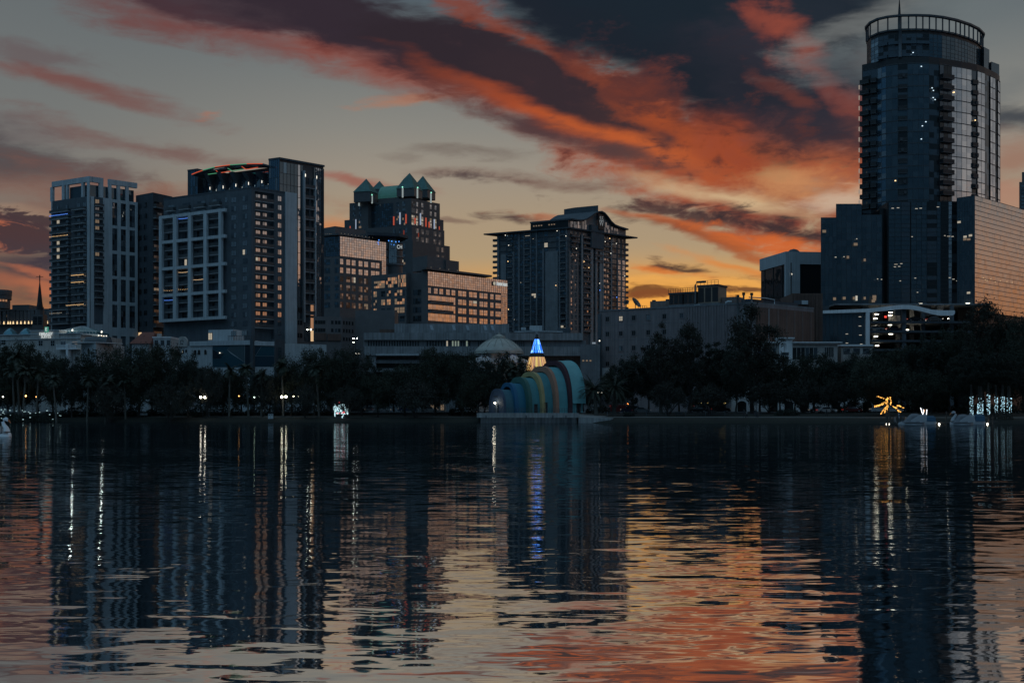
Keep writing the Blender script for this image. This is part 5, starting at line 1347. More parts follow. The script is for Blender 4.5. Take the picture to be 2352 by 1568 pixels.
    q = [fr.xy(a, .6), fr.xy(a, -7), (fr.xy(a, -7)[0] + du.x * .62, fr.xy(a, -7)[1] + du.y * .62), (fr.xy(a, .6)[0] + du.x * .62, fr.xy(a, .6)[1] + du.y * .62)]
    M.prism(q, z0 - 3.5, z1, slate); M.build('plant_screen', T)
    Gw = []
    for a_, b_ in ((905, 930), (935, 960), (965, 990), (995, 1018), (1022, 1044), (1190, 1208), (1214, 1232), (1240, 1258), (1265, 1282), (1290, 1306)):
        zt_ = min(fr.z(*c4(a_, 0)) * 0 + [zz for (s_, zz) in wp if s_ >= X(fr, a_)][0], [zz for (s_, zz) in wp if s_ >= X(fr, b_)][0]) - .8
        if zt_ > zt + .8: Gw.append(window(fr, X(fr, a_), X(fr, b_), zt + .4, zt_, [g_mid, g_dark, g_clear], 2, 2, pk, o=-.22))
    put(Gw, 'gable_window', T)
    M = MB(); a, b = X(fr, 1060), X(fr, 1165); fr.box(M, a, b, ZR(480), fr.z(*c4(1110, 320)), .0, 1.6, slate)
    M.build('gable_pier', T)
    sg = thing('roof_emblem', 'tall dark panel with pale 55W monogram under the wave roof peak', 'sign', fr.p(X(fr, 1136), fr.z(*c4(1136, 340)), 1.8))
    M = MB(); fr.box(M, X(fr, 1114), X(fr, 1159), fr.z(*c4(1136, 352)), fr.z(*c4(1136, 232)), 1.65, 2.1, blackmetal); M.build('panel', sg)
    sw = mat('pale_lettering', (.6, .6, .58), .5, emit=(.8, .8, .75), es=.12)
    lettering(sg, '55', 3.5, fr.p(X(fr, 1136), fr.z(*c4(1136, 268)), 2.2), fr.u, sw, 'numerals', sx=.9); lettering(sg, 'W', 4.1, fr.p(X(fr, 1136), fr.z(*c4(1136, 305)), 2.2), fr.u, sw, 'letter', sx=.8)
condo()

def exchange():
    pts, zt = plan([c5(95, 572), c5(1310, 508), c5(1772, 552)], 316, 1)
    L, C, Q = pts; fl, fr = Face(L, C), Face(C, Q); poly = para(L, C, Q)
    T = thing('exchange_building', 'blocky precast building with small square windows and rooftop cooling towers right of centre', 'building', base_of(poly))
    X = lambda f, cx: f.s(c5(cx, 0)[0]); Zl = lambda cx, cy: fl.z(*c5(cx, cy)); Z = lambda cy: fl.z(*c5(150, cy))
    M = MB(); M.prism(poly, BASE, zt - .3, mauve); M.prism([fl.xy(-.15, .15), fl.xy(fl.L, .15), fr.xy(fr.L, .15), poly[3]], zt - .3, zt + .1, concrete2); M.build('wall', T)
    M = MB(); fl.box(M, -.5, X(fl, 108), BASE, zt - 1.0, .0, .35, slate)
    for cx in (210, 315, 418, 540): s0 = X(fl, cx); fl.box(M, s0 - .06, s0 + .06, BASE, zt - .4, -.05, .03, concrete2)
    for cy in (688, 806, 926, 1040): fl.box(M, X(fl, 110), X(fl, 760), Z(cy) - .06, Z(cy) + .06, -.05, .035, concrete2)
    M.build('panel_joint', T, kind='stuff')
    Wn = []
    for j, cy in enumerate((640, 757, 872, 990)):
        for i, cx in enumerate((157, 262, 363, 477, 603, 738)):
            s0 = X(fl, cx); z0 = Z(cy); w = .72
            M = MB(); 
            for a, b, c, d in ((-1.1, 1.1, -1.1, -.85), (-1.1, 1.1, .85, 1.1), (-1.1, -.85, -.85, .85), (.85, 1.1, -.85, .85)): fl.box(M, s0 + a * w, s0 + b * w, z0 + c * w * 1.15, z0 + d * w * 1.15, -.02, .10, mauve)
            g = lit_white if (i, j) == (1, 0) else [g_dark, g_mid] if (i, j) in ((3, 0), (5, 0), (1, 2)) else g_black
            M2, ar = window(fl, s0 - w * .84, s0 + w * .84, z0 - w * .95, z0 + w * .95, g, 2, 2 if (i, j) == (1, 0) else 1, concrete2, o=.01); merge(M, M2); Wn.append((M, ar))
    put(Wn, 'window', T)
    M = MB()
    for i in range(16): s0 = X(fl, 770 + i * 21); fl.box(M, s0, s0 + .35, BASE, zt - .35, .0, .18, mauve)
    M.build('wall_rib', T, kind='stuff')
    M = MB(); e = Face(fl.xy(X(fl, 122), .4), fl.xy(X(fl, 180), .4)); Wm, _ = window(e, 0, e.L, Z(1100), Z(1022), [mat('white_poster', (.55, .54, .54), .7)], 1, 1, white, o=.1); Wm.build('poster', T)
    # brown brick end with pale strips
    M = MB(); fr.box(M, .4, fr.L, BASE, zt - 1.2, .0, .25, brownb); M.build('brick_face', T)
    for cx in (1415, 1487, 1555, 1617, 1680, 1745): s0 = X(fr, cx); M = MB(); fr.box(M, s0 - .09, s0 + .09, BASE + 6, zt - 1.4, .25, .36, tan if cx > 1420 else pale); M.build('pale_strip', T)
    a, b = P(*c5(1600, 440), 338), P(*c5(1836, 440), 338)
    M = MB(); M.box(a.x, b.x, 337, 352, BASE, P(*c5(1700, 440), 338).z, brownb)
    M.build('rear_stack', T)
    f3 = Face((a.x, 337), (b.x, 337)); zz = lambda cy: P(*c5(1700, cy), 337).z
    M = MB()
    for i in range(8): f3.box(M, .5 + i * 1.0, .75 + i * 1.0, BASE, zz(445), .0, .3, brownb)
    M.build('stack_rib', T, kind='stuff')
    for cx in (1640, 1698):
        M = MB(); s0 = f3.s(c5(cx, 0)[0]); f3.box(M, s0 - .9, s0 + .9, zz(525), zz(495), .3, .9, pale if cx > 1660 else slate); s0 and M.build('vent_box', T)
    # roof plant
    def place(cx, o): return fl.p(X(fl, cx), zt, o)
    def unit(cx0, cx1, cy0, o0, o1, name, m, rail=True):
        t0, t1 = X(fl, cx0), X(fl, cx1); z1 = Zl((cx0 + cx1) / 2, cy0)
        M = MB(); fl.box(M, t0 + .2, t1 - .2, zt + .8, z1, o0, o1, m); fl.box(M, t0, t1, z1 - .5, z1, o0 - .2, o1 + .2, darkmetal)
        for k in range(3):
            a = t0 + (t1 - t0) * k / 3; fl.box(M, a + .3, a + (t1 - t0) / 3 - .1, zt + 1.1, z1 - .8, o1, o1 + .08, blackmetal)
        fl.box(M, t0, t1, zt, zt + .8, o0, o1, concrete2); u = M.build(name, T)
        if rail:
            M = MB(); n = 6
            for k in range(n + 1): s0 = t0 + (t1 - t0) * k / n; fl.box(M, s0 - .04, s0 + .04, z1, z1 + 1.15, o1 + .05, o1 + .13, blackmetal)
            for h in (.55, 1.1): fl.box(M, t0, t1, z1 + h, z1 + h + .07, o1 + .04, o1 + .14, blackmetal)
            M.build('rail', u)
        return z1
    unit(598, 712, 425, -8, -3, 'cooling_unit', brownb); unit(713, 822, 418, -8, -3, 'cooling_unit', brownb)
    z1 = unit(824, 992, 362, -9, -3, 'cooling_tower', mat('tank_panel', (.30, .22, .16), .7, var=.2))
    M = MB(); q = fl.p(X(fl, 816), zt, -2.4); M.tube([q + V(0, 0, .5), q + V(0, 0, z1 - zt), q + V(.4, 0, z1 - zt + .9), q + V(3, .5, z1 - zt + 1.0)], .26, darkmetal, 8); M.tube([q + V(-.3, 0, .3), q + V(1, 0, .4), q + V(4.2, .5, .5), q + V(4.6, .5, 1.4)], .2, pale, 8); M.build('pipe', T)
    M = MB(); fl.box(M, X(fl, 440), X(fl, 598), zt, Zl(520, 488), -9, -4, tan)
    for cx in (452, 560): fl.box(M, X(fl, cx - 9), X(fl, cx + 9), Zl(520, 488), Zl(520, 474), -6, -5, darkmetal)
    M.build('plant_room', T)
    M = MB(); fl.box(M, X(fl, 992), X(fl, 1118), zt, Zl(1050, 455), -10, -5, tan); fl.box(M, X(fl, 1078), X(fl, 1081), Zl(1050, 455), Zl(1050, 432), -7, -6.9, blackmetal); M.build('plant_room', T)
    M = MB(); q = fl.p(X(fl, 1060), zt, -2); M.tube([q, q + V(0, 0, .5), q + V(.6, 0, .8), q + V(1.6, 0, .8)], .3, pale, 8); M.build('pipe', T)
    for cx, y0 in ((1182, 470), (1228, 452), (1270, 450)):
        s0 = X(fl, cx); zz_ = Zl(cx, y0); M = MB(); q = fl.p(s0, zt - 7 if cx < 1240 else zt, .35 if cx < 1240 else -1.5); M.tube([q, V(q.x, q.y, zz_)], .24, concrete2 if cx < 1240 else tan, 8); M.tube([V(q.x, q.y, zz_), V(q.x, q.y, zz_ + .7)], .42, blackmetal, 8); M.build('flue', T)
    M = MB(); fl.box(M, X(fl, 1165), X(fl, 1300), zt, Zl(1230, 482), -7, -4, brownb); M.build('plant_room', T)
    M = MB(); fr.box(M, 2, fr.L - 3, zt + .1, zt + 1.3, -6, -3, slate2); M.tube([fr.p(1, zt + 1.6, -2.6), fr.p(8, zt + 1.8, -2.6), fr.p(12, zt + 1.6, -2.6), fr.p(12, zt, -2.6)], .16, pale, 6); M.build('duct', T)
    M = MB()
    for k in range(5): s0 = X(fl, 365 + k * 17); fl.box(M, s0 - .05, s0 + .05, zt, zt + 1.2 - .1 * k, -2.6, -2.5, blackmetal)
    M.tube([fl.p(X(fl, 365), zt + 1.1, -2.5), fl.p(X(fl, 432), zt + .9, -2.5)], .04, blackmetal, 4); M.build('roof_rail', T)
    # two satellite dishes stand on the roof
    for cx, cy, r, lb, ang in ((277, 505, .85, 'smaller dark satellite dish facing away on roof edge', 0), (347, 512, 1.75, 'larger satellite dish tilted right on the roof edge', 1)):
        q = fl.p(X(fl, cx), zt, -2.2); D_ = thing('satellite_dish', lb, 'dish', q, 'satellite dishes on the roof')
        M = MB(); zc = Zl(cx, cy) - zt
        M.tube([(q.x, q.y, zt), (q.x, q.y, zt + zc)], .12, darkmetal, 6); M.build('mast', D_)
        M = MB(); ax = V(.62, -.45, .55).normalized() if ang else V(-.25, -.6, .4).normalized(); a = ax.cross(V(0, 0, 1)).normalized(); b = ax.cross(a)
        vs = [q + V(0, 0, zc)]
        for j in range(1, 4):
            rr = r * j / 3
            for i in range(20): vs.append(q + V(0, 0, zc) + (a * math.cos(i * math.pi / 10) + b * math.sin(i * math.pi / 10)) * rr + ax * (.28 * r * (j / 3) ** 2))
        fs = [(0, 1 + i, 1 + (i + 1) % 20) for i in range(20)] + [(1 + j * 20 + i, 1 + j * 20 + (i + 1) % 20, 21 + j * 20 + (i + 1) % 20, 21 + j * 20 + i) for j in range(2) for i in range(20)]
        M.mesh(vs, fs, mat('dish_paint', (.13, .12, .115), .5, var=.1) if ang else darkmetal, True); M.tube([q + V(0, 0, zc), q + V(0, 0, zc) + ax * r * .8], .05, darkmetal, 5); M.build('reflector', D_)
exchange()

def black_box():
    pts, zt = plan([c5(1360, 170), c5(1560, 110)], 400, 1)
    L, C = pts; Q = P(1900, 0, 402).xy; fl, fr = Face(L, C), Face(C, Q); poly = para(L, C, Q)
    T = thing('black_office', 'black glass office box with pale concrete top band beside the round tower', 'office building', base_of(poly))
    zb = fl.z(*c5(1556, 240)); zr = fr.z(*c5(1600, 208))
    M = MB(); M.prism(poly, BASE, zr, g_black); M.build('glass_wall', T)
    M = MB(); M.prism([fl.xy(-.3, .4), fl.xy(fl.L + .3, .4), fr.xy(fr.L, .4), poly[3]], zr, zt, pale); M.build('top_band', T)
    M = MB(); s0 = fl.L; M.prism([fl.xy(s0 - .9, .35), fl.xy(s0 + .3, .35), fr.xy(4.9 - .3, .35), fr.xy(4.9 - .3, -.5), fl.xy(s0 - .9, -.5)], BASE, zr, pale); M.build('corner_pier', T)
    M = MB()
    for k in range(4): fl.box(M, 3 + k * 7, 3.5 + k * 7, BASE, zr, .0, .15, blackmetal)
    M.build('mullion', T, kind='stuff')
    q = fr.p(fr.s(c5(1668, 0)[0]), zt, -6); M = MB(); M.lathe([(2.2, 0), (2.0, .8), (1.2, 1.5), (.05, 1.8)], (q.x, q.y, zt), slate, 14); M.build('roof_cap', T)
    q = fr.p(fr.s(c5(1595, 0)[0]), fr.z(*c5(1595, 287)), .3); M = MB(); M.ball((q.x, q.y, q.z), .3, bulb_white, 6); M.build('wall_light', T)
black_box()

def round_tower():
    Dp = [(290, 368.5), (330, 366.5), (360, 365.5), (400, 362.8), (455, 361), (500, 360.4), (550, 360), (600, 360), (650, 361.2), (705, 363.2), (752, 364.8), (798, 366.9), (825, 368.2), (860, 371), (885, 374), (908, 376.6), (920, 378.4), (930, 381)]
    pl = [P(*c6(cx, 0), d).xy for cx, d in Dp]
    back = [(161, 398), (152, 412), (126, 412), (117.5, 396)]
    zt = P(*c6(600, 262), 360).z; zb = P(*c6(600, 950), 360).z
    T = thing('round_glass_tower', 'tallest curved blue glass tower with open crown ring and spire at right', 'skyscraper', (128, 382, BASE))
    M = MB(); M.prism([(x, y + .4) for x, y in pl] + back, BASE, zt, blackmetal); M.build('core', T)
    nf = 24; fh = (zt - zb) / 13.0
    kinds = {0: 'b', 1: 'b', 2: 'l', 3: 'd', 4: 'n', 5: 'd', 6: 'd', 7: 'k', 8: 'b2', 9: 'm', 10: 'm', 11: 'k', 12: 'm', 13: 'k', 14: 'm', 15: 'k', 16: 'm'}
    G, B, Bl = MB(), MB(), []
    gm = {'l': [g_blue, g_mid, g_blue], 'd': [g_deep, g_deep2, g_deep3], 'k': [g_black, g_dark], 'm': [g_clear, g_mirror, g_clear], 'b': [g_black, g_dark], 'b2': [g_black, g_dark], 'n': [g_deep, g_dark, g_black]}
    nfl = 13
    for i in range(len(pl) - 1):
        f = Face(pl[i], pl[i + 1]); kd = kinds[i]; nx = max(1, int(f.L / 1.5))
        a, b = curtain(f, 0, f.L, zb - 2, zt - 2.2, nx, nfl * 2, gm[kd], blackmetal, .0 if kd != 'k' else -.25, .09, .02)
        merge(G, a)
        if kd not in ('k',):
            for j in range(nfl + 1): f.box(B, 0, f.L, zb - 2 + j * (zt - zb) / nfl - .11, zb - 2 + j * (zt - zb) / nfl + .11, -.1, .10, darkmetal)
            for k in range(nx + 1): f.box(B, k * f.L / nx - .03, k * f.L / nx + .03, zb - 2, zt - 2.2, -.1, .05, darkmetal)
        if kd in ('b', 'b2', 'n') or i == 11:
            for j in range(nfl):
                z = zb + j * (zt - 3 - zb) / nfl
                dep = 1.3 if kd in ('b', 'b2') else .5
                e = Face(f.xy(-(.4 if i == 0 else 0), 0), f.xy(f.L, 0)) if i == 0 else f
                Bl.append(balcony(e, .1, e.L - .1, z, dep, 1.1, rail=blackmetal, slab=darkmetal))
    G.build('glazing', T); B.build('glazing_bar', T); put(Bl, 'balcony', T)
    for j in range(12):
        f = Face(pl[0], pl[1]); z = zb + 1.2 + j * (zt - 3 - zb) / nfl; M = MB(); f.box(M, .0, .35, z, z + 1.3, 2.3, 2.4, glow('end_window_glow', (1, .82, .66), .28)); M.build('lit_window', T)
    # setback terraces at right and the crown
    zc0, zc1 = P(*c6(600, 262), 360).z, P(*c6(470, 70), 361.5).z
    cp = [(312, 373), (330, 368.5), (365, 365), (410, 363), (470, 361.8), (540, 361.6), (600, 362), (660, 363.4), (720, 366), (780, 370), (820, 374), (845, 379)]
    cr = [P(*c6(cx, 0), d).xy for cx, d in cp]; cb = [(153, 392), (142, 403), (126, 402), (117, 389)]
    zw = zc1 - 4.6
    M = MB(); M.prism([(x, y + .3) for x, y in cr] + cb, zt, zw, blackmetal); M.build('crown_wall', T)
    G, B = MB(), MB()
    for i in range(len(cr) - 1):
        f = Face(cr[i], cr[i + 1]); cx = cp[i][0]
        g = [g_clear, g_mid] if cx < 365 else [g_black, g_dark] if cx < 600 else [g_deep, g_deep2, g_deep3]
        a, b = curtain(f, 0, f.L, zt, zw - 1, max(1, int(f.L / 1.4)), 6, g, darkmetal, 0, .08); merge(G, a); merge(B, b)
    G.build('crown_glazing', T); B.build('crown_bar', T)
    M = MB(); cv = [(cx, d) for cx, d in cp if 350 <= cx <= 600]
    for zz in (zt + .3, zt + (zw - zt) * .5):
        for i in range(2, 6): f = Face(cr[i], cr[i + 1]); f.box(M, 0, f.L, zz, zz + .9, 0.05, .7, g_dark)
    M.build('terrace_rail', T)
    q = Vector(cr[4]); M = MB(); M.tube([(q.x - .6, q.y - .9, zt), (q.x - .6, q.y - .9, zw)], .5, slate, 8); M.build('crown_column', T)
    # open ring: posts and two curved rails right round
    ring = cr + cb
    M = MB(); n = len(ring)
    def offs(p, e):
        c = Vector((128, 381)); d = (Vector(p) - c); return Vector(p) + d.normalized() * e
    for e0, e1, z0, z1 in ((.0, 1.0, zc1 - .55, zc1), (-.3, .25, zw, zw + .5)):
        for i in range(n):
            a, b = ring[i], ring[(i + 1) % n]; p = [offs(a, e1), offs(b, e1), offs(b, e0), offs(a, e0)]
            M.hexa([(v.x, v.y, z0) for v in p], [(v.x, v.y, z1) for v in p], darkmetal)
    M.build('crown_ring', T)
    M = MB(); cum = []
    for i in range(n):
        a, b = Vector(ring[i]), Vector(ring[(i + 1) % n]); L_ = (b - a).length; m_ = max(1, round(L_ / 2.6))
        for k in range(m_): p = offs(a + (b - a) * k / m_, .35); M.box(p.x - .17, p.x + .17, p.y - .17, p.y + .17, zw, zc1 - .5, darkmetal)
    M.build('crown_post', T, kind='stuff')
    for a, b, h in ((122, 127, 3.2), (136, 139, 4.0), (128.5, 130, 3.0)):
        M = MB(); M.box(a, b, 376, 381, zw, zw + h, slate2); M.build('roof_plant', T)
    q = P(*c6(462, 0), 366); M = MB(); M.tube([(q.x, q.y, zw), (q.x, q.y, zc1), (q.x, q.y, zc1 + 3), (q.x, q.y, P(*c6(462, -6), 366).z)], [.5, .5, .35, .08], blackmetal, 8); M.build('spire', T)
    # stepped shoulders
    for c0, c1_, cy0, d in ((838, 880, 232, 379), (872, 926, 300, 382)):
        a, b = P(*c6(c0, cy0), d), P(*c6(c1_, cy0), d); M = MB(); M.prism([(a.x, a.y - 3), (b.x, b.y), (b.x - 3, b.y + 10), (a.x - 2, a.y + 9)], zt, a.z, g_deep); M.build('shoulder', T)
    # lights in the glass
    for cx, cy in ((612, 410), (618, 422), (617, 455), (626, 464), (584, 567), (568, 586), (563, 647), (444, 840), (563, 310), (525, 246), (812, 560), (714, 430)):
        i = max(j for j in range(len(Dp)) if Dp[j][0] <= cx); f = Face(pl[i], pl[i + 1]); s0 = f.s(c6(cx, 0)[0]); z = f.z(*c6(cx, cy)); M = MB(); f.box(M, s0 - .18, s0 + .18, z - .12, z + .12, .15, .25, bulb_cool if cy < 800 and cx < 700 else bulb_warm); M.build('room_light', T)
    # ---- podium blocks at its foot
    D = 352
    X0 = lambda cx: P(*c6(cx, 0), D).x; z = lambda cy, d=D: P(*c6(300, cy), d).z
    zbot = z(1421)
    Pm = MB(); Wn = []
    for c0, c1_, cy, dy in ((98, 171, 1011, 0), (171, 289, 946, .6), (289, 386, 995, 1.2)):
        f = Face((X0(c0), D + dy), (X0(c1_), D + dy))
        Pm.prism([f.xy(0, -.3), f.xy(f.L, -.3), f.xy(f.L + 5, -16), f.xy(5, -16)], zbot, z(cy), blackmetal)
        g, b = curtain(f, 0, f.L, zbot, z(cy), max(4, int(f.L / 1.45)), int((z(cy) - zbot) / 1.75), [g_deep, g_deep2, g_deep3], darkmetal, 0, .06, .012, hb=.09); g.build('podium_glazing', T); b.build('podium_bar', T)
    f = Face((X0(386), D + 3), (X0(414), D + 3)); Pm.prism([f.xy(0, -.2), f.xy(f.L, -.2), f.xy(f.L, -12), f.xy(0, -12)], zbot, z(962), g_black)
    f = Face((X0(412), D + .8), (X0(732), D + .2))
    Pm.prism([f.xy(0, -.4), f.xy(f.L, -.4), f.xy(f.L, -10), f.xy(0, -10)], zbot, z(936), blackmetal)
    Pm.build('podium_core', T)
    for c0, c1_, g_ in ((412, 470, [g_deep, g_deep3]), (470, 512, [g_deep, g_dark]), (516, 590, [g_deep, g_deep2, g_deep3]), (590, 636, [g_black, g_dark]), (636, 654, [g_deep]), (654, 690, [g_black]), (690, 706, [g_mid, g_clear]), (706, 732, [g_black, g_dark])):
        a, b = f.s(c6(c0, 0)[0]), f.s(c6(c1_, 0)[0]); g, bb = curtain(f, a, b, zbot, z(936), max(1, int((b - a) / 1.5)), 24, g_, blackmetal, 0, .07, .012, hb=.12); g.build('podium_glazing', T); bb.build('podium_bar', T)
    fp = [Face((X0(98), D), (X0(386), D)), f]
    for cx, cy, w in ((112, 1075, 1.5), (258, 1135, 1.6), (263, 1110, .5), (165, 1195, .7), (204, 1193, .5), (222, 1195, 1.0), (300, 1208, .9), (360, 1296, .5), (378, 1298, .5), (345, 1378, 1.6), (345, 1390, 1.4), (300, 1385, .9), (262, 1380, .8), (262, 1390, .8), (160, 1388, 1.2), (205, 1385, 1.2), (250, 1385, .9), (340, 1398, 1.4)):
        ff = Face((X0(98), D - .1), (X0(386), D - .1)); s0 = ff.s(c6(cx, 0)[0]); zz = ff.z(*c6(cx, cy)); h = .1 if w < .8 else .4; M = MB(); ff.box(M, s0 - w * .35, s0 + w * .35, zz - h, zz + h, .16, .2, glow_dim if w > .85 else room_b); M.build('room_light', T)
    for cx, cy, w in ((430, 968, .9), (455, 966, .9), (540, 970, .9), (560, 968, .9), (640, 962, .9), (445, 1228, 1.2), (440, 1240, .8), (460, 1238, .8), (470, 1225, .8), (520, 1100, .5), (535, 1292, .6), (672, 1095, .5), (690, 1098, 1.2), (708, 1099, .8), (695, 1290, .7), (712, 1297, .8), (728, 1305, .5), (545, 1358, .5), (465, 1305, .5)):
        s0 = f.s(c6(cx, 0)[0]); zz = f.z(*c6(cx, cy)); M = MB(); f.box(M, s0 - w * .4, s0 + w * .4, zz - .08, zz + .08, .2, .24, room_b if w < 1 else lit_white); M.build('room_light', T)
    # right wing: the mirror wall that catches the sunset
    rp, rz = plan([c6(730, 918), c6(812, 908), c6(1041, 975)], 346, 1)
    a, b, c = rp; a = P(*c6(730, 0), 350).xy; fl, fr = Face(a, b), Face(b, c); e = (b[0] + fr.u.x * (fr.L + 14), b[1] + fr.u.y * (fr.L + 14)); fr = Face(b, e)
    M = MB(); M.prism([fl.xy(0, -.3), fl.xy(fl.L - .3, -.3), fr.xy(.3, -.3), fr.xy(fr.L, -.3), (e[0] + 6, e[1] + 14), (a[0] + 9, a[1] + 22)], BASE, rz - .05, blackmetal); M.build('wing_core', T)
    g, bb = curtain(fl, 0, fl.L, zbot, rz, 7, 22, [g_deep, g_deep2, g_deep3], darkmetal, 0, .06, .012); g.build('wing_glazing', T); bb.build('wing_bar', T)
    g, bb = curtain(fr, 0, fr.L, zbot - 2, rz, 36, 24, [g_sunset], blackmetal, 0, .05, .03, bars=False)
    g.build('mirror_glazing', T)
    B = MB()
    for j in range(25): zz = zbot - 2 + j * (rz - zbot + 2) / 24; fr.box(B, 0, fr.L, zz - .07, zz + .07, -.1, .05, slate2)
    B.build('mirror_bar', T)
    for cx, cy in ((740, 1032), (767, 1112), (785, 1112), (793, 1094), (784, 1360), (768, 1100)):
        s0 = fl.s(c6(cx, 0)[0]); zz = fl.z(*c6(cx, cy)); M = MB(); fl.box(M, s0 - .5, s0 + .5, zz - .3, zz + .3, .1, .14, glow_dim if cx in (767, 785) else lit_white); M.build('room_light', T)
    for cx, cy in ((850, 1290), (868, 1303), (885, 1296), (860, 1300), (905, 1310), (930, 1305), (960, 1308), (985, 1312)):
        s0 = fr.s(c6(cx, 0)[0]); zz = fr.z(*c6(cx, cy)); M = MB(); fr.box(M, s0 - .25, s0 + .25, zz - .07, zz + .07, .1, .14, lit_warm); M.build('room_light', T)
round_tower()

def garage():
    D = 338; X0 = lambda cx: P(*cg(cx, 0), D).x; z = lambda cy: P(*cg(1000, cy), D).z
    T = thing('parking_garage', 'open deck parking garage with white ribbon fascia and rows of ceiling lights under round tower', 'garage', (X0(1000), D + 8, BASE))
    # ribbon fascia that rises and dips, butted to the white column
    rib = [(135, 156, 200), (450, 144, 190), (755, 131, 180), (812, 126, 186), (900, 118, 172), (1100, 92, 152), (1230, 78, 138), (1300, 75, 134), (1400, 78, 138), (1500, 92, 154), (1600, 118, 180), (1700, 143, 205), (1800, 152, 226), (1900, 155, 228), (2008, 154, 228), (2040, 156, 204)]
    M = MB()
    for (a, t0, b0), (b, t1, b1) in zip(rib, rib[1:]):
        M.hexa([(X0(a), D - 1.2, z(b0)), (X0(b), D - 1.2, z(b1)), (X0(b), D + .4, z(b1)), (X0(a), D + .4, z(b0))], [(X0(a), D - 1.2, z(t0)), (X0(b), D - 1.2, z(t1)), (X0(b), D + .4, z(t1)), (X0(a), D + .4, z(t0))], white)
    M.build('ribbon_fascia', T)
    M = MB(); M.box(X0(757), X0(812), D - 1.15, D + .6, BASE, z(182), white); M.build('white_column', T)
    f = Face((X0(135), D), (X0(755), D))
    G, B = curtain(f, 0, f.L, BASE, z(190), 11, 9, [g_deep, g_dark, g_deep], darkmetal, 0, .07); G.build('glass_wall', T); B.build('glass_wall_bar', T)
    for cx, cy in ((685, 242), (685, 375), (692, 506), (704, 637), (495, 490), (497, 622)):
        M = MB(); s0 = f.s(cg(cx, 0)[0]); f.box(M, s0 - .35, s0 + .35, z(cy) - .07, z(cy) + .07, .1, .14, room_b); M.build('stair_light', T)
    # decks
    dk = [(z(300), 'upper'), (z(436), ''), (z(572), ''), (z(708), '')]
    x0, x1 = X0(818), X0(2300)
    for y in (314, 450, 586, 716):
        M = MB(); sl = .0
        M.box(x0, x1, D, D + 26, z(y) - .35, z(y), concrete2); M.box(x0, x1, D - .2, D - .02, z(y) - .4, z(y) + .18, slate2); M.build('deck', T)
    M = MB(); M.box(x0 - 9, X0(2600), D + 2, D + 28, z(62), z(40), concrete2); M.build('top_deck', T)
    M = MB(); M.box(x0, x1, D + 26, D + 26.4, BASE, z(60), concrete); M.build('back_wall', T)
    M = MB(); M.box(x0 - 7.2, x0, D + .3, D + 26, BASE, z(180), slate2); M.build('stair_block', T)
    for cx, d, m in ((1330, 0, slate), (850, 6, pale), (1362, 7, palewarm), (1660, 3, slate), (1085, 12, pale), (1580, 8, palewarm), (2060, 2, slate)):
        M = MB(); M.box(X0(cx) - .55, X0(cx) + .55, D + .1 + d, D + 1.0 + d, BASE, z(70) if cx != 850 else z(180), m); M.build('column', T)
    for cx in (260, 840, 1320, 1760, 1940):
        M = MB(); M.box(X0(cx) - .9, X0(cx) + .9, D + 5, D + 6.5, z(200), z(64), palewarm if cx > 1900 else slate); M.build('upper_column', T)
    gl = glow('garage_lamp_glow', (1.0, .93, .74), 9, True)
    for cx, cy, d in ((930, 204, 4), (912, 268, 10), (935, 340, 4), (908, 392, 10), (940, 476, 4), (918, 527, 9), (935, 660, 4), (1132, 177, 5), (1125, 220, 10), (1122, 358, 7), (1133, 492, 6), (1004, 78, 8), (1565, 53, 9), (1640, 70, 6), (1883, 60, 7), (2078, 87, 9), (1364, 292, 5), (1540, 312, 6), (1366, 430, 5), (1546, 446, 5), (1985, 268, 5), (2245, 50, 9), (1780, 282, 7), (1860, 272, 4)):
        q = P(*cg(cx, cy), D + d); w = .5
        M = MB(); M.box(q.x - w, q.x + w, q.y - .15, q.y + .15, q.z - .08, q.z + .08, gl); M.build('ceiling_light', T)
    q = P(*cg(1058, 242), D + 8); M = MB(); M.box(q.x - .35, q.x + .35, q.y, q.y + .1, q.z - .3, q.z + .3, glow('exit_sign_glow', (1, .08, .05), .9)); M.build('exit_sign', T)
    q = P(*cg(1155, 262), D + 11); M = MB(); M.box(q.x - 1.2, q.x + 1.2, q.y, q.y + .1, q.z - 1.1, q.z + 1.1, palewarm); M.build('wall_panel', T)
    return X0, z, D
GX, GZ, GD = garage()

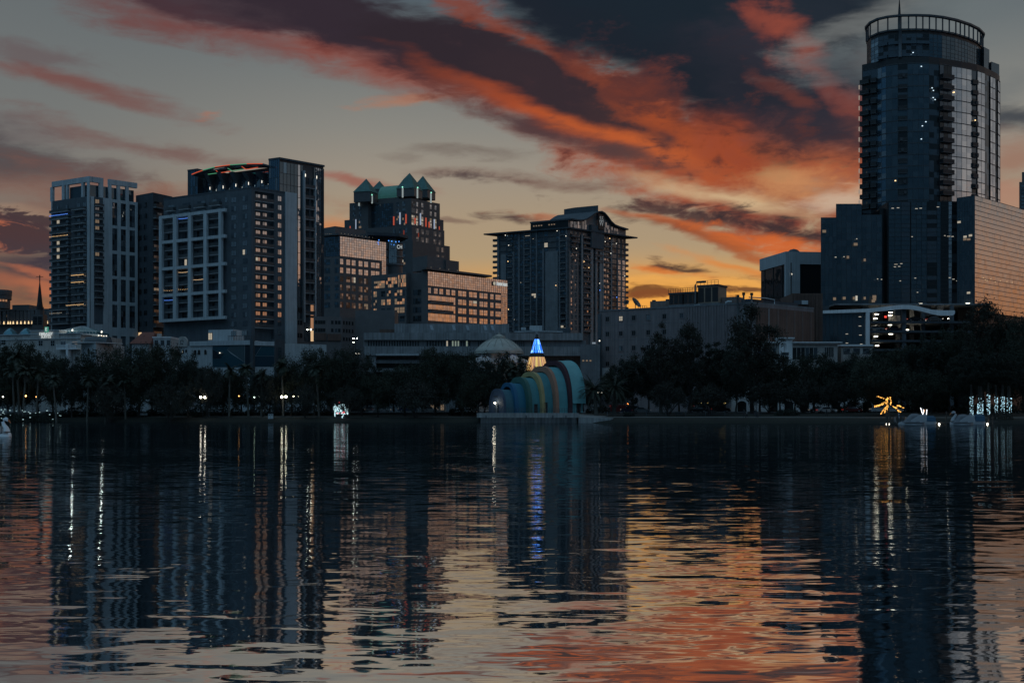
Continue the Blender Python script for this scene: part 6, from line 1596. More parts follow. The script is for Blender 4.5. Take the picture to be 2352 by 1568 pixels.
def shops():
    D = 314
    T = thing('corniced_shop', 'white shop building with heavy cornice and tall dark windows below the garage', 'building', (P(1840, 0, D).x, D + 6, BASE))
    z = lambda cy: P(1800, c5(0, cy)[1], D).z; X0 = lambda cx: P(*c5(cx, 0), D).x
    f = Face((X0(1240), D), (X0(1960), D)); S0 = lambda cx: f.s(c5(cx, 0)[0])
    M = MB(); f.box(M, 0, f.L, BASE, z(838), -12, 0, palewarm); f.box(M, S0(1500), S0(1602), BASE, z(800), -4, .6, white); M.build('wall', T)
    M = MB()
    for e, y0, y1 in ((.35, 838, 832), (.7, 832, 826), (1.0, 826, 818)): f.box(M, S0(1604), f.L + e, z(y0), z(y1), -12, e, white); f.box(M, -e, S0(1498), z(y0), z(y1), -12, e, white)
    for e, y0, y1 in ((.9, 800, 793), (1.2, 793, 784)): f.box(M, S0(1500) - e * .4, S0(1602) + e * .4, z(y0), z(y1), -4, e, white)
    M.build('cornice', T)
    Wn = []
    for a, b, y0, y1 in ((1512, 1576, 898, 925), (1604, 1806, 858, 960), (1856, 1932, 856, 940), (1300, 1480, 860, 940)):
        nx = 1 if b - a < 70 else 5 if b - a < 100 else 6
        Wn.append(window(f, S0(a), S0(b), z(y1), z(y0), [g_black, g_dark], nx, 1, palewarm, o=.62 if a == 1512 else .04, fw=.14))
    put(Wn, 'window', T)
    # second corniced shop, right of it and nearer the garage
    T2 = thing('pale_corner_shop', 'low pale corner building with blue shuttered windows under the white column', 'building', (P(1990, 0, 316).x, 322, BASE))
    a, b = P(1932, 0, 318), P(2005, 0, 318); g = Face(a.xy, b.xy); zz = lambda py: P(1960, py, 318).z
    M = MB(); g.box(M, 0, g.L, BASE, zz(795), -9, 0, palewarm); g.box(M, -.2, g.L, zz(795), zz(791), -9, .5, white); M.build('wall', T2)
    for k in range(3): Wm, _ = window(g, .6 + k * 2.6, 2.4 + k * 2.6, zz(813), zz(800), [g_mid, g_dark], 2, 2, slate, o=.04); Wm.build('window', T2)
    # street front seen under the trees
    T3 = thing('arcaded_shopfront', 'low white arcaded shopfront seen under the tree canopies at right', 'building', (P(1840, 0, 318).x, 322, BASE))
    a, b = P(1680, 0, 313), P(2010, 0, 313); g = Face(a.xy, b.xy); zz = lambda py: P(1800, py, 313).z
    M = MB(); g.box(M, 0, g.L, BASE, zz(880), -.6, 0, white); M.build('wall', T3)
    for k in range(9):
        s0 = 1.6 + k * 4.1; pr = [(s0, BASE + .1), (s0 + 2.3, BASE + .1)] + [(s0 + 1.15 + 1.15 * math.cos(math.pi * i / 8), BASE + 2.3 + .7 * math.sin(math.pi * i / 8)) for i in range(9)]
        if k in (1, 5): continue
        M = MB(); M.face([g.p(s_, zz_, .03) for s_, zz_ in pr], g_black); M.build('arch_opening', T3)
    T4 = thing('canopied_cafe', 'street cafe with glowing yellow strip light under brown awning', 'shop', (P(1612, 0, 311).x, 314, BASE))
    a, b = P(1585, 0, 311), P(1668, 0, 311); g = Face(a.xy, b.xy); zz = lambda py: P(1620, py, 311).z
    M = MB(); g.box(M, 0, g.L, BASE, zz(898), -6, 0, slate2); M.build('wall', T4)
    M = MB(); g.box(M, .5, g.L - .3, zz(922), zz(908), .05, 1.6, brownb); M.build('awning', T4)
    M = MB(); g.box(M, 1.0, g.L - .4, zz(926), zz(925), 1.3, 1.45, glow('strip_light_glow', (1, .72, .25), 1.6, True)); M.build('strip_light', T4)
    Wm, _ = window(g, .8, g.L - .5, zz(942), zz(927), [g_dark, g_mid], 5, 1, blackmetal, o=.05); Wm.build('shop_window', T4)
    T5 = thing('lit_doorway_house', 'small brownish street house with warm lit front between trees left of bandshell', 'house', (P(1000, 0, 312).x, 315, BASE))
    a, b = P(985, 0, 312), P(1022, 0, 312); g = Face(a.xy, b.xy); zz = lambda py: P(1000, py, 312).z
    M = MB(); g.box(M, 0, g.L, BASE, zz(915), -5, 0, palewarm); M.build('wall', T5)
    for k in range(3): Wm, _ = window(g, .4 + k * 1.3, 1.4 + k * 1.3, zz(942), zz(928), glow_dim if k != 1 else [glow_dim, g_dark], 2, 2, palewarm, o=.04); Wm.build('window', T5)
    # sliver of a tower at the right edge of the view
    D = 620; a, b = P(2341, 395, D), P(2440, 395, D)
    T6 = thing('distant_tower', 'sliver of distant grey stepped tower at right edge of the skyline', 'tower', (a.x + 8, D + 10, BASE))
    M = MB(); M.prism([(a.x, D), (b.x, D), (b.x + 9, D + 20), (a.x + 9, D + 20)], BASE, P(2341, 418, D).z, stone_dark); M.prism([(a.x + 1.6, D + .5), (b.x, D + .5), (b.x + 8, D + 18), (a.x + 9.6, D + 18)], P(2341, 418, D).z, P(2341, 395, D).z, stone_dark); M.build('wall', T6)
    g = Face((a.x, D), (b.x, D))
    for k in range(8):
        for j in range(2): Wm, _ = window(g, 1 + j * 4, 3.6 + j * 4, P(0, 425 + k * 8 + 5, D).z, P(0, 425 + k * 8, D).z, [g_mid, g_dark], 2, 1, stone_dark, o=.05); Wm.build('window', T6)
shops()

# ------------------------------------------------------------------ bandshell, platform and lit cone tree
def bandshell():
    k = .1831; D0 = 268.0
    phi = R(37); ax = V(math.cos(phi), math.sin(phi), 0); wd = V(math.sin(phi), -math.cos(phi), 0)   # wd points to the lake side
    base_z = P(0, c8(0, 1258)[1], 264).z
    m2 = k / FPX * D0                       # metres per crop pixel at the shell
    c0 = P(*c8(588, 0), D0 + 2); c0.z = base_z
    T = thing('bandshell', 'telescoping teal amphitheatre shell with coloured rims on lakeside platform', 'bandshell', (c0.x + 9, c0.y + 5, base_z))
    tops = [588, 735, 870, 1010, 1150, 1300, 1460]; hts = [295, 372, 442, 507, 577, 643, 640]; offs_ = [100, 113, 150, 172, 205, 220, 230]
    cen, hh, rr = [], [], []
    for t, h, o in zip(tops, hts, offs_):
        # the axis recedes: solve the axis distance that shows at this x
        kx = (c8(t, 0)[0] - CX) / FPX
        s = (kx * c0.y - c0.x) / (ax.x - kx * ax.y)
        c = c0 + ax * s; cen.append(c); f = c.y / D0
        hh.append(h * m2 * f); rr.append(o * m2 * f / math.sin(phi) * .92)
    teal = [mat('shell_teal_a', (0.043, 0.125, 0.160), .7, var=.16, vscale=.5), mat('shell_teal_b', (0.058, 0.211, 0.234), .7, var=.14, vscale=.5), mat('shell_teal_c', (0.090, 0.281, 0.304), .7, var=.14, vscale=.5), mat('shell_teal_d', (0.148, 0.359, 0.374), .7, var=.12, vscale=.5)]
    tl = [teal[0], mat('shell_blue', (0.020, 0.133, 0.203), .7, var=.14), teal[1], teal[1], teal[2], teal[2], teal[3]]
    rimc = [mat('rim_navy', (0.039, 0.066, 0.109), .7), mat('rim_blue', (0.016, 0.101, 0.195), .7), mat('rim_green', (0.039, 0.117, 0.101), .7), mat('rim_yellow', (0.343, 0.281, 0.133), .75), mat('rim_orange', (0.328, 0.172, 0.117), .75), mat('rim_maroon', (0.058, 0.023, 0.031), .75)]
    N_ = 26
    def prof(i, e=0.0):
        out = []
        r, h = rr[i] + e, hh[i] + e
        for j in range(N_ + 1):
            a = math.pi * j / N_
            x = math.copysign(abs(math.cos(a)) ** .80, math.cos(a)); z = max(0.0, math.sin(a)) ** .78
            out.append((x * r, z * h))
        return out
    def arch(M, i, e, s0, s1, m, a=None, smooth=True):
        pr = prof(i, e); A = [cen[i] + ax * s0 + wd * x + V(0, 0, z) for x, z in pr]; B = [cen[i] + ax * s1 + wd * x + V(0, 0, z) for x, z in pr]
        n = len(pr); M.mesh(A + B, [(j, j + 1, n + j + 1, n + j) for j in range(n - 1)], m, smooth); return A, B
    for i in range(6):
        L_ = (cen[i + 1] - cen[i]).length
        M = MB()
        if i < 5: arch(M, i, 0, 0, L_ + .3, tl[i])
        else:
            lo = 2.2; pr = prof(5, .25)
            A = [cen[5] + ax * .4 + wd * x + V(0, 0, max(z, lo)) for x, z in pr]; B = [cen[6] + wd * x * 1.06 + V(0, 0, max(z, lo)) for x, z in pr]
            n = len(pr); M.mesh(A + B, [(j, j + 1, n + j + 1, n + j) for j in range(n - 1)], tl[6], True)
            arch(M, 5, -.15, 0, L_ * .55, tl[4])
        if i == 0:
            pr = prof(0); M.face([cen[0] + wd * x + V(0, 0, z) for x, z in pr], rimc[0])
        M.build('shell_segment', T)
        if True:
            M = MB(); j = i
            # rim: flat ring facing the small end, with its own thickness
            e1 = .12
            if i == 0:
                A = [cen[0] - ax * .15 + wd * x + V(0, 0, z) for x, z in prof(0, .14)]; B = [cen[0] + ax * .5 + wd * x + V(0, 0, z) for x, z in prof(0, .14)]; C_ = [cen[0] - ax * .15 + wd * x + V(0, 0, z) for x, z in prof(0, -.2)]
            else:
                A = [cen[i] - ax * .5 + wd * x + V(0, 0, z) for x, z in prof(i, .16)]; B = [cen[i] + ax * .42 + wd * x + V(0, 0, z) for x, z in prof(i, .16)]
                C_ = [cen[i] - ax * .5 + wd * x + V(0, 0, max(0, z)) for x, z in prof(i, -(rr[i] - rr[i - 1]) * .6 - .55)]
            n = len(A)
            M.mesh(A + B, [(q, q + 1, n + q + 1, n + q) for q in range(n - 1)], rimc[i], True); M.mesh(A + C_, [(q, q + 1, n + q + 1, n + q) for q in range(n - 1)], rimc[i])
            M.build('rim', T)
    # edge roll of the front opening, doors, vents, lamp
    M = MB(); pr = prof(5, .25); M.tube([cen[6] + wd * x * 1.06 + V(0, 0, max(z, 2.2)) for x, z in pr], .16, teal[3], 6); M.build('front_edge', T)
    for s, i, h in ((1.5, 2, 2.0), (.6, 3, 2.4), (2.2, 5, 2.3)):
        c = cen[i] + ax * s + wd * (rr[i] + .02); M = MB(); a = ax * .45; M.face([c - a, c + a, c + a + V(0, 0, h) - wd * .05, c - a + V(0, 0, h) - wd * .05], blackmetal)
        b = wd * .12; M.tube([c - a + b, c - a + V(0, 0, h) + b, c + a + V(0, 0, h) + b, c + a + b], .06, darkmetal, 4, False); M.build('door', T)
    M = MB()
    for q in range(3):
        for u in range(4):
            c = cen[0] - ax * .2 + wd * (-.75 + .55 * q) + V(0, 0, hh[0] * .66 + u * .12); a = wd * .22; M.face([c - a, c + a, c + a + V(0, 0, .07), c - a + V(0, 0, .07)], blackmetal)
    M.build('louvre', T)
    M = MB(); c = cen[0] - ax * .2 + wd * .1; a = wd * .42; M.face([c - a, c + a, c + a + V(0, 0, 2.1), c - a + V(0, 0, 2.1)], mat('pale_door', (.10, .13, .17), .6)); M.tube([c - a - ax * .05, c - a + V(0, 0, 2.1) - ax * .05, c + a + V(0, 0, 2.1) - ax * .05, c + a - ax * .05], .05, darkmetal, 4, False); M.build('door', T)
    lp = P(*c8(583, 1131), D0); lp = cen[0] - ax * .55 + V(0, 0, lp.z - base_z)
    M = MB(); M.ball(lp, .2, glow('shell_lamp_glow', (1, .9, .68), 16, True)); ll = M.build('wall_lamp', T)
    M = MB(); M.tube([cen[0] + V(0, 0, lp.z - base_z + .15), lp + V(0, 0, .25)], .05, darkmetal, 5); M.build('lamp_arm', T)
    pl = bpy.data.lights.new('lamp_glow', 'POINT'); pl.energy = 35; pl.color = (1, .9, .7); pl.shadow_soft_size = .2; po = bpy.data.objects.new('lamp_glow', pl); COL.objects.link(po); po.parent = T; po.location = lp - ax * .45 + V(0, 0, .1) - T.location
    # columns under the open front
    for u in (-2.2, -.3):
        M = MB(); c = cen[6] + ax * u + wd * rr[5] * .95; M.tube([c, c + V(0, 0, 2.6)], .22, teal[3], 8); M.build('front_column', T)
    # platform
    Pt = thing('stage_platform', 'long pale concrete platform on the water carrying the bandshell', 'platform', (c0.x + 8, c0.y, 0))
    a, b = P(*c8(338, 0), 264), P(*c8(1612, 0), 264); zt = base_z; zs = P(0, c8(0, 1316)[1], 264).z
    pm = mat('platform_concrete', (.22, .218, .215), .9, var=.16, streaks=.25)
    M = MB(); M.box(a.x, b.x, 263.4, 285, zs, zt, pm); M.build('slab', Pt)
    M = MB(); M.box(a.x + .8, b.x - .3, 264.4, 284, -1.5, zs, mat('stained_concrete', (.19, .19, .19), .9, var=.2, streaks=.4)); M.build('retaining_wall', Pt)
    M = MB(); s0 = P(*c8(1475, 0), 264).x; M.box(s0, s0 + .9, 264.1, 264.42, -1, zs - .02, darkmetal); M.build('dark_recess', Pt)
    M = MB(); e0, e1, e2 = b.x, P(*c8(2040, 0), 262).x, P(*c8(1730, 0), 262).x
    M.hexa([(e0, 263.6, -1.5), (e1, 262, .8), (e1 + 3, 276, .8), (e0, 280, -1.5)], [(e0, 263.6, zs + .1), (e1, 262, 1.05), (e1 + 3, 276, 1.2), (e0, 280, zt)], pm); M.build('ramp', Pt)
    for i in range(4):
        M = MB(); s0 = P(*c8((453, 955, 1288, 1452)[i], 0), 264).x; M.box(s0 - .12, s0 + .12, 263.2, 263.42, zs - .3, zs + .5, darkmetal); M.build('drain_spout', Pt)
    # railing round the platform
    M = MB()
    for i in range(40):
        s0 = a.x + .3 + i * (b.x - a.x - .6) / 39; M.box(s0 - .03, s0 + .03, 263.7, 263.76, zt, zt + 1.0, darkmetal)
    for h in (.35, .68, 1.0): M.box(a.x + .3, b.x - .3, 263.68, 263.78, zt + h, zt + h + .05, darkmetal)
    rl = M.build('platform_railing'); tag(rl, 'thin dark metal railing along the front edge of the stage platform', 'railing')
bandshell()

def cone_tree():
    D = 302; apex = P(*c8(1090, 270), D); T = thing('light_cone_tree', 'giant cone of light strings, blue above and gold below, behind the bandshell', 'christmas tree', (apex.x, D, BASE))
    z = lambda cy: P(1230, c8(0, cy)[1], D).z; H = apex.z
    Rb = 5.9; rad = lambda zz: Rb * (H + .6 - zz) / (H - BASE)
    cx, cy = apex.x, D
    M = MB(); M.lathe([(rad(z(760)) * .93, BASE), (rad(z(555)) * .93, z(555)), (rad(z(330)) * .93, z(330))], (cx, cy, 0), mat('cone_core', (.025, .03, .035), .8), 24); M.build('core', T)
    M = MB(); M.lathe([(rad(z(332)) * 1.02, z(332)), (rad(z(300)) * .9, z(300)), (.35, z(276)), (.02, z(262))], (cx, cy, 0), blackmetal, 20); M.build('cap', T)
    M = MB(); M.lathe([(rad(z(556)) * 1.02, z(556)), (rad(z(530)) * 1.06, z(530)), (rad(z(508)) * 1.0, z(508))], (cx, cy, 0), blackmetal, 24); M.build('dark_band', T)
    M = MB()
    for i in range(10): w = i * .63; M.tube([(cx, cy, z(262)), (cx + .9 * math.cos(w) * .7, cy, z(262) + .9 * math.sin(w) * .9)], .04, pale, 4, False)
    M.build('star', T)
    def strands(z0, z1, n, mats_, name, r=.07, jit=.0):
        M = MB()
        for i in range(n):
            w = 2 * math.pi * (i + rnd.uniform(-.25, .25)) / n; m = rnd.choice(mats_)
            za = z0 + rnd.uniform(0, jit)
            ra, rb = rad(za), rad(z1); p = V(cx + ra * math.cos(w), cy + ra * math.sin(w), za); q = V(cx + rb * math.cos(w), cy + rb * math.sin(w), z1)
            t = V(-math.sin(w), math.cos(w), 0) * r; M.face([p - t, p + t, q + t, q - t], m)
        M.build(name, T, kind='stuff')
    bl = [glow('blue_strand_a', (.02, .16, 1.0), 2.4, True), glow('blue_strand_b', (.08, .34, 1.0), 2.0, True), glow('blue_strand_c', (.01, .08, .55), .6, True), glow('blue_strand_d', (.3, .6, 1.0), 1.9, True)]
    gd = [glow('gold_strand_a', (1, .58, .17), 1.0, True), glow('gold_strand_b', (1, .46, .18), .4, True), glow('gold_strand_c', (.9, .68, .2), .9, True), glow('gold_strand_d', (1, .56, .42), .45, True)]
    strands(z(400), z(334), 44, bl, 'blue_light_strand', .09); strands(z(470), z(402), 60, bl, 'blue_light_strand', .10); strands(z(505), z(472), 64, bl, 'blue_light_strand', .10)
    strands(BASE + .4, z(558), 92, gd, 'gold_light_strand', .085, .6)
cone_tree()

# ------------------------------------------------------------------ trees
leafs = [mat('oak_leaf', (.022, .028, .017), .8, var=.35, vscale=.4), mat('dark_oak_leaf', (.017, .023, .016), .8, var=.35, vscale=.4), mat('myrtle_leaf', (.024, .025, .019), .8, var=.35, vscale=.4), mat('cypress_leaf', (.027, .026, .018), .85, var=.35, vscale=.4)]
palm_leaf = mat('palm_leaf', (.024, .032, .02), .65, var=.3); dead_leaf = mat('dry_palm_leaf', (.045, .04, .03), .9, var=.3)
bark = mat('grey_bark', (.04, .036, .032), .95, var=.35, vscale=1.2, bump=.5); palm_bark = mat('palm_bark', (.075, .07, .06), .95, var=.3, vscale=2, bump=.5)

def leaf_quad(M, p, sz, m, r):
    a = V(r.gauss(0, 1), r.gauss(0, 1), r.gauss(0, .7)).normalized(); b = a.cross(V(r.gauss(0, 1), r.gauss(0, 1), r.gauss(0, 1))).normalized()
    a = a * sz * r.uniform(.6, 1.15); b = b * sz * r.uniform(.35, .6)
    M.face([p - a, p - b * .7 + a * .1, p + a, p + b], m)

TREES = {}
def make_tree(kind, seed):
    """unit-scale tree about 14 m high: trunk mesh and crown mesh"""
    r = random.Random(seed); T_, C_ = MB(), MB()
    spec = {'oak': (14, 8.2, 2.2, 84, 190, .27), 'tall': (17, 6.4, 2.2, 80, 180, .27), 'slim': (18, 4.6, 2.2, 64, 160, .26), 'low': (8, 6.0, 1.6, 52, 150, .24), 'cypress': (17, 5.6, 2.4, 84, 130, .23)}[kind]
    H, W, clear, nc, nl, ls = spec
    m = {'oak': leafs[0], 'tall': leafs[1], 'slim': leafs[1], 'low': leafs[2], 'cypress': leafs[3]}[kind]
    lean = V(r.uniform(-.6, .6), r.uniform(-.4, .4), 0)
    top = V(lean.x * 2, lean.y * 2, H * .80)
    if kind != 'low':
        T_.tube([(0, 0, -.3), (lean.x * .2, lean.y * .2, clear * .5), (lean.x * .7, lean.y * .7, clear), tuple(lean * 1.4 + V(0, 0, H * .55)), tuple(top)], [.48, .36, .30, .17, .05], bark, 8)
    for i in range(nc):
        # clump centres spread through an uneven rounded crown
        while True:
            u = V(r.uniform(-1, 1), r.uniform(-1, 1), r.uniform(-1, 1))
            if .12 < u.length < 1: break
        if kind == 'slim' or kind == 'cypress': wz = 1 - .45 * max(0, u.z)
        else: wz = 1
        c = V(u.x * W * wz, u.y * W * wz, clear + (H - clear) * (.47 + .47 * u.z)) + lean
        lump = 1 + .25 * math.sin(3 * math.atan2(u.y, u.x) + seed)
        c.x *= lump; c.y *= lump
        cr = r.uniform(.9, 1.9) * (W / 7.5)
        if kind == 'low' and i < 9:
            T_.tube([(r.uniform(-.5, .5), r.uniform(-.4, .4), -.2), (c.x * .25, c.y * .25, clear * .8), (c.x * .75, c.y * .75, max(clear, c.z * .8))], [.13, .09, .03], bark, 6)
        elif i % 3 == 0:
            s = V(lean.x * .7, lean.y * .7, clear * r.uniform(.9, 1.4)) + V(0, 0, (c.z - clear) * .3)
            T_.tube([tuple(s), tuple(s.lerp(c, .55) + V(0, 0, .5)), tuple(c)], [.17, .10, .03], bark, 6)
        for k in range(nl):
            d = V(r.gauss(0, .5), r.gauss(0, .5), r.gauss(0, .36)) * cr
            leaf_quad(C_, c + d, ls * r.uniform(.7, 1.2), m, r)
        if kind == 'cypress':      # hanging moss-like sprays
            for k in range(5):
                p = c + V(r.gauss(0, .6), r.gauss(0, .6), -.4) * cr
                C_.face([p, p + V(.12, 0, 0), p + V(.1, 0, -r.uniform(.8, 2.0))], m)
    return T_, C_

def mesh_of(M, name):
    me = bpy.data.meshes.new(name); me.from_pydata(M.v, [], M.f)
    for k in M.mats: me.materials.append(k)
    me.polygons.foreach_set('material_index', M.m); me.polygons.foreach_set('use_smooth', M.sm); me.update(); return me

def make_palm(kind, seed):
    r = random.Random(seed); T_, C_, D_ = MB(), MB(), MB()
    H = {'sabal': 11.0, 'date': 6.0}[kind]; n = {'sabal': 34, 'date': 58}[kind]; L = {'sabal': 2.3, 'date': 4.6}[kind]
    bx, by = r.uniform(-.8, .8), r.uniform(-.4, .4)
    tr = .22 if kind == 'sabal' else .45
    T_.tube([(0, 0, -.3), (bx * .3, by * .3, H * .4), (bx * .8, by * .8, H * .8), (bx, by, H)], [tr * 1.25, tr, tr * .9, tr * .95], palm_bark, 9)
    for i in range(n):
        az = r.uniform(0, 2 * math.pi); t0 = R(r.uniform(-55, 75)); dead = t0 < R(-35)
        d = V(math.cos(az) * math.cos(t0), math.sin(az) * math.cos(t0), math.sin(t0)); p = V(bx, by, H + .1); pts = [p]
        seg = 6
        for k in range(seg):
            p = p + d * (L / seg); d = (d + V(0, 0, -.20 if kind == 'date' else -.24)).normalized(); pts.append(p)
        side = d.cross(V(0, 0, 1)).normalized() if abs(d.z) < .98 else V(1, 0, 0)
        tgt, m = (D_, dead_leaf) if dead else (C_, palm_leaf)
        for k in range(1, seg + 1):
            q0, q1 = pts[k - 1], pts[k]; f = (q1 - q0).normalized()
            for u in range(3):
                q = q0.lerp(q1, (u + .5) / 3)
                for sg in (-1, 1):
                    ll = (.55 if kind == 'date' else .95) * (1 - .5 * (k / seg)) * r.uniform(.8, 1.2)
                    e = q + side * sg * ll + f * ll * .55 + V(0, 0, -.30 * ll); w = f * .10
                    tgt.face([q - w, q + w, e], m)
        tgt.tube(pts[:seg], [.035] * seg, m, 3, False)
    return T_, C_, D_

def plant(kind, seed, px, py_top, hw, D, label, group='trees along the far shore', name=None, cat='tree'):
    """a broad tree placed at its real distance and scaled to the height and spread it has"""
    key = (kind, seed)
    x = (px - CX) / FPX * D; g = gz(x, D)
    if key not in TREES:
        t, c = make_tree(kind, seed); TREES[key] = (mesh_of(t, 'trunk'), mesh_of(c, 'crown'), max(v[2] for v in c.v), max(abs(v[0]) for v in c.v))
    tm, cm, h0, w0 = TREES[key]
    h = HC + (HY - py_top) / FPX * D - g; w = hw * 1.42 / FPX * D
    nm = name or {'oak': 'oak_tree', 'tall': 'tall_tree', 'slim': 'slender_tree', 'low': 'multi_trunk_tree', 'cypress': 'cypress_tree'}[kind]
    T = thing(nm, label, cat, (x, D, g), group, rnd.uniform(0, 6.28)); s = h / h0; T.scale = (w / w0, w / w0, s)
    for me, n in ((tm, 'trunk'), (cm, 'crown')):
        o = bpy.data.objects.new(n, me); COL.objects.link(o); o.parent = T
    return T

# (kind, variant, x, top y, half width, distance, label)
TR = [
 ('oak', 1, -10, 790, 60, 304, 'broad oak cut by the left frame edge below the courthouse'),
 ('oak', 2, 52, 778, 52, 300, 'round topped oak in front of the hotel wall, first full crown from left'),
 ('oak', 3, 122, 812, 46, 296, 'lower oak before the hotel balustrades, left of the oval window'),
 ('tall', 1, 165, 830, 34, 292, 'narrow dark tree just below the white house with oval window'),
 ('oak', 4, 250, 792, 58, 297, 'big oak covering the right flank of the white oval window house'),
 ('oak', 2, 318, 786, 62, 292, 'widest dark oak beneath the red hipped roof'),
 ('oak', 1, 388, 788, 52, 297, 'dense oak beside the curved gable of the podium'),
 ('tall', 2, 432, 812, 40, 288, 'bushy tree under the round gable motif'),
 ('low', 1, 478, 838, 34, 284, 'small loose tree under the three arched windows'),
 ('oak', 3, 512, 848, 44, 290, 'low oak below the left end of the teal mural'),
 ('low', 2, 604, 850, 32, 286, 'small rounded tree below the dark pier of the mural'),
 ('oak', 4, 668, 812, 44, 291, 'oak before the pale podium side wall'),
 ('oak', 1, 722, 800, 48, 288, 'full oak under the lit glass stair'),
 ('oak', 2, 788, 788, 54, 291, 'high round oak in front of the pale annex'),
 ('tall', 1, 832, 822, 40, 286, 'darker tree at the left corner of the library'),
 ('oak', 3, 868, 862, 40, 282, 'low crown below the library entrance bay'),
 ('oak', 4, 930, 832, 48, 287, 'oak covering the left middle of the library base'),
 ('oak', 1, 1000, 812, 56, 290, 'broad oak under the lit reading room windows of the library'),
 ('oak', 2, 1062, 810, 50, 286, 'oak touching the left edge of the small dome'),
 ('tall', 2, 1112, 822, 36, 283, 'bushy tree directly below the dome'),
 ('oak', 3, 1170, 820, 38, 290, 'oak right of the dome and behind the low end of the bandshell'),
 ('oak', 4, 1100, 862, 46, 280, 'low shore oak left of the stage platform'),
 ('tall', 3, 1455, 815, 42, 284, 'dense tree at the left corner of the square windowed building'),
 ('cypress', 1, 1518, 758, 48, 281, 'ragged cypress reaching the second window row of the precast building'),
 ('cypress', 2, 1582, 752, 46, 284, 'ragged cypress before the ribbed wall, left of the tallest one'),
 ('slim', 1, 1640, 790, 38, 287, 'slender tree between the two ragged cypresses and the tallest tree'),
 ('cypress', 3, 1728, 713, 58, 283, 'tallest ragged tree standing before the brown brick end wall'),
 ('tall', 1, 1690, 790, 40, 276, 'dark bushy tree left of the tallest ragged tree, at its foot'),
 ('oak', 2, 1792, 806, 44, 288, 'round oak under the white corniced shop pier'),
 ('oak', 1, 1868, 812, 60, 284, 'broad low oak covering the shop windows'),
 ('tall', 2, 1940, 812, 44, 280, 'dense tree below the pale corner shop'),
 ('oak', 3, 1995, 800, 48, 284, 'oak rising at the foot of the white garage column'),
 ('oak', 4, 2060, 788, 52, 281, 'oak covering the lower decks of the garage'),
 ('tall', 3, 2118, 768, 46, 276, 'tall dark tree before the right half of the garage decks'),
 ('oak', 2, 2182, 738, 56, 278, 'large oak hiding the tip of the white ribbon fascia'),
 ('cypress', 2, 2262, 684, 66, 274, 'tallest dark tree at right with ragged top against the mirror wall'),
 ('oak', 1, 2322, 716, 60, 272, 'big oak at the right frame edge below the mirror wall'),
 ('tall', 1, 2225, 800, 48, 262, 'dark shore tree above the blue lit trunks'),
 ('oak', 3, 2368, 770, 56, 258, 'dark oak cut by the right frame edge'),
 ('oak', 4, 2140, 850, 46, 266, 'low spreading oak behind the boat dock'),
 ('low', 3, 1768, 876, 40, 275, 'vase shaped multi trunk tree left of the bare lawn'),
 ('low', 1, 1845, 872, 44, 273, 'vase shaped multi trunk tree on the lawn beside two round bushes'),
 ('low', 2, 1912, 874, 36, 270, 'vase shaped multi trunk tree beside the parked cars at right'),
 ('low', 3, 390, 880, 40, 282, 'low spreading shore tree below the widest dark oak'),
 ('low', 1, 250, 884, 40, 284, 'low dark shore tree below the white oval window house'),
 ('low', 2, 800, 888, 40, 278, 'low spreading shore tree behind the glittering light figure'),
 ('low', 3, 955, 886, 44, 277, 'low spreading shore tree below the library middle'),
 ('low', 1, 700, 886, 34, 279, 'low shore tree right of the two twin globe lamps'),
 ('low', 2, 1535, 880, 44, 270, 'low multi trunk tree growing at the water edge right of the cars'),
 ('low', 3, 1630, 884, 40, 272, 'low dark tree before the glowing cafe strip'),
]
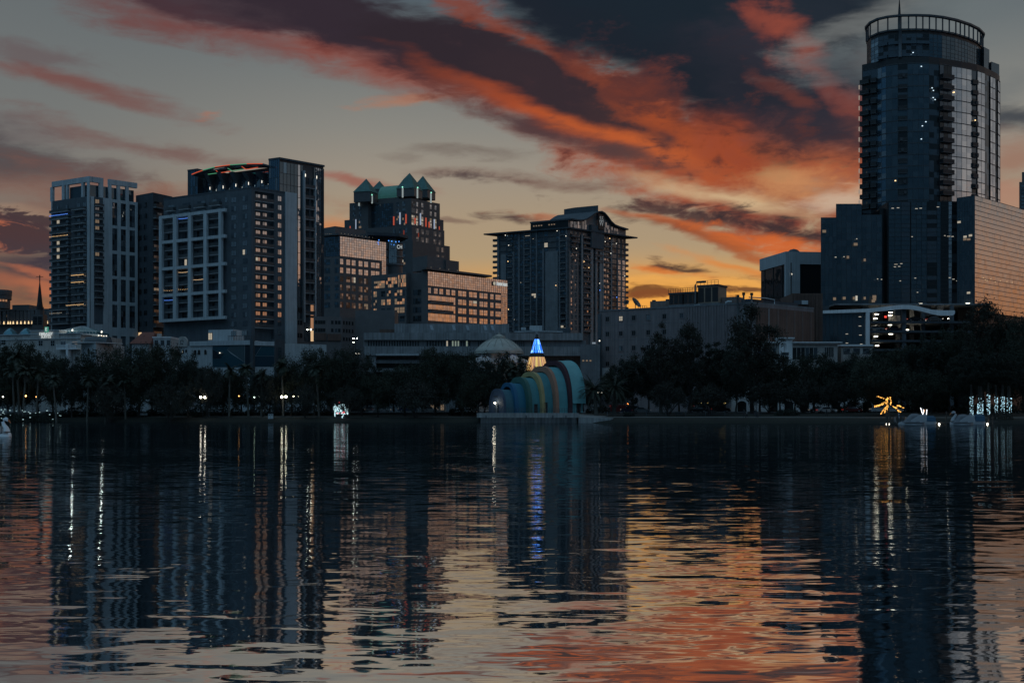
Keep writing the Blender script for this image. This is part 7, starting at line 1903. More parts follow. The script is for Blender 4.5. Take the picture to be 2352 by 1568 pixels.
BACK = [
 ('oak', 3, 88, 822, 50, 306, 'dark oak in the second row between the hotel sign and the fan palms'), ('oak', 4, 20, 830, 50, 297, 'dark lower oak at the far left behind the leftmost palms'),
 ('oak', 1, 208, 838, 46, 305, 'second row oak directly under the white house with oval window'), ('oak', 2, 350, 820, 50, 306, 'second row oak below the terrace house'),
 ('oak', 3, 462, 846, 46, 304, 'second row oak below the arched windows'), ('oak', 4, 555, 856, 46, 306, 'second row oak below the teal mural middle'),
 ('tall', 2, 620, 852, 40, 305, 'second row tree below the right end of the teal mural'), ('oak', 1, 760, 822, 48, 305, 'second row oak between the lit stair and the tall lamp pole'),
 ('oak', 2, 845, 850, 46, 304, 'second row oak at the library corner'), ('oak', 3, 905, 852, 46, 304, 'second row oak below the library entrance slot'),
 ('oak', 4, 970, 836, 46, 304, 'second row oak below the library ribbon windows'), ('oak', 1, 1060, 832, 46, 304, 'second row oak left of the dome wall'), ('oak', 2, 1140, 838, 46, 302, 'second row oak hiding the foot of the dome'),
 ('oak', 3, 1210, 850, 36, 296, 'second row oak between dome and light cone'), ('oak', 4, 1340, 868, 36, 300, 'second row oak right behind the bandshell opening'),
 ('oak', 1, 1420, 845, 40, 300, 'second row oak under the poster on the precast wall'), ('tall', 1, 1490, 800, 40, 300, 'second row tree below the second window column of the precast wall'),
 ('oak', 2, 1560, 808, 46, 302, 'second row oak between the ragged cypresses'), ('oak', 3, 1650, 808, 46, 302, 'second row oak above the cafe awning'),
 ('oak', 4, 1745, 802, 50, 300, 'second row oak below the brick end wall'), ('oak', 1, 1825, 838, 46, 300, 'second row oak before the middle of the shop wall'),
 ('oak', 2, 1905, 832, 46, 298, 'second row oak before the right end of the corniced shop'), ('oak', 3, 1965, 828, 46, 298, 'second row oak below the pale corner shop'),
 ('oak', 4, 2025, 812, 48, 297, 'second row oak right of the white garage column'), ('oak', 1, 2095, 795, 52, 296, 'second row oak below the garage middle column'),
 ('oak', 2, 2160, 782, 52, 294, 'second row oak below the ribbon tip'), ('oak', 3, 2225, 740, 54, 292, 'second row oak left of the tallest ragged right tree'), ('oak', 4, 2300, 740, 56, 290, 'second row oak under the mirror wall'), ('oak', 1, 2350, 745, 56, 286, 'second row oak at the right edge under the mirror wall'),
]
for kind, var, px, pt, hw, D, lab in TR + BACK: plant(kind, var, px, pt - (14 if px < 350 else 22 if 950 < px < 1220 else 22 if kind == 'cypress' and px < 1800 else 9), hw, D, lab)

PALMS = {}
def palm(kind, seed, px, py_top, D, label):
    if (kind, seed) not in PALMS:
        PALMS[(kind, seed)] = [mesh_of(q, n) for q, n in zip(make_palm(kind, seed), ('trunk', 'crown', 'dry_skirt'))]
    x = (px - CX) / FPX * D; g = gz(x, D); h = HC + (HY - py_top) / FPX * D - g
    T = thing('fan_palm' if kind == 'sabal' else 'date_palm', label, 'palm', (x, D, g), 'palms along the far shore', rnd.uniform(0, 6.28)); s = h / ({'sabal': 12.6, 'date': 8.8}[kind])
    T.scale = ((s + 1) / 2, (s + 1) / 2, s)
    for me, n in zip(PALMS[(kind, seed)], ('trunk', 'crown', 'dry_skirt')):
        if not len(me.polygons): continue
        o = bpy.data.objects.new(n, me); COL.objects.link(o); o.parent = T
PL = [('sabal', 1, 33, 836, 288, 'pale trunked fan palm above the flecked hedge, leftmost of three close palms'),
 ('sabal', 2, 52, 838, 286, 'leaning fan palm in the middle of three close palms at left'),
 ('sabal', 3, 84, 837, 287, 'straight fan palm beside the orange lamps, right of the leaning one'),
 ('sabal', 1, 45, 800, 292, 'tallest fan palm head behind the three close palms'),
 ('sabal', 2, 130, 858, 284, 'short fan palm right of the flecked hedge'), ('sabal', 3, 200, 858, 286, 'fan palm below the oval window'),
 ('sabal', 1, 242, 862, 285, 'fan palm between the oval window house and the widest oak'), ('sabal', 2, 288, 864, 286, 'fan palm before the widest dark oak'),
 ('sabal', 3, 526, 836, 285, 'fan palm over the small orange light'), ('sabal', 2, 571, 832, 287, 'fan palm before the dark pier of the teal mural'),
 ('sabal', 1, 600, 850, 286, 'shorter fan palm right of the dark mural pier'), ('sabal', 3, 651, 826, 286, 'fan palm above the pair of round white lamps'),
 ('sabal', 2, 733, 832, 284, 'fan palm under the lit stair, right of the lamps'),
 ('date', 1, 1370, 868, 276, 'shaggy date palm close to the open end of the bandshell'), ('date', 2, 1410, 866, 278, 'bigger shaggy date palm, second from the bandshell'),
 ('sabal', 1, 375, 735, 345, 'palm planted on the podium roof left of the white grid frame')]
for a in PL[:-1]: palm(*a)

def bush(px, py, r, D, label, m=None, name='round_bush', sq=.8):
    x = (px - CX) / FPX * D; g = gz(x, D); rr = random.Random(int(px)); M = MB(); m = m or leafs[1]
    for i in range(700):
        u = V(rr.gauss(0, 1), rr.gauss(0, 1), abs(rr.gauss(0, 1))).normalized() * r * rr.uniform(.55, 1.02); u.z *= sq
        leaf_quad(M, V(x, D, g) + u, .22, m, rr)
    o = M.build(name); return tag(o, label, 'bush', 'bushes on the bank')
bush(1796, 945, 1.7, 266, 'left of two round clipped bushes on the bare lawn'); bush(1816, 945, 2.0, 266, 'right and larger of two round clipped bushes on the bare lawn')
bush(455, 940, 1.5, 288, 'low dark bush below the twin lamp at left'); bush(2300, 950, 2.6, 240, 'pale scrubby bush beside the dock below blue lit trunks', leafs[2])
bush(1445, 950, 1.4, 270, 'low bush at the fence right of the date palms'); bush(110, 945, 2.0, 292, 'grey green shrub behind the flecked hedge', leafs[2])

def flecked_hedge():
    M = MB(); rr = random.Random(5)
    D = 286
    for i in range(5200):
        t = rr.random(); px = -30 + 165 * t; h = 2.3 * (1 - .35 * abs(math.sin(t * 9))) * (1 if t < .8 else (1 - t) * 5)
        x = (px - CX) / FPX * D; y = D + rr.gauss(0, 1.0); p = V(x, y, max(.1, rr.uniform(.1, h))); leaf_quad(M, p, .26, leafs[1], rr)
    T = tag(M.build('shore_hedge'), 'dark waterside hedge dotted with small white lights behind the swan boat', 'hedge')
    S_ = MB(); fl = glow('fleck_glow', (.62, .92, .95), .7)
    for (a, b) in ((18, 1035), (45, 1055), (40, 1075), (58, 1088), (10, 1100), (65, 1030), (132, 1045), (140, 1108), (220, 1053), (320, 1062), (338, 1060), (385, 1065), (405, 1082), (478, 1078), (532, 1070), (632, 1048), (668, 1100), (710, 1162), (775, 1080), (800, 1112), (815, 1116), (310, 1165), (405, 1138), (20, 1150), (300, 1045)):
        q = P(*s1(a, b), D - 2.4); w = rr.uniform(.06, .16); S_.box(q.x - w, q.x + w, q.y - .05, q.y + .05, q.z - w * .6, q.z + w * .6, fl)
    o = S_.build('fairy_light', T, kind='stuff')
flecked_hedge()
def added_hedge(p0, p1, D, h, label, seed):  # hedges added to darken the gaps where pale walls show under the crowns
    M = MB(); rr = random.Random(seed); n = int((p1 - p0) * 14)
    for i in range(n):
        px = rr.uniform(p0, p1); x = (px - CX) / FPX * D; y = D + rr.gauss(0, .8); g = gz(x, y); t = (px - p0) / (p1 - p0)
        hh = h * (.75 + .25 * math.sin(px * .21) * math.sin(px * .07 + seed)) * min(1, t * 8 + .3, (1 - t) * 8 + .3)
        leaf_quad(M, V(x, y, g + rr.uniform(.05, hh)), .30, leafs[1], rr)
    tag(M.build('added_hedge'), label, 'hedge', 'added hedges at the back of the park')
added_hedge(140, 330, 295, 3.4, 'added dark hedge behind the park from the oval window house to the red roof', 1)
added_hedge(332, 560, 296, 3.2, 'added dark hedge behind the twin globe lamp and the orange leaning lamp', 2)
added_hedge(562, 760, 295, 3.2, 'added dark hedge behind the round lamp pair and the notice board', 3)
added_hedge(1030, 1100, 292, 3.0, 'short added dark hedge just left of the stage platform', 4)
added_hedge(1345, 1420, 293, 2.2, 'added dark hedge behind the shaggy date palms', 5)
added_hedge(1920, 2200, 287, 3.0, 'added dark hedge behind the orange lit tree and boat dock', 6)
added_hedge(2201, 2360, 268, 2.6, 'added dark hedge behind the blue white lit trunks', 7)

# ------------------------------------------------------------------ lamps, boats, cars, people and small things along the shore
pole_m = mat('lamp_pole', (.03, .032, .034), .5, var=.2)
def lamp(px, py, D, label, globes, col, s, r=.2, group='lamps along the promenade', name='street_lamp'):
    q = P(px, py, D); g = gz(q.x, D)
    T = thing(name, label, 'lamp', (q.x, D, g), group)
    top = q.z
    M = MB(); M.tube([(q.x, D, g - .1), (q.x, D, g + .5), (q.x, D, top - .15)], [.11, .07, .05], pole_m, 6)
    if globes > 1: M.tube([(q.x - .55, D, top - .28), (q.x + .55, D, top - .28)], .035, pole_m, 5)
    M.build('post', T)
    gm = glow('lamp_%d_%d_%d_%d' % (int(col[0] * 99), int(col[1] * 99), int(col[2] * 99), int(s * 10)), col, s, True)
    for k in range(globes):
        dx = 0 if globes == 1 else (-.5 + k * 1.0 / (globes - 1))
        M = MB(); M.ball((q.x + dx, D, top), r, gm, 10); o = M.build('globe', T)
        M = MB(); M.lathe([(r * .75, -r * 1.25), (r * .5, -r * .85)], (q.x + dx, D, top), pole_m, 8); M.build('collar', T)
    return T
W1, W2, WO, WG = (1, .86, .58), (1, .93, .76), (1, .48, .14), (.72, 1, .80)
lamp(466, 912, 284, 'bright twin globe park lamp glowing warm white before the widest dark oaks', 2, W2, 22, .27)
lamp(549, 909, 292, 'small orange lamp on a leaning post right of the bright twin globe lamp', 1, WO, 6, .16)
lamp(589, 912, 286, 'small greenish white twin lamp between the orange lamp and the two round lamps', 2, WG, 7, .13)
lamp(652, 911, 284, 'pair of big round pale white lamp globes below a fan palm', 2, (1, .96, .72), 20, .26)
lamp(679, 910, 285, 'twin warm yellow lamp right of the big round pair', 2, W1, 12, .17)
lamp(7, 911, 292, 'white lamp at the left frame edge above the flecked hedge', 1, W2, 7, .16)
lamp(19, 911, 300, 'small orange street light beside the white lamp at left edge', 1, WO, 4, .13)
lamp(59, 909, 294, 'orange and blue street light between the palm trunks', 1, WO, 9, .2)
lamp(84, 911, 294, 'orange street light just right of the third palm trunk', 1, WO, 7, .17)
lamp(222, 910, 296, 'small white lamp under the white oval window house', 1, W2, 4, .13)
lamp(823, 911, 296, 'tiny orange lamp above the glittering light figure', 1, WO, 3, .12)
lamp(1033, 909, 296, 'small orange lamp left of the bandshell in the trees', 1, WO, 4, .15)
lamp(1817, 905, 292, 'small white lamp between two vase shaped trees at right', 1, W2, 4, .13)
lamp(1911, 901, 290, 'twin orange street light over the parked cars at right', 2, WO, 4, .14)
lamp(1378, 901, 290, 'small cluster of white lights between the date palms', 3, W2, 2.2, .09)
lamp(1746, 867, 291, 'warm yellow lights glimmering high in the tallest ragged tree', 3, W1, 3, .16)
lamp(1738, 847, 294, 'white light high in the tallest ragged tree above the yellow ones', 1, W2, 4, .16)
lamp(816, 777, 342, 'pair of white lamps on a tall pole before the pale annex', 2, (.95, 1, .86), 22, .15, name='tall_lamp')
lamp(812, 786, 341, 'lower single lamp beside the tall pole pair before the pale annex', 1, (.95, 1, .86), 20, .13, name='tall_lamp')
lamp(710, 757, 352, 'white lamp high at the foot of the glass tower stair', 2, (.92, 1, .86), 22, .15, name='tall_lamp')

# lit figure of a round bottomed ornament: a light sculpture on a base
def light_figure():
    q = P(783, 958, 279); g = gz(q.x, 279); T = thing('light_figure', 'glittering upright light figure with white sparks and red trim at water edge', 'light sculpture', (q.x, 279, g))
    z = lambda cy: P(783, s3(0, cy)[1], 279).z; x = lambda cx: P(*s3(cx, 0), 279).x
    M = MB(); M.lathe([(1.35, z(1100)), (1.5, z(1000)), (1.45, z(960)), (.9, z(940)), (.1, z(934))], (q.x + .1, 279, 0), mat('figure_frame', (.05, .06, .065), .6), 16); M.build('body', T)
    rr = random.Random(8); M = MB(); w_, r_ = glow('spark_white', (.62, .93, 1.0), 1.5, True), glow('spark_red', (1, .08, .10), 1.6)
    for i in range(240):
        a = rr.uniform(math.pi, 2 * math.pi); zz = z(rr.uniform(960, 1095)); p = V(q.x + .1 + 1.52 * math.cos(a), 279 + 1.52 * math.sin(a), zz); s = rr.uniform(.03, .075)
        M.box(p.x - s, p.x + s, p.y - s, p.y + s, p.z - s, p.z + s, w_)
    for k in range(8):
        for cx, cy in ((142, 1092), (240, 1112)):
            p = V(x(cx + (k % 2) * 5 + (14 if cx > 200 and k < 3 else 0)), 277.6, z(cy + k * 5 - 5)); M.box(p.x - .06, p.x + .06, p.y, p.y + .08, p.z - .06, p.z + .06, w_)
    for i in range(16): a = i * 2 * math.pi / 16; p = V(x(148) + .42 * math.cos(a), 277.6, z(1016) + .5 * math.sin(a)); M.box(p.x - .05, p.x + .05, p.y, p.y + .05, p.z - .05, p.z + .05, w_)
    M.build('white_spark', T, kind='stuff'); M = MB()
    for cx, cy in ((195, 946), (204, 942), (212, 938), (188, 950), (170, 1080), (178, 1085), (205, 1082), (240, 1078), (252, 1074), (262, 1070), (268, 1062), (274, 1078)): p = V(x(cx), 277.4, z(cy)); M.box(p.x - .08, p.x + .08, p.y, p.y + .08, p.z - .08, p.z + .08, r_)
    M.build('red_spark', T, kind='stuff')
    M = MB(); M.box(q.x - 1.2, q.x + 1.2, 278.2, 280, g - .2, g + .35, darkmetal); M.build('base', T)
light_figure()

# --------------------------------------------------------------- lit trees at the dock
def orange_tree():
    D = 252; X = lambda cx: P(*s6(cx, 0), D).x; z = lambda cy: P(2040, s6(0, cy)[1], D).z
    g = gz(X(728), D); T = thing('orange_lit_tree', 'tree with trunk and spreading limbs wrapped in glowing amber fairy lights', 'lit tree', (X(728), D, g))
    limbs = [[(728, 800), (735, 690), (722, 600), (735, 560)], [(715, 615), (640, 650), (578, 668)], [(700, 575), (650, 555), (604, 545)], [(730, 660), (690, 700), (655, 758)], [(772, 650), (775, 610), (762, 550)], [(790, 660), (830, 680), (886, 735)], [(845, 655), (880, 660), (930, 684)], [(712, 690), (705, 720), (700, 752)]]
    M = MB(); M.tube([(X(740), D, g - .2), (X(738), D, z(700)), (X(728), D, z(600))], [.55, .42, .32], bark, 8); 
    for lm in limbs[1:]: M.tube([(X(a), D + rnd.uniform(-.2, .2), z(b)) for a, b in lm], [.2, .16, .08], bark, 6)
    M.tube([(X(728), D, z(610)), (X(770), D, z(640)), (X(800), D, z(665))], [.2, .18, .15], bark, 6)
    M.build('trunk', T)
    rr = random.Random(3); S_ = MB(); am = glow('amber_bulb', (1, .46, .09), 2.6, True)
    for li, lm in enumerate(limbs):
        pts = [V(X(a), D, z(b)) for a, b in lm]
        n = {0: 84, 1: 54, 2: 22, 3: 42, 4: 30, 5: 34, 6: 26, 7: 14}[li]
        for i in range(n):
            t = rr.random() * (len(pts) - 1); k = min(int(t), len(pts) - 2); p = pts[k].lerp(pts[k + 1], t - k)
            w = .20 if li in (0, 1) else .12; p = p + V(rr.uniform(-w, w), -.34, rr.uniform(-w, w)); s = rr.uniform(.025, .055)
            S_.box(p.x - s, p.x + s, p.y - s, p.y + s, p.z - s, p.z + s, am)
    S_.build('fairy_light', T, kind='stuff')
    t, c = make_tree('oak', 21); o = mesh_of(c, 'crown'); cr = bpy.data.objects.new('crown', o); COL.objects.link(cr); cr.parent = T; cr.scale = (.85, .85, .85); cr.location = (0, 4, 1.2)
orange_tree()

def lit_trunks():
    D = 247
    for cx, y0, y1, w, lab in ((1730, 548, 795, 36, 'blue white lit trunk nearest the dock, leftmost and longest of the row'), (1833, 570, 755, 66, 'thickest blue white lit trunk, second from left with a bare gap at top'), (1930, 525, 757, 36, 'tall slim blue white lit trunk, third of the row'), (2022, 552, 740, 34, 'slim blue white lit trunk in the middle right of the row'), (2098, 552, 748, 42, 'blue white lit trunk second from the right end of the row'), (2176, 565, 750, 54, 'loosely wrapped blue white lit trunk, rightmost of the row')):
        q = P(*s6(cx, y1), D); zt = P(*s6(cx, y0), D).z; g = gz(q.x, D); T = thing('lit_palm_trunk', lab, 'lit tree', (q.x, D, g), 'trunks wrapped in cool white lights')
        r = w * .1943 / FPX * D / 2; M = MB(); M.tube([(q.x, D, g - .2), (q.x + .05, D, (g + zt) / 2), (q.x - .05, D, zt + 2.5)], [r * .95, r * .88, r * .7], bark, 10); M.build('trunk', T)
        S_ = MB(); rr = random.Random(cx); cb = glow('cool_fairy_bulb', (.50, .84, 1.0), 2.4, True); n = int(80 * w / 45)
        if cx > 2150: n = int(n * .55)
        for i in range(n):
            a = rr.uniform(math.pi * 1.02, math.pi * 1.98); zz = rr.uniform(max(q.z, g), zt)
            if cx == 1833 and zz > q.z + (zt - q.z) * .68 and rr.random() < .8: continue
            p = V(q.x + r * 1.03 * math.cos(a), D + r * 1.03 * math.sin(a), zz); s = rr.uniform(.02, .05)
            S_.box(p.x - s, p.x + s, p.y - s, p.y + s, p.z - s * .7, p.z + s * .7, cb)
        S_.build('fairy_light', T, kind='stuff')
        o = bpy.data.objects.new('crown', TREES[('tall', 1)][1]); COL.objects.link(o); o.parent = T; o.scale = (.5, .5, .5); o.location = (0, 1.5, zt + 1.2 - g)
lit_trunks()

def lit_deer():
    D = 240; X = lambda cx: P(*s6(cx, 0), D).x; z = lambda cy: P(2120, s6(0, cy)[1], D).z; g = gz(X(1160), D)
    T = thing('light_sculpture', 'small white outlined light sculpture with two upright antler shapes by the dock', 'light sculpture', (X(1160), D, g))
    m = glow('cool_outline', (.92, .95, 1.0), 3.2, True); m2 = glow('warm_outline', (1, .55, .3), 1.6, True)
    for pts, mm in (([(1130, 680), (1140, 715), (1150, 745), (1160, 760)], m), ([(1205, 700), (1200, 740), (1198, 772)], m), ([(1160, 700), (1168, 730), (1150, 765), (1118, 770)], m), ([(1118, 770), (1150, 795), (1172, 800)], m), ([(1180, 702), (1172, 725), (1165, 745)], m2)):
        M = MB(); M.tube([(X(a), D, z(b)) for a, b in pts], .055, mm, 5); M.build('light_tube', T)
    M = MB(); M.box(X(1112), X(1210), D + .1, D + .25, g - .1, z(795), pole_m); M.build('stand', T)
lit_deer()

# --------------------------------------------------------------- swan boats and dock
swan_w = mat('swan_fibreglass', (.30, .31, .33), .4, var=.06); beak_m = mat('beak_orange', (.42, .13, .045), .5, var=.1); canvas_b = mat('blue_canvas', (.03, .08, .13), .8, var=.15); shroud = mat('pale_boat_cover', (.15, .155, .17), .85, var=.15, bump=.4)
def swan_boat(x, y, rz, sc, label, covered=False, head=True, group='swan pedal boats'):
    T = thing('swan_boat', label, 'boat', (x, y, 0), group, rz); T.scale = (sc,) * 3
    def b(M, n, par=None):
        o = M.build(n, None, loc=(0, 0, 0)); o.parent = par or T; return o
    M = MB(); secs = []
    for i in range(11):      # hull lofted along x, bow at +x
        t = i / 10; xx = -1.6 + 3.4 * t; w = .78 * math.sin(math.pi * (.12 + .80 * t)) ** .6; h = .42 + .12 * (2 * t - 1) ** 2
        secs.append([(xx, w * math.cos(a), max(-.18, -.05 + h * math.sin(a) * (.6 if math.sin(a) < 0 else 1))) for a in [math.pi * 2 * k / 14 for k in range(14)]])
    vs = [p for s in secs for p in s]; M.mesh(vs, [(i * 14 + k, i * 14 + (k + 1) % 14, (i + 1) * 14 + (k + 1) % 14, (i + 1) * 14 + k) for i in range(10) for k in range(14)] + [tuple(range(13, -1, -1)), tuple(range(140, 154))], swan_w, True)
    M.tube([(s[0][0], s[0][1], .36) for s in secs], .04, slate, 5); M.tube([(s[7][0], s[7][1], .36) for s in secs], .04, slate, 5); hull = b(M, 'hull')
    for sg in (-1, 1):       # folded wings along both sides
        M = MB(); n = 9
        for j in range(5):
            for i in range(n - 1):
                t0, t1 = i / (n - 1), (i + 1) / (n - 1); f = lambda t: (-1.75 + 2.3 * t, sg * (.80 + .05 * j), .30 + (.20 * j) * math.sin(math.pi * min(1, .35 + .6 * t)) + .25 * (1 - t) * j / 4)
                p, q = f(t0), f(t1); M.face([p, q, (q[0], q[1] + sg * .02, q[2] + .24), (p[0] - .05, p[1] + sg * .02, p[2] + .24)], swan_w)
        b(M, 'wing')
    if head:
        M = MB(); path = [(1.25, 0, .25), (1.42, 0, .62), (1.30, 0, 1.00), (1.02, 0, 1.34), (.92, 0, 1.66), (1.04, 0, 1.92), (1.30, 0, 2.02), (1.52, 0, 1.93)]
        M.tube(path, [.42, .36, .28, .22, .19, .18, .20, .15], swan_w, 14); nk = b(M, 'neck')
        M = MB(); M.lathe([(.001, -.30), (.13, -.22), (.19, -.06), (.20, .06), (.14, .2), (.001, .28)], (0, 0, 0), swan_w, 14)
        for i, v in enumerate(M.v): M.v[i] = (1.42 + v[2] * .92, v[0] * .86, 1.93 - v[2] * .36 + v[1] * .9)
        b(M, 'head')
        M = MB(); M.tube([(1.58, 0, 1.88), (1.74, 0, 1.72), (1.90, 0, 1.54)], [.12, .085, .03], beak_m, 8); b(M, 'beak')
        M = MB(); M.ball((1.60, 0, 1.95), .075, blackmetal, 8); M.ball((1.50, .15, 1.96), .03, blackmetal, 6); M.ball((1.50, -.15, 1.96), .03, blackmetal, 6); b(M, 'face_mask')
    if covered:
        M = MB(); vs = []; n = 12
        for i in range(n + 1):
            t = i / n; hh = [.5, .8, 1.25, 1.5, 1.62, 1.66, 1.66, 1.64, 1.55, 1.3, 1.0, .7, .45][i]; ww = .85 + .06 * math.sin(i * 1.7)
            vs += [(-1.7 + 3.2 * t, -ww, .3), (-1.7 + 3.2 * t, -ww * .75, hh * .8), (-1.7 + 3.2 * t, -.2, hh), (-1.7 + 3.2 * t, .2, hh), (-1.7 + 3.2 * t, ww * .75, hh * .8), (-1.7 + 3.2 * t, ww, .3)]
        M.mesh(vs, [(i * 6 + k, i * 6 + k + 1, (i + 1) * 6 + k + 1, (i + 1) * 6 + k) for i in range(n) for k in range(5)], shroud, False); b(M, 'boat_cover')
    else:
        M = MB(); M.box(-.9, -.2, -.55, .55, .35, .7, slate); M.box(-1.05, -.9, -.55, .55, .35, 1.15, slate); b(M, 'seat')
        M = MB()
        for px_, py_ in ((-1.1, .6), (-1.1, -.6), (.3, .6), (.3, -.6)): M.tube([(px_, py_, .4), (px_, py_, 1.6)], .03, darkmetal, 5)
        b(M, 'canopy_post'); M = MB(); M.box(-1.25, .45, -.72, .72, 1.6, 1.68, canvas_b); b(M, 'canopy')
    return T
q = P(16, 1003, 118)
swan = swan_boat(q.x - 1.75, 119.5, R(-12), .88, 'white swan boat with curved neck and orange beak floating at left frame edge')
sw2 = mat('bright_swan_fibreglass', (.66, .68, .70), .4, var=.06)
for ch in swan.children:
    for k, mm in enumerate(ch.data.materials):
        if mm == swan_w: ch.data.materials[k] = sw2
M = MB(); M.ball((-.1, -.35, 1.02), .07, glow('boat_lamp_glow', (1, .85, .5), 4, True), 8); o = M.build('boat_lamp', None, loc=(0, 0, 0)); o.parent = swan

def dock():
    D = 233; X = lambda cx, d=D: P(*s6(cx, 0), d).x
    T = thing('boat_dock', 'low dark floating dock with posts and small white lights at right shore', 'dock', (X(1300), D + 2, 0))
    wood = mat('dock_timber', (.05, .045, .04), .9, var=.3)
    M = MB(); M.box(X(735), X(1935), D + 1.6, D + 4.5, .12, .45, wood); M.build('deck', T)
    M = MB(); M.box(X(1935), X(2150), D + 4, D + 7, .2, .6, wood); M.build('landing', T)
    for i, (cx, top) in enumerate(((752, 700), (766, 760), (795, 775), (884, 740), (925, 760), (1465, 720), (1970, 770), (2015, 765), (1322, 800), (1700, 800))):
        zt = P(*s6(cx, top), D).z; M = MB(); M.tube([(X(cx), D + 1.4, -1), (X(cx), D + 1.4, zt)], .14, wood, 7); M.build('piling', T)
    for cx, cy, s, r in ((725, 870, 6, .07), (760, 870, 6, .07), (945, 868, 9, .13), (1247, 878, 6, .07), (1350, 873, 14, .14), (1845, 872, 5, .07), (1920, 870, 11, .13)):
        p = P(*s6(cx, cy), D + 1.2); M = MB(); M.ball((p.x, p.y, p.z), r, glow('dock_lamp_%d' % s, (1, .93, .78), s, True), 8); M.build('dock_light', T)
dock()
def boat_at(cx, D, *a, **k): swan_boat(P(*s6(cx, 0), D).x, D, *a, **k)
boat_at(1045, 231.5, R(172), 1.28, 'white covered swan boat moored brightest beside the dock light', True, False)
boat_at(880, 235.5, R(80), 1.0, 'white swan boat moored bow first behind the left dock posts', False, True)
boat_at(1615, 232, R(175), 1.2, 'grey shrouded swan boat with draped neck near the blue lit trunks', True, True)
boat_at(1740, 236, R(85), 1.0, 'white swan boat moored beside the right blue canvas shelter', False, True)
for cx0, cx1, y0, lab in ((1170, 1292, 775, 'blue canvas covered boat in the middle of the dock'), (1762, 1872, 758, 'blue canvas covered boat at the right end of the dock')):
    D = 234.5; a, b = P(*s6(cx0, y0), D), P(*s6(cx1, y0), D); T = thing('covered_boat', lab, 'boat', ((a.x + b.x) / 2, D, .3), 'canvas covered boats')
    w = b.x - a.x; z0 = .3; z1 = a.z
    M = MB(); M.mesh([(a.x, D - .9, z0 + .3), (b.x, D - .9, z0 + .3), (b.x, D + 1, z0 + .3), (a.x, D + 1, z0 + .3), (a.x + .05, D - .8, z1 - .35), (b.x - .05, D - .8, z1 - .35), (b.x - .05, D + .9, z1 - .35), (a.x + .05, D + .9, z1 - .35), (a.x + .2, D, z1), (b.x - .2, D, z1)], [(0, 1, 5, 4), (2, 3, 7, 6), (4, 5, 9, 8), (6, 7, 8, 9), (5, 6, 9), (7, 4, 8), (1, 2, 6, 5), (3, 0, 4, 7)], canvas_b); M.build('canvas_cover', T)
    M = MB(); M.tube([(a.x - .3, D, z0), (a.x, D, z0 + .1), (b.x, D, z0 + .1), (b.x + .3, D, z0)], [.25, .75, .75, .25], swan_w, 10); M.build('hull', T)

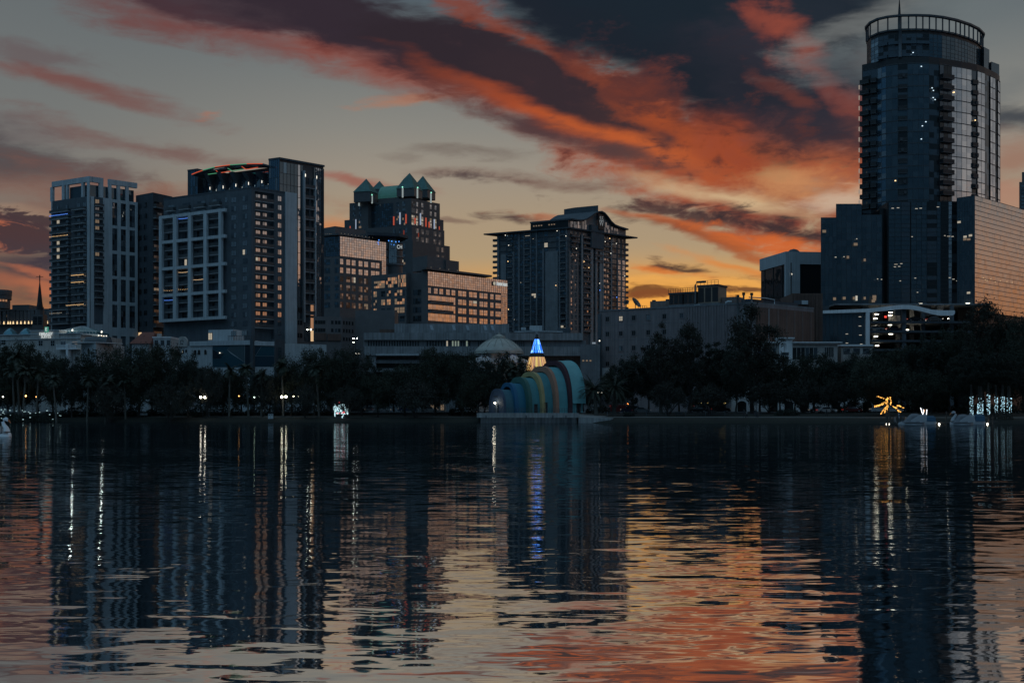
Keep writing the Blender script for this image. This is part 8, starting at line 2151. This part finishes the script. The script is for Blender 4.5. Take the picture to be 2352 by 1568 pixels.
# --------------------------------------------------------------- cars
paint = {k: mat('car_paint_' + k, c, .3, metal=.2, var=.05) for k, c in dict(black=(.015, .016, .018), silver=(.34, .35, .36), white=(.6, .61, .62), red=(.16, .025, .025), blue=(.03, .05, .09), grey=(.10, .105, .11)).items()}
tyre_m = mat('tyre_rubber', (.015, .015, .016), .9); rim_m = mat('wheel_rim', (.25, .25, .26), .35, metal=.8); head_m = mat('headlight_lens', (.5, .5, .5), .15, emit=(1, .9, .75), es=.25); tail_m = mat('tail_lens', (.2, .01, .01), .3, emit=(1, .06, .03), es=.5)
CAR = {}
def make_car(kind):
    prof = {'saloon': ([(-2.25, .55), (-2.2, .88), (-1.45, .96), (-.85, 1.38), (.45, 1.42), (1.15, .98), (2.1, .84), (2.28, .55)], [(-1.32, .97), (-.82, 1.33), (.42, 1.37), (1.02, .98)]),
            'suv': ([(-2.25, .6), (-2.25, 1.1), (-2.05, 1.72), (.5, 1.76), (1.15, 1.18), (2.15, 1.05), (2.3, .6)], [(-2.0, 1.16), (-1.9, 1.64), (.45, 1.68), (1.02, 1.18)]),
            'van': ([(-2.4, .55), (-2.4, 1.9), (-2.2, 2.0), (1.2, 2.0), (1.9, 1.2), (2.4, 1.05), (2.45, .55)], [(.1, 1.3), (.1, 1.85), (1.1, 1.85), (1.65, 1.25)])}[kind]
    body, win = prof; out = {}
    M = MB(); n = len(body)
    def sec(w, sh): return [(x, w * (1 - (.16 if z > 1.2 else .03 if z > .8 else 0)), z) for x, z in body]
    A = [(x, -y, z) for x, y, z in sec(.88, 0)]; B = sec(.88, 0)
    lo = [(-2.2, -.84, .28), (2.22, -.84, .28), (2.22, .84, .28), (-2.2, .84, .28)]
    M.mesh(A + B, [(i, i + 1, n + i + 1, n + i) for i in range(n - 1)], 'P'); M.face(A + [lo[1], lo[0]], 'P'); M.face((B + [lo[2], lo[3]])[::-1], 'P'); M.face([A[0], B[0], lo[3], lo[0]], 'P'); M.face([A[-1], lo[1], lo[2], B[-1]], 'P')
    out['body'] = M
    M = MB()
    for s in (-1, 1): M.face([(x, s * (.885 if z < 1.2 else .755), z) for x, z in win], g_black)
    f0, f1 = win[-2], win[-1]; M.face([(f1[0] + .1, -.66, f1[1] + .03), (f1[0] + .1, .66, f1[1] + .03), (f0[0] + .09, .6, f0[1] + .0), (f0[0] + .09, -.6, f0[1])], g_black)
    out['window'] = M
    W = MB(); 
    pr = [(0, -.11), (.20, -.11), (.31, -.10), (.33, -.04), (.33, .04), (.31, .10), (.20, .11), (0, .11)]
    W.lathe(pr, (0, 0, 0), tyre_m, 14); W.v = [(v[0], v[2], v[1]) for v in W.v]; out['wheel'] = W
    Rm = MB(); Rm.lathe([(0, -.125), (.19, -.12), (.2, -.10)], (0, 0, 0), rim_m, 10); Rm.lathe([(0, .125), (.19, .12), (.2, .10)], (0, 0, 0), rim_m, 10); Rm.v = [(v[0], v[2], v[1]) for v in Rm.v]; out['rim'] = Rm
    H = MB(); zz = body[-2][1] - .08; H.box(-.03, .03, -.16, .16, -.06, .06, head_m); out['headlight'] = H
    Tl = MB(); Tl.box(-.03, .03, -.12, .12, -.1, .1, tail_m); out['taillight'] = Tl
    me = {}
    for k, m in out.items():
        if k == 'body': m.mats = [paint['grey']]; m.m = [0] * len(m.f)
        me[k] = mesh_of(m, k)
    CAR[kind] = (me, body)
def car(kind, px, D, rz, col, label, gz_=None, group='cars parked along the avenue'):
    if kind not in CAR: make_car(kind)
    me, body = CAR[kind]; x = (px - CX) / FPX * D; g = gz(x, D) if gz_ is None else gz_
    if gz_ is None and 297 < D < 308: g = 2.365
    T = thing({'saloon': 'parked_car', 'suv': 'parked_suv', 'van': 'parked_van'}[kind], label, 'car', (x, D, g), group, rz)
    o = bpy.data.objects.new('body', me['body']); COL.objects.link(o); o.parent = T; o.material_slots[0].link = 'OBJECT'; o.material_slots[0].material = paint[col]
    o = bpy.data.objects.new('window', me['window']); COL.objects.link(o); o.parent = T
    for a in (-1.4, 1.42):
        for b in (-.8, .8):
            o = bpy.data.objects.new('wheel', me['wheel']); COL.objects.link(o); o.parent = T; o.location = (a, b, .33)
            r_ = bpy.data.objects.new('rim', me['rim']); COL.objects.link(r_); r_.parent = o
    for b in (-.62, .62):
        o = bpy.data.objects.new('headlight', me['headlight']); COL.objects.link(o); o.parent = T; o.location = (body[-1][0] - .02, b, body[-2][1] - .14)
        o = bpy.data.objects.new('taillight', me['taillight']); COL.objects.link(o); o.parent = T; o.location = (body[0][0] + .02, b, body[1][1] - .16)
for a in (('saloon', 818, 299, 0, 'black', 'black car with red tail lamp behind the glittering light figure'), ('saloon', 848, 300, R(180), 'grey', 'grey car, second along the avenue right of the light figure'), ('saloon', 877, 299, 0, 'silver', 'silver car with pale roof line under the library oaks'),
          ('suv', 936, 299, R(180), 'blue', 'dark blue car with sky gleam on its bonnet left of the lit doorway house'), ('saloon', 985, 299, 0, 'silver', 'silver car directly before the lit doorway house'),
          ('van', 1424, 292, 0, 'red', 'reddish van parked between the date palms and the traffic signal'), ('suv', 1447, 290, R(180), 'blue', 'dark blue car just right of the reddish van'), ('saloon', 1473, 289, 0, 'silver', 'silver car with bright roof line right of the traffic signal'),
          ('saloon', 1602, 288, R(180), 'black', 'black car with bright roof line before the glowing cafe'), ('van', 1617, 294, 0, 'white', 'white van right behind the black car at the glowing cafe'), ('suv', 1655, 291, 0, 'black', 'boxy black car under the arcaded shopfront left of two walkers'),
          ('saloon', 1880, 283, R(180), 'black', 'black car with gleaming windscreen near the twin orange street light'), ('saloon', 1898, 276, 0, 'white', 'pale car low on the bank near a lone walker'), ('saloon', 1957, 283, 0, 'red', 'dark red car between orange lit tree and twin orange street light'),
          ('suv', 2021, 279, R(180), 'silver', 'silver car behind the left limbs of the orange lit tree'), ('saloon', 2050, 278, 0, 'silver', 'silver car behind the right limbs of the orange lit tree')): car(*a)
for px, y, col, lab in ((1986 + 55, 292, 'black', 'black car on the top garage deck right of the columns'),): pass
for cx, lv, d, col, kind, lab in ((1480, 300 - 136, 3, 'black', 'suv', 'dark car on the top open garage deck under the ribbon'), (1180, 436, 4, 'blue', 'saloon', 'blue grey car on the second garage deck'), (910, 436, 3.2, 'silver', 'saloon', 'pale car at the left end of the second garage deck'), (1480, 300, 3, 'black', 'saloon', 'black car on the garage deck right of the middle column'), (1760, 300, 3.2, 'grey', 'saloon', 'grey car on the upper deck near the ribbon tip')):
    car(kind, cg(cx, 0)[0], GD + d, R(90) if kind == 'suv' else 0, col, lab, GZ(lv if lv > 200 else 300) + .01, 'cars in the parking garage') if lv > 200 else None

# --------------------------------------------------------------- people: one skinned body each
cloth_d = mat('dark_clothes', (.035, .038, .045), .9, var=.2); cloth_l = mat('pale_clothes', (.22, .23, .25), .9, var=.2); skin_m = mat('skin', (.30, .19, .14), .6, var=.1); hair_m = mat('dark_hair', (.02, .016, .013), .8)
def person(px, D, h, rz, label, top, stride=.18):
    x = (px - CX) / FPX * D; g = gz(x, D)
    if 8 < D - shore(x) < 12: g += .03
    k = h / 1.75
    J = [(0, 0, .95), (0, 0, 1.12), (0, 0, 1.38), (0, 0, 1.50), (0, .02, 1.58), (0, .03, 1.70), (-.19, 0, 1.40), (-.24, .03, 1.12), (-.22, -.10 - stride * .4, .88), (.19, 0, 1.40), (.24, -.03, 1.12), (.22, .12 + stride * .3, .88), (-.10, 0, .90), (-.10, -stride * .5, .50), (-.10, -stride - .05, .09), (-.10, -stride - .19, .05), (.10, 0, .90), (.10, stride * .6, .52), (.10, stride, .09), (.10, stride - .14, .05), (-.21, -.15 - stride * .4, .80), (.21, .13 + stride * .3, .80)]
    E = [(0, 1), (1, 2), (2, 3), (3, 4), (4, 5), (2, 6), (6, 7), (7, 8), (8, 20), (2, 9), (9, 10), (10, 11), (11, 21), (0, 12), (12, 13), (13, 14), (14, 15), (0, 16), (16, 17), (17, 18), (18, 19)]
    Rr = [.14, .135, .155, .06, .075, .085, .075, .05, .036, .075, .05, .036, .10, .07, .048, .035, .10, .07, .048, .035, .03, .03]
    me = bpy.data.meshes.new('person'); me.from_pydata([(a * k, b * k, c * k) for a, b, c in J], E, [])
    o = bpy.data.objects.new('person', me); COL.objects.link(o)
    m = o.modifiers.new('skin', 'SKIN'); m.use_smooth_shade = True
    for v, r in zip(me.skin_vertices[0].data, Rr): v.radius = (r * k, r * k * .85)
    me.skin_vertices[0].data[0].use_root = True
    s = o.modifiers.new('sub', 'SUBSURF'); s.levels = 1; s.render_levels = 1
    bpy.context.view_layer.update()
    nm = bpy.data.meshes.new_from_object(o.evaluated_get(bpy.context.evaluated_depsgraph_get())); bpy.data.objects.remove(o)
    nm.name = 'person'; nm.materials.clear()
    for mm in (top, cloth_d, skin_m): nm.materials.append(mm)
    for p in nm.polygons:
        c = p.center / k; p.material_index = 2 if (c.z > 1.50 or (abs(c.x) > .16 and c.z < .90)) else 0 if c.z > .92 else 1
    o = bpy.data.objects.new('person', nm); COL.objects.link(o); o.location = (x, D, g); o.rotation_euler = (0, 0, rz); tag(o, label, 'person', 'people on the promenade')
    M = MB(); M.lathe([(.075, -.03), (.092, .02), (.08, .075), (.03, .10), (.001, .105)], (0, .035, 1.70), hair_m, 10)
    M.v = [(v[0] * k, v[1] * k, v[2] * k) for v in M.v]; hr = M.build('hair', None, loc=(0, 0, 0)); hr.parent = o
person(1709, 256, 1.78, R(90), 'walker in dark clothes mid stride on the path, left of the pair', cloth_d)
person(1715.5, 257.5, 1.5, R(80), 'shorter walker in paler top beside the dark clothed one', cloth_l)
person(1735, 259, 1.7, R(0), 'person in dark clothes standing right of the walking pair near a tree', cloth_d, .05)
person(1898.5, 258, 1.75, R(-80), 'lone walker in dark clothes before the pale car on the bank', cloth_d)

# --------------------------------------------------------------- fence, signal, bins, board
def fence():
    M = MB(); pts = []
    for i in range(72):
        px = 1395 + i * 5.0; D = 273 - i * .12; x = (px - CX) / FPX * D; pts.append((x, D, gz(x, D)))
    T = tag(M.build('park_fence') if False else bpy.data.objects.new('park_fence', None), 'low pale metal fence running along the path before parked cars', 'fence'); COL.objects.link(T); T.location = pts[0]
    Z = MB()
    for h in (.45, 1.0): Z.tube([(x, y, z + h) for x, y, z in pts], .035, darkmetal, 4, False)
    Z.build('rail', T)
    Z = MB()
    for x, y, z in pts: Z.tube([(x, y, z), (x, y, z + 1.05)], .03, darkmetal, 4, False)
    Z.build('picket', T, kind='stuff')
    for i in range(0, 72, 9):
        Z = MB(); x, y, z = pts[i]; Z.box(x - .07, x + .07, y - .07, y + .07, z - .1, z + 1.2, slate); Z.build('fence_post', T)
fence()
def signal():
    q = P(1508.5 - 67, 927.5, 291); T = thing('traffic_signal', 'traffic signal glowing amber orange above the parked cars right of the date palms', 'traffic light', (q.x, 291, gz(q.x, 291)))
    M = MB(); M.tube([(q.x, 291, gz(q.x, 291)), (q.x, 291, q.z + .6)], .07, pole_m, 6); M.build('pole', T)
    M = MB(); M.box(q.x - .2, q.x + .2, 290.8, 291.1, q.z - .55, q.z + .55, blackmetal); M.build('housing', T)
    M = MB(); M.ball((q.x, 290.8, q.z), .2, glow('signal_amber', (1, .30, .07), 3.5, True), 8); M.build('lens', T)
signal()
def bins():
    for px, lab in ((619, 'left of two pale bins at the water edge below the mural'), (625, 'right of two pale bins at the water edge below the mural')):
        q = P(px, 953, 279); g = gz(q.x, 279); T = thing('litter_bin', lab, 'bin', (q.x, 279, g), 'pale bins at the water edge')
        M = MB(); M.box(q.x - .27, q.x + .27, 278.7, 279.2, g, g + 1.15, mat('bin_paint', (.40, .42, .43), .7)); M.build('body', T); M = MB(); M.box(q.x - .3, q.x + .3, 278.66, 279.24, g + 1.15, g + 1.25, slate); M.box(q.x - .18, q.x + .18, 278.66, 278.7, g + .85, g + 1.0, blackmetal); M.build('lid', T)
    q = P(707, 943, 280); g = gz(q.x, 280); T = thing('notice_board', 'pale two panel notice board on a post at the water edge', 'sign', (q.x, 280, g))
    M = MB(); M.tube([(q.x, 280, g - .1), (q.x, 280, q.z + .9)], .09, pole_m, 6); M.build('post', T)
    for s in (-1, 1): M = MB(); M.box(q.x + s * .62 - .52, q.x + s * .62 + .52, 279.85, 279.95, q.z - .5, q.z + .75, mat('board_face', (.22, .25, .28), .6)); M.build('panel', T)
    for px, D, lab in ((1740, 259.5, 'dark bin beside the walkers on the path'), (1560, 268, 'dark bench facing the water below the ragged cypress'), (330, 290, 'pale bench back at the water edge under the widest oaks')):
        q = P(px, 950, D); g = gz(q.x, D); T = thing('park_bench' if 'bench' in lab else 'dark_bin', lab, 'bench' if 'bench' in lab else 'bin', (q.x, D, g))
        m = concrete if 'pale' in lab else blackmetal
        if 'bench' in lab:
            M = MB(); M.box(q.x - .9, q.x + .9, D - .25, D + .2, g + .42, g + .48, m); M.build('seat', T); M = MB(); M.box(q.x - .9, q.x + .9, D + .22, D + .27, g + .5, g + .95, m); M.build('backrest', T)
            for s in (-.75, .75): M = MB(); M.box(q.x + s - .04, q.x + s + .04, D - .22, D + .25, g, g + .42, blackmetal); M.build('leg', T)
        else:
            M = MB(); M.lathe([(.28, 0), (.32, 1.0), (.2, 1.15), (.01, 1.2)], (q.x, D, g), m, 12); M.build('body', T); M = MB(); M.lathe([(.34, .98), (.35, 1.05), (.33, 1.08)], (q.x, D, g), darkmetal, 12); M.build('rim', T)
bins()
palm('sabal', 3, 1180, 838, 281, 'fan palm left behind the small end of the bandshell')
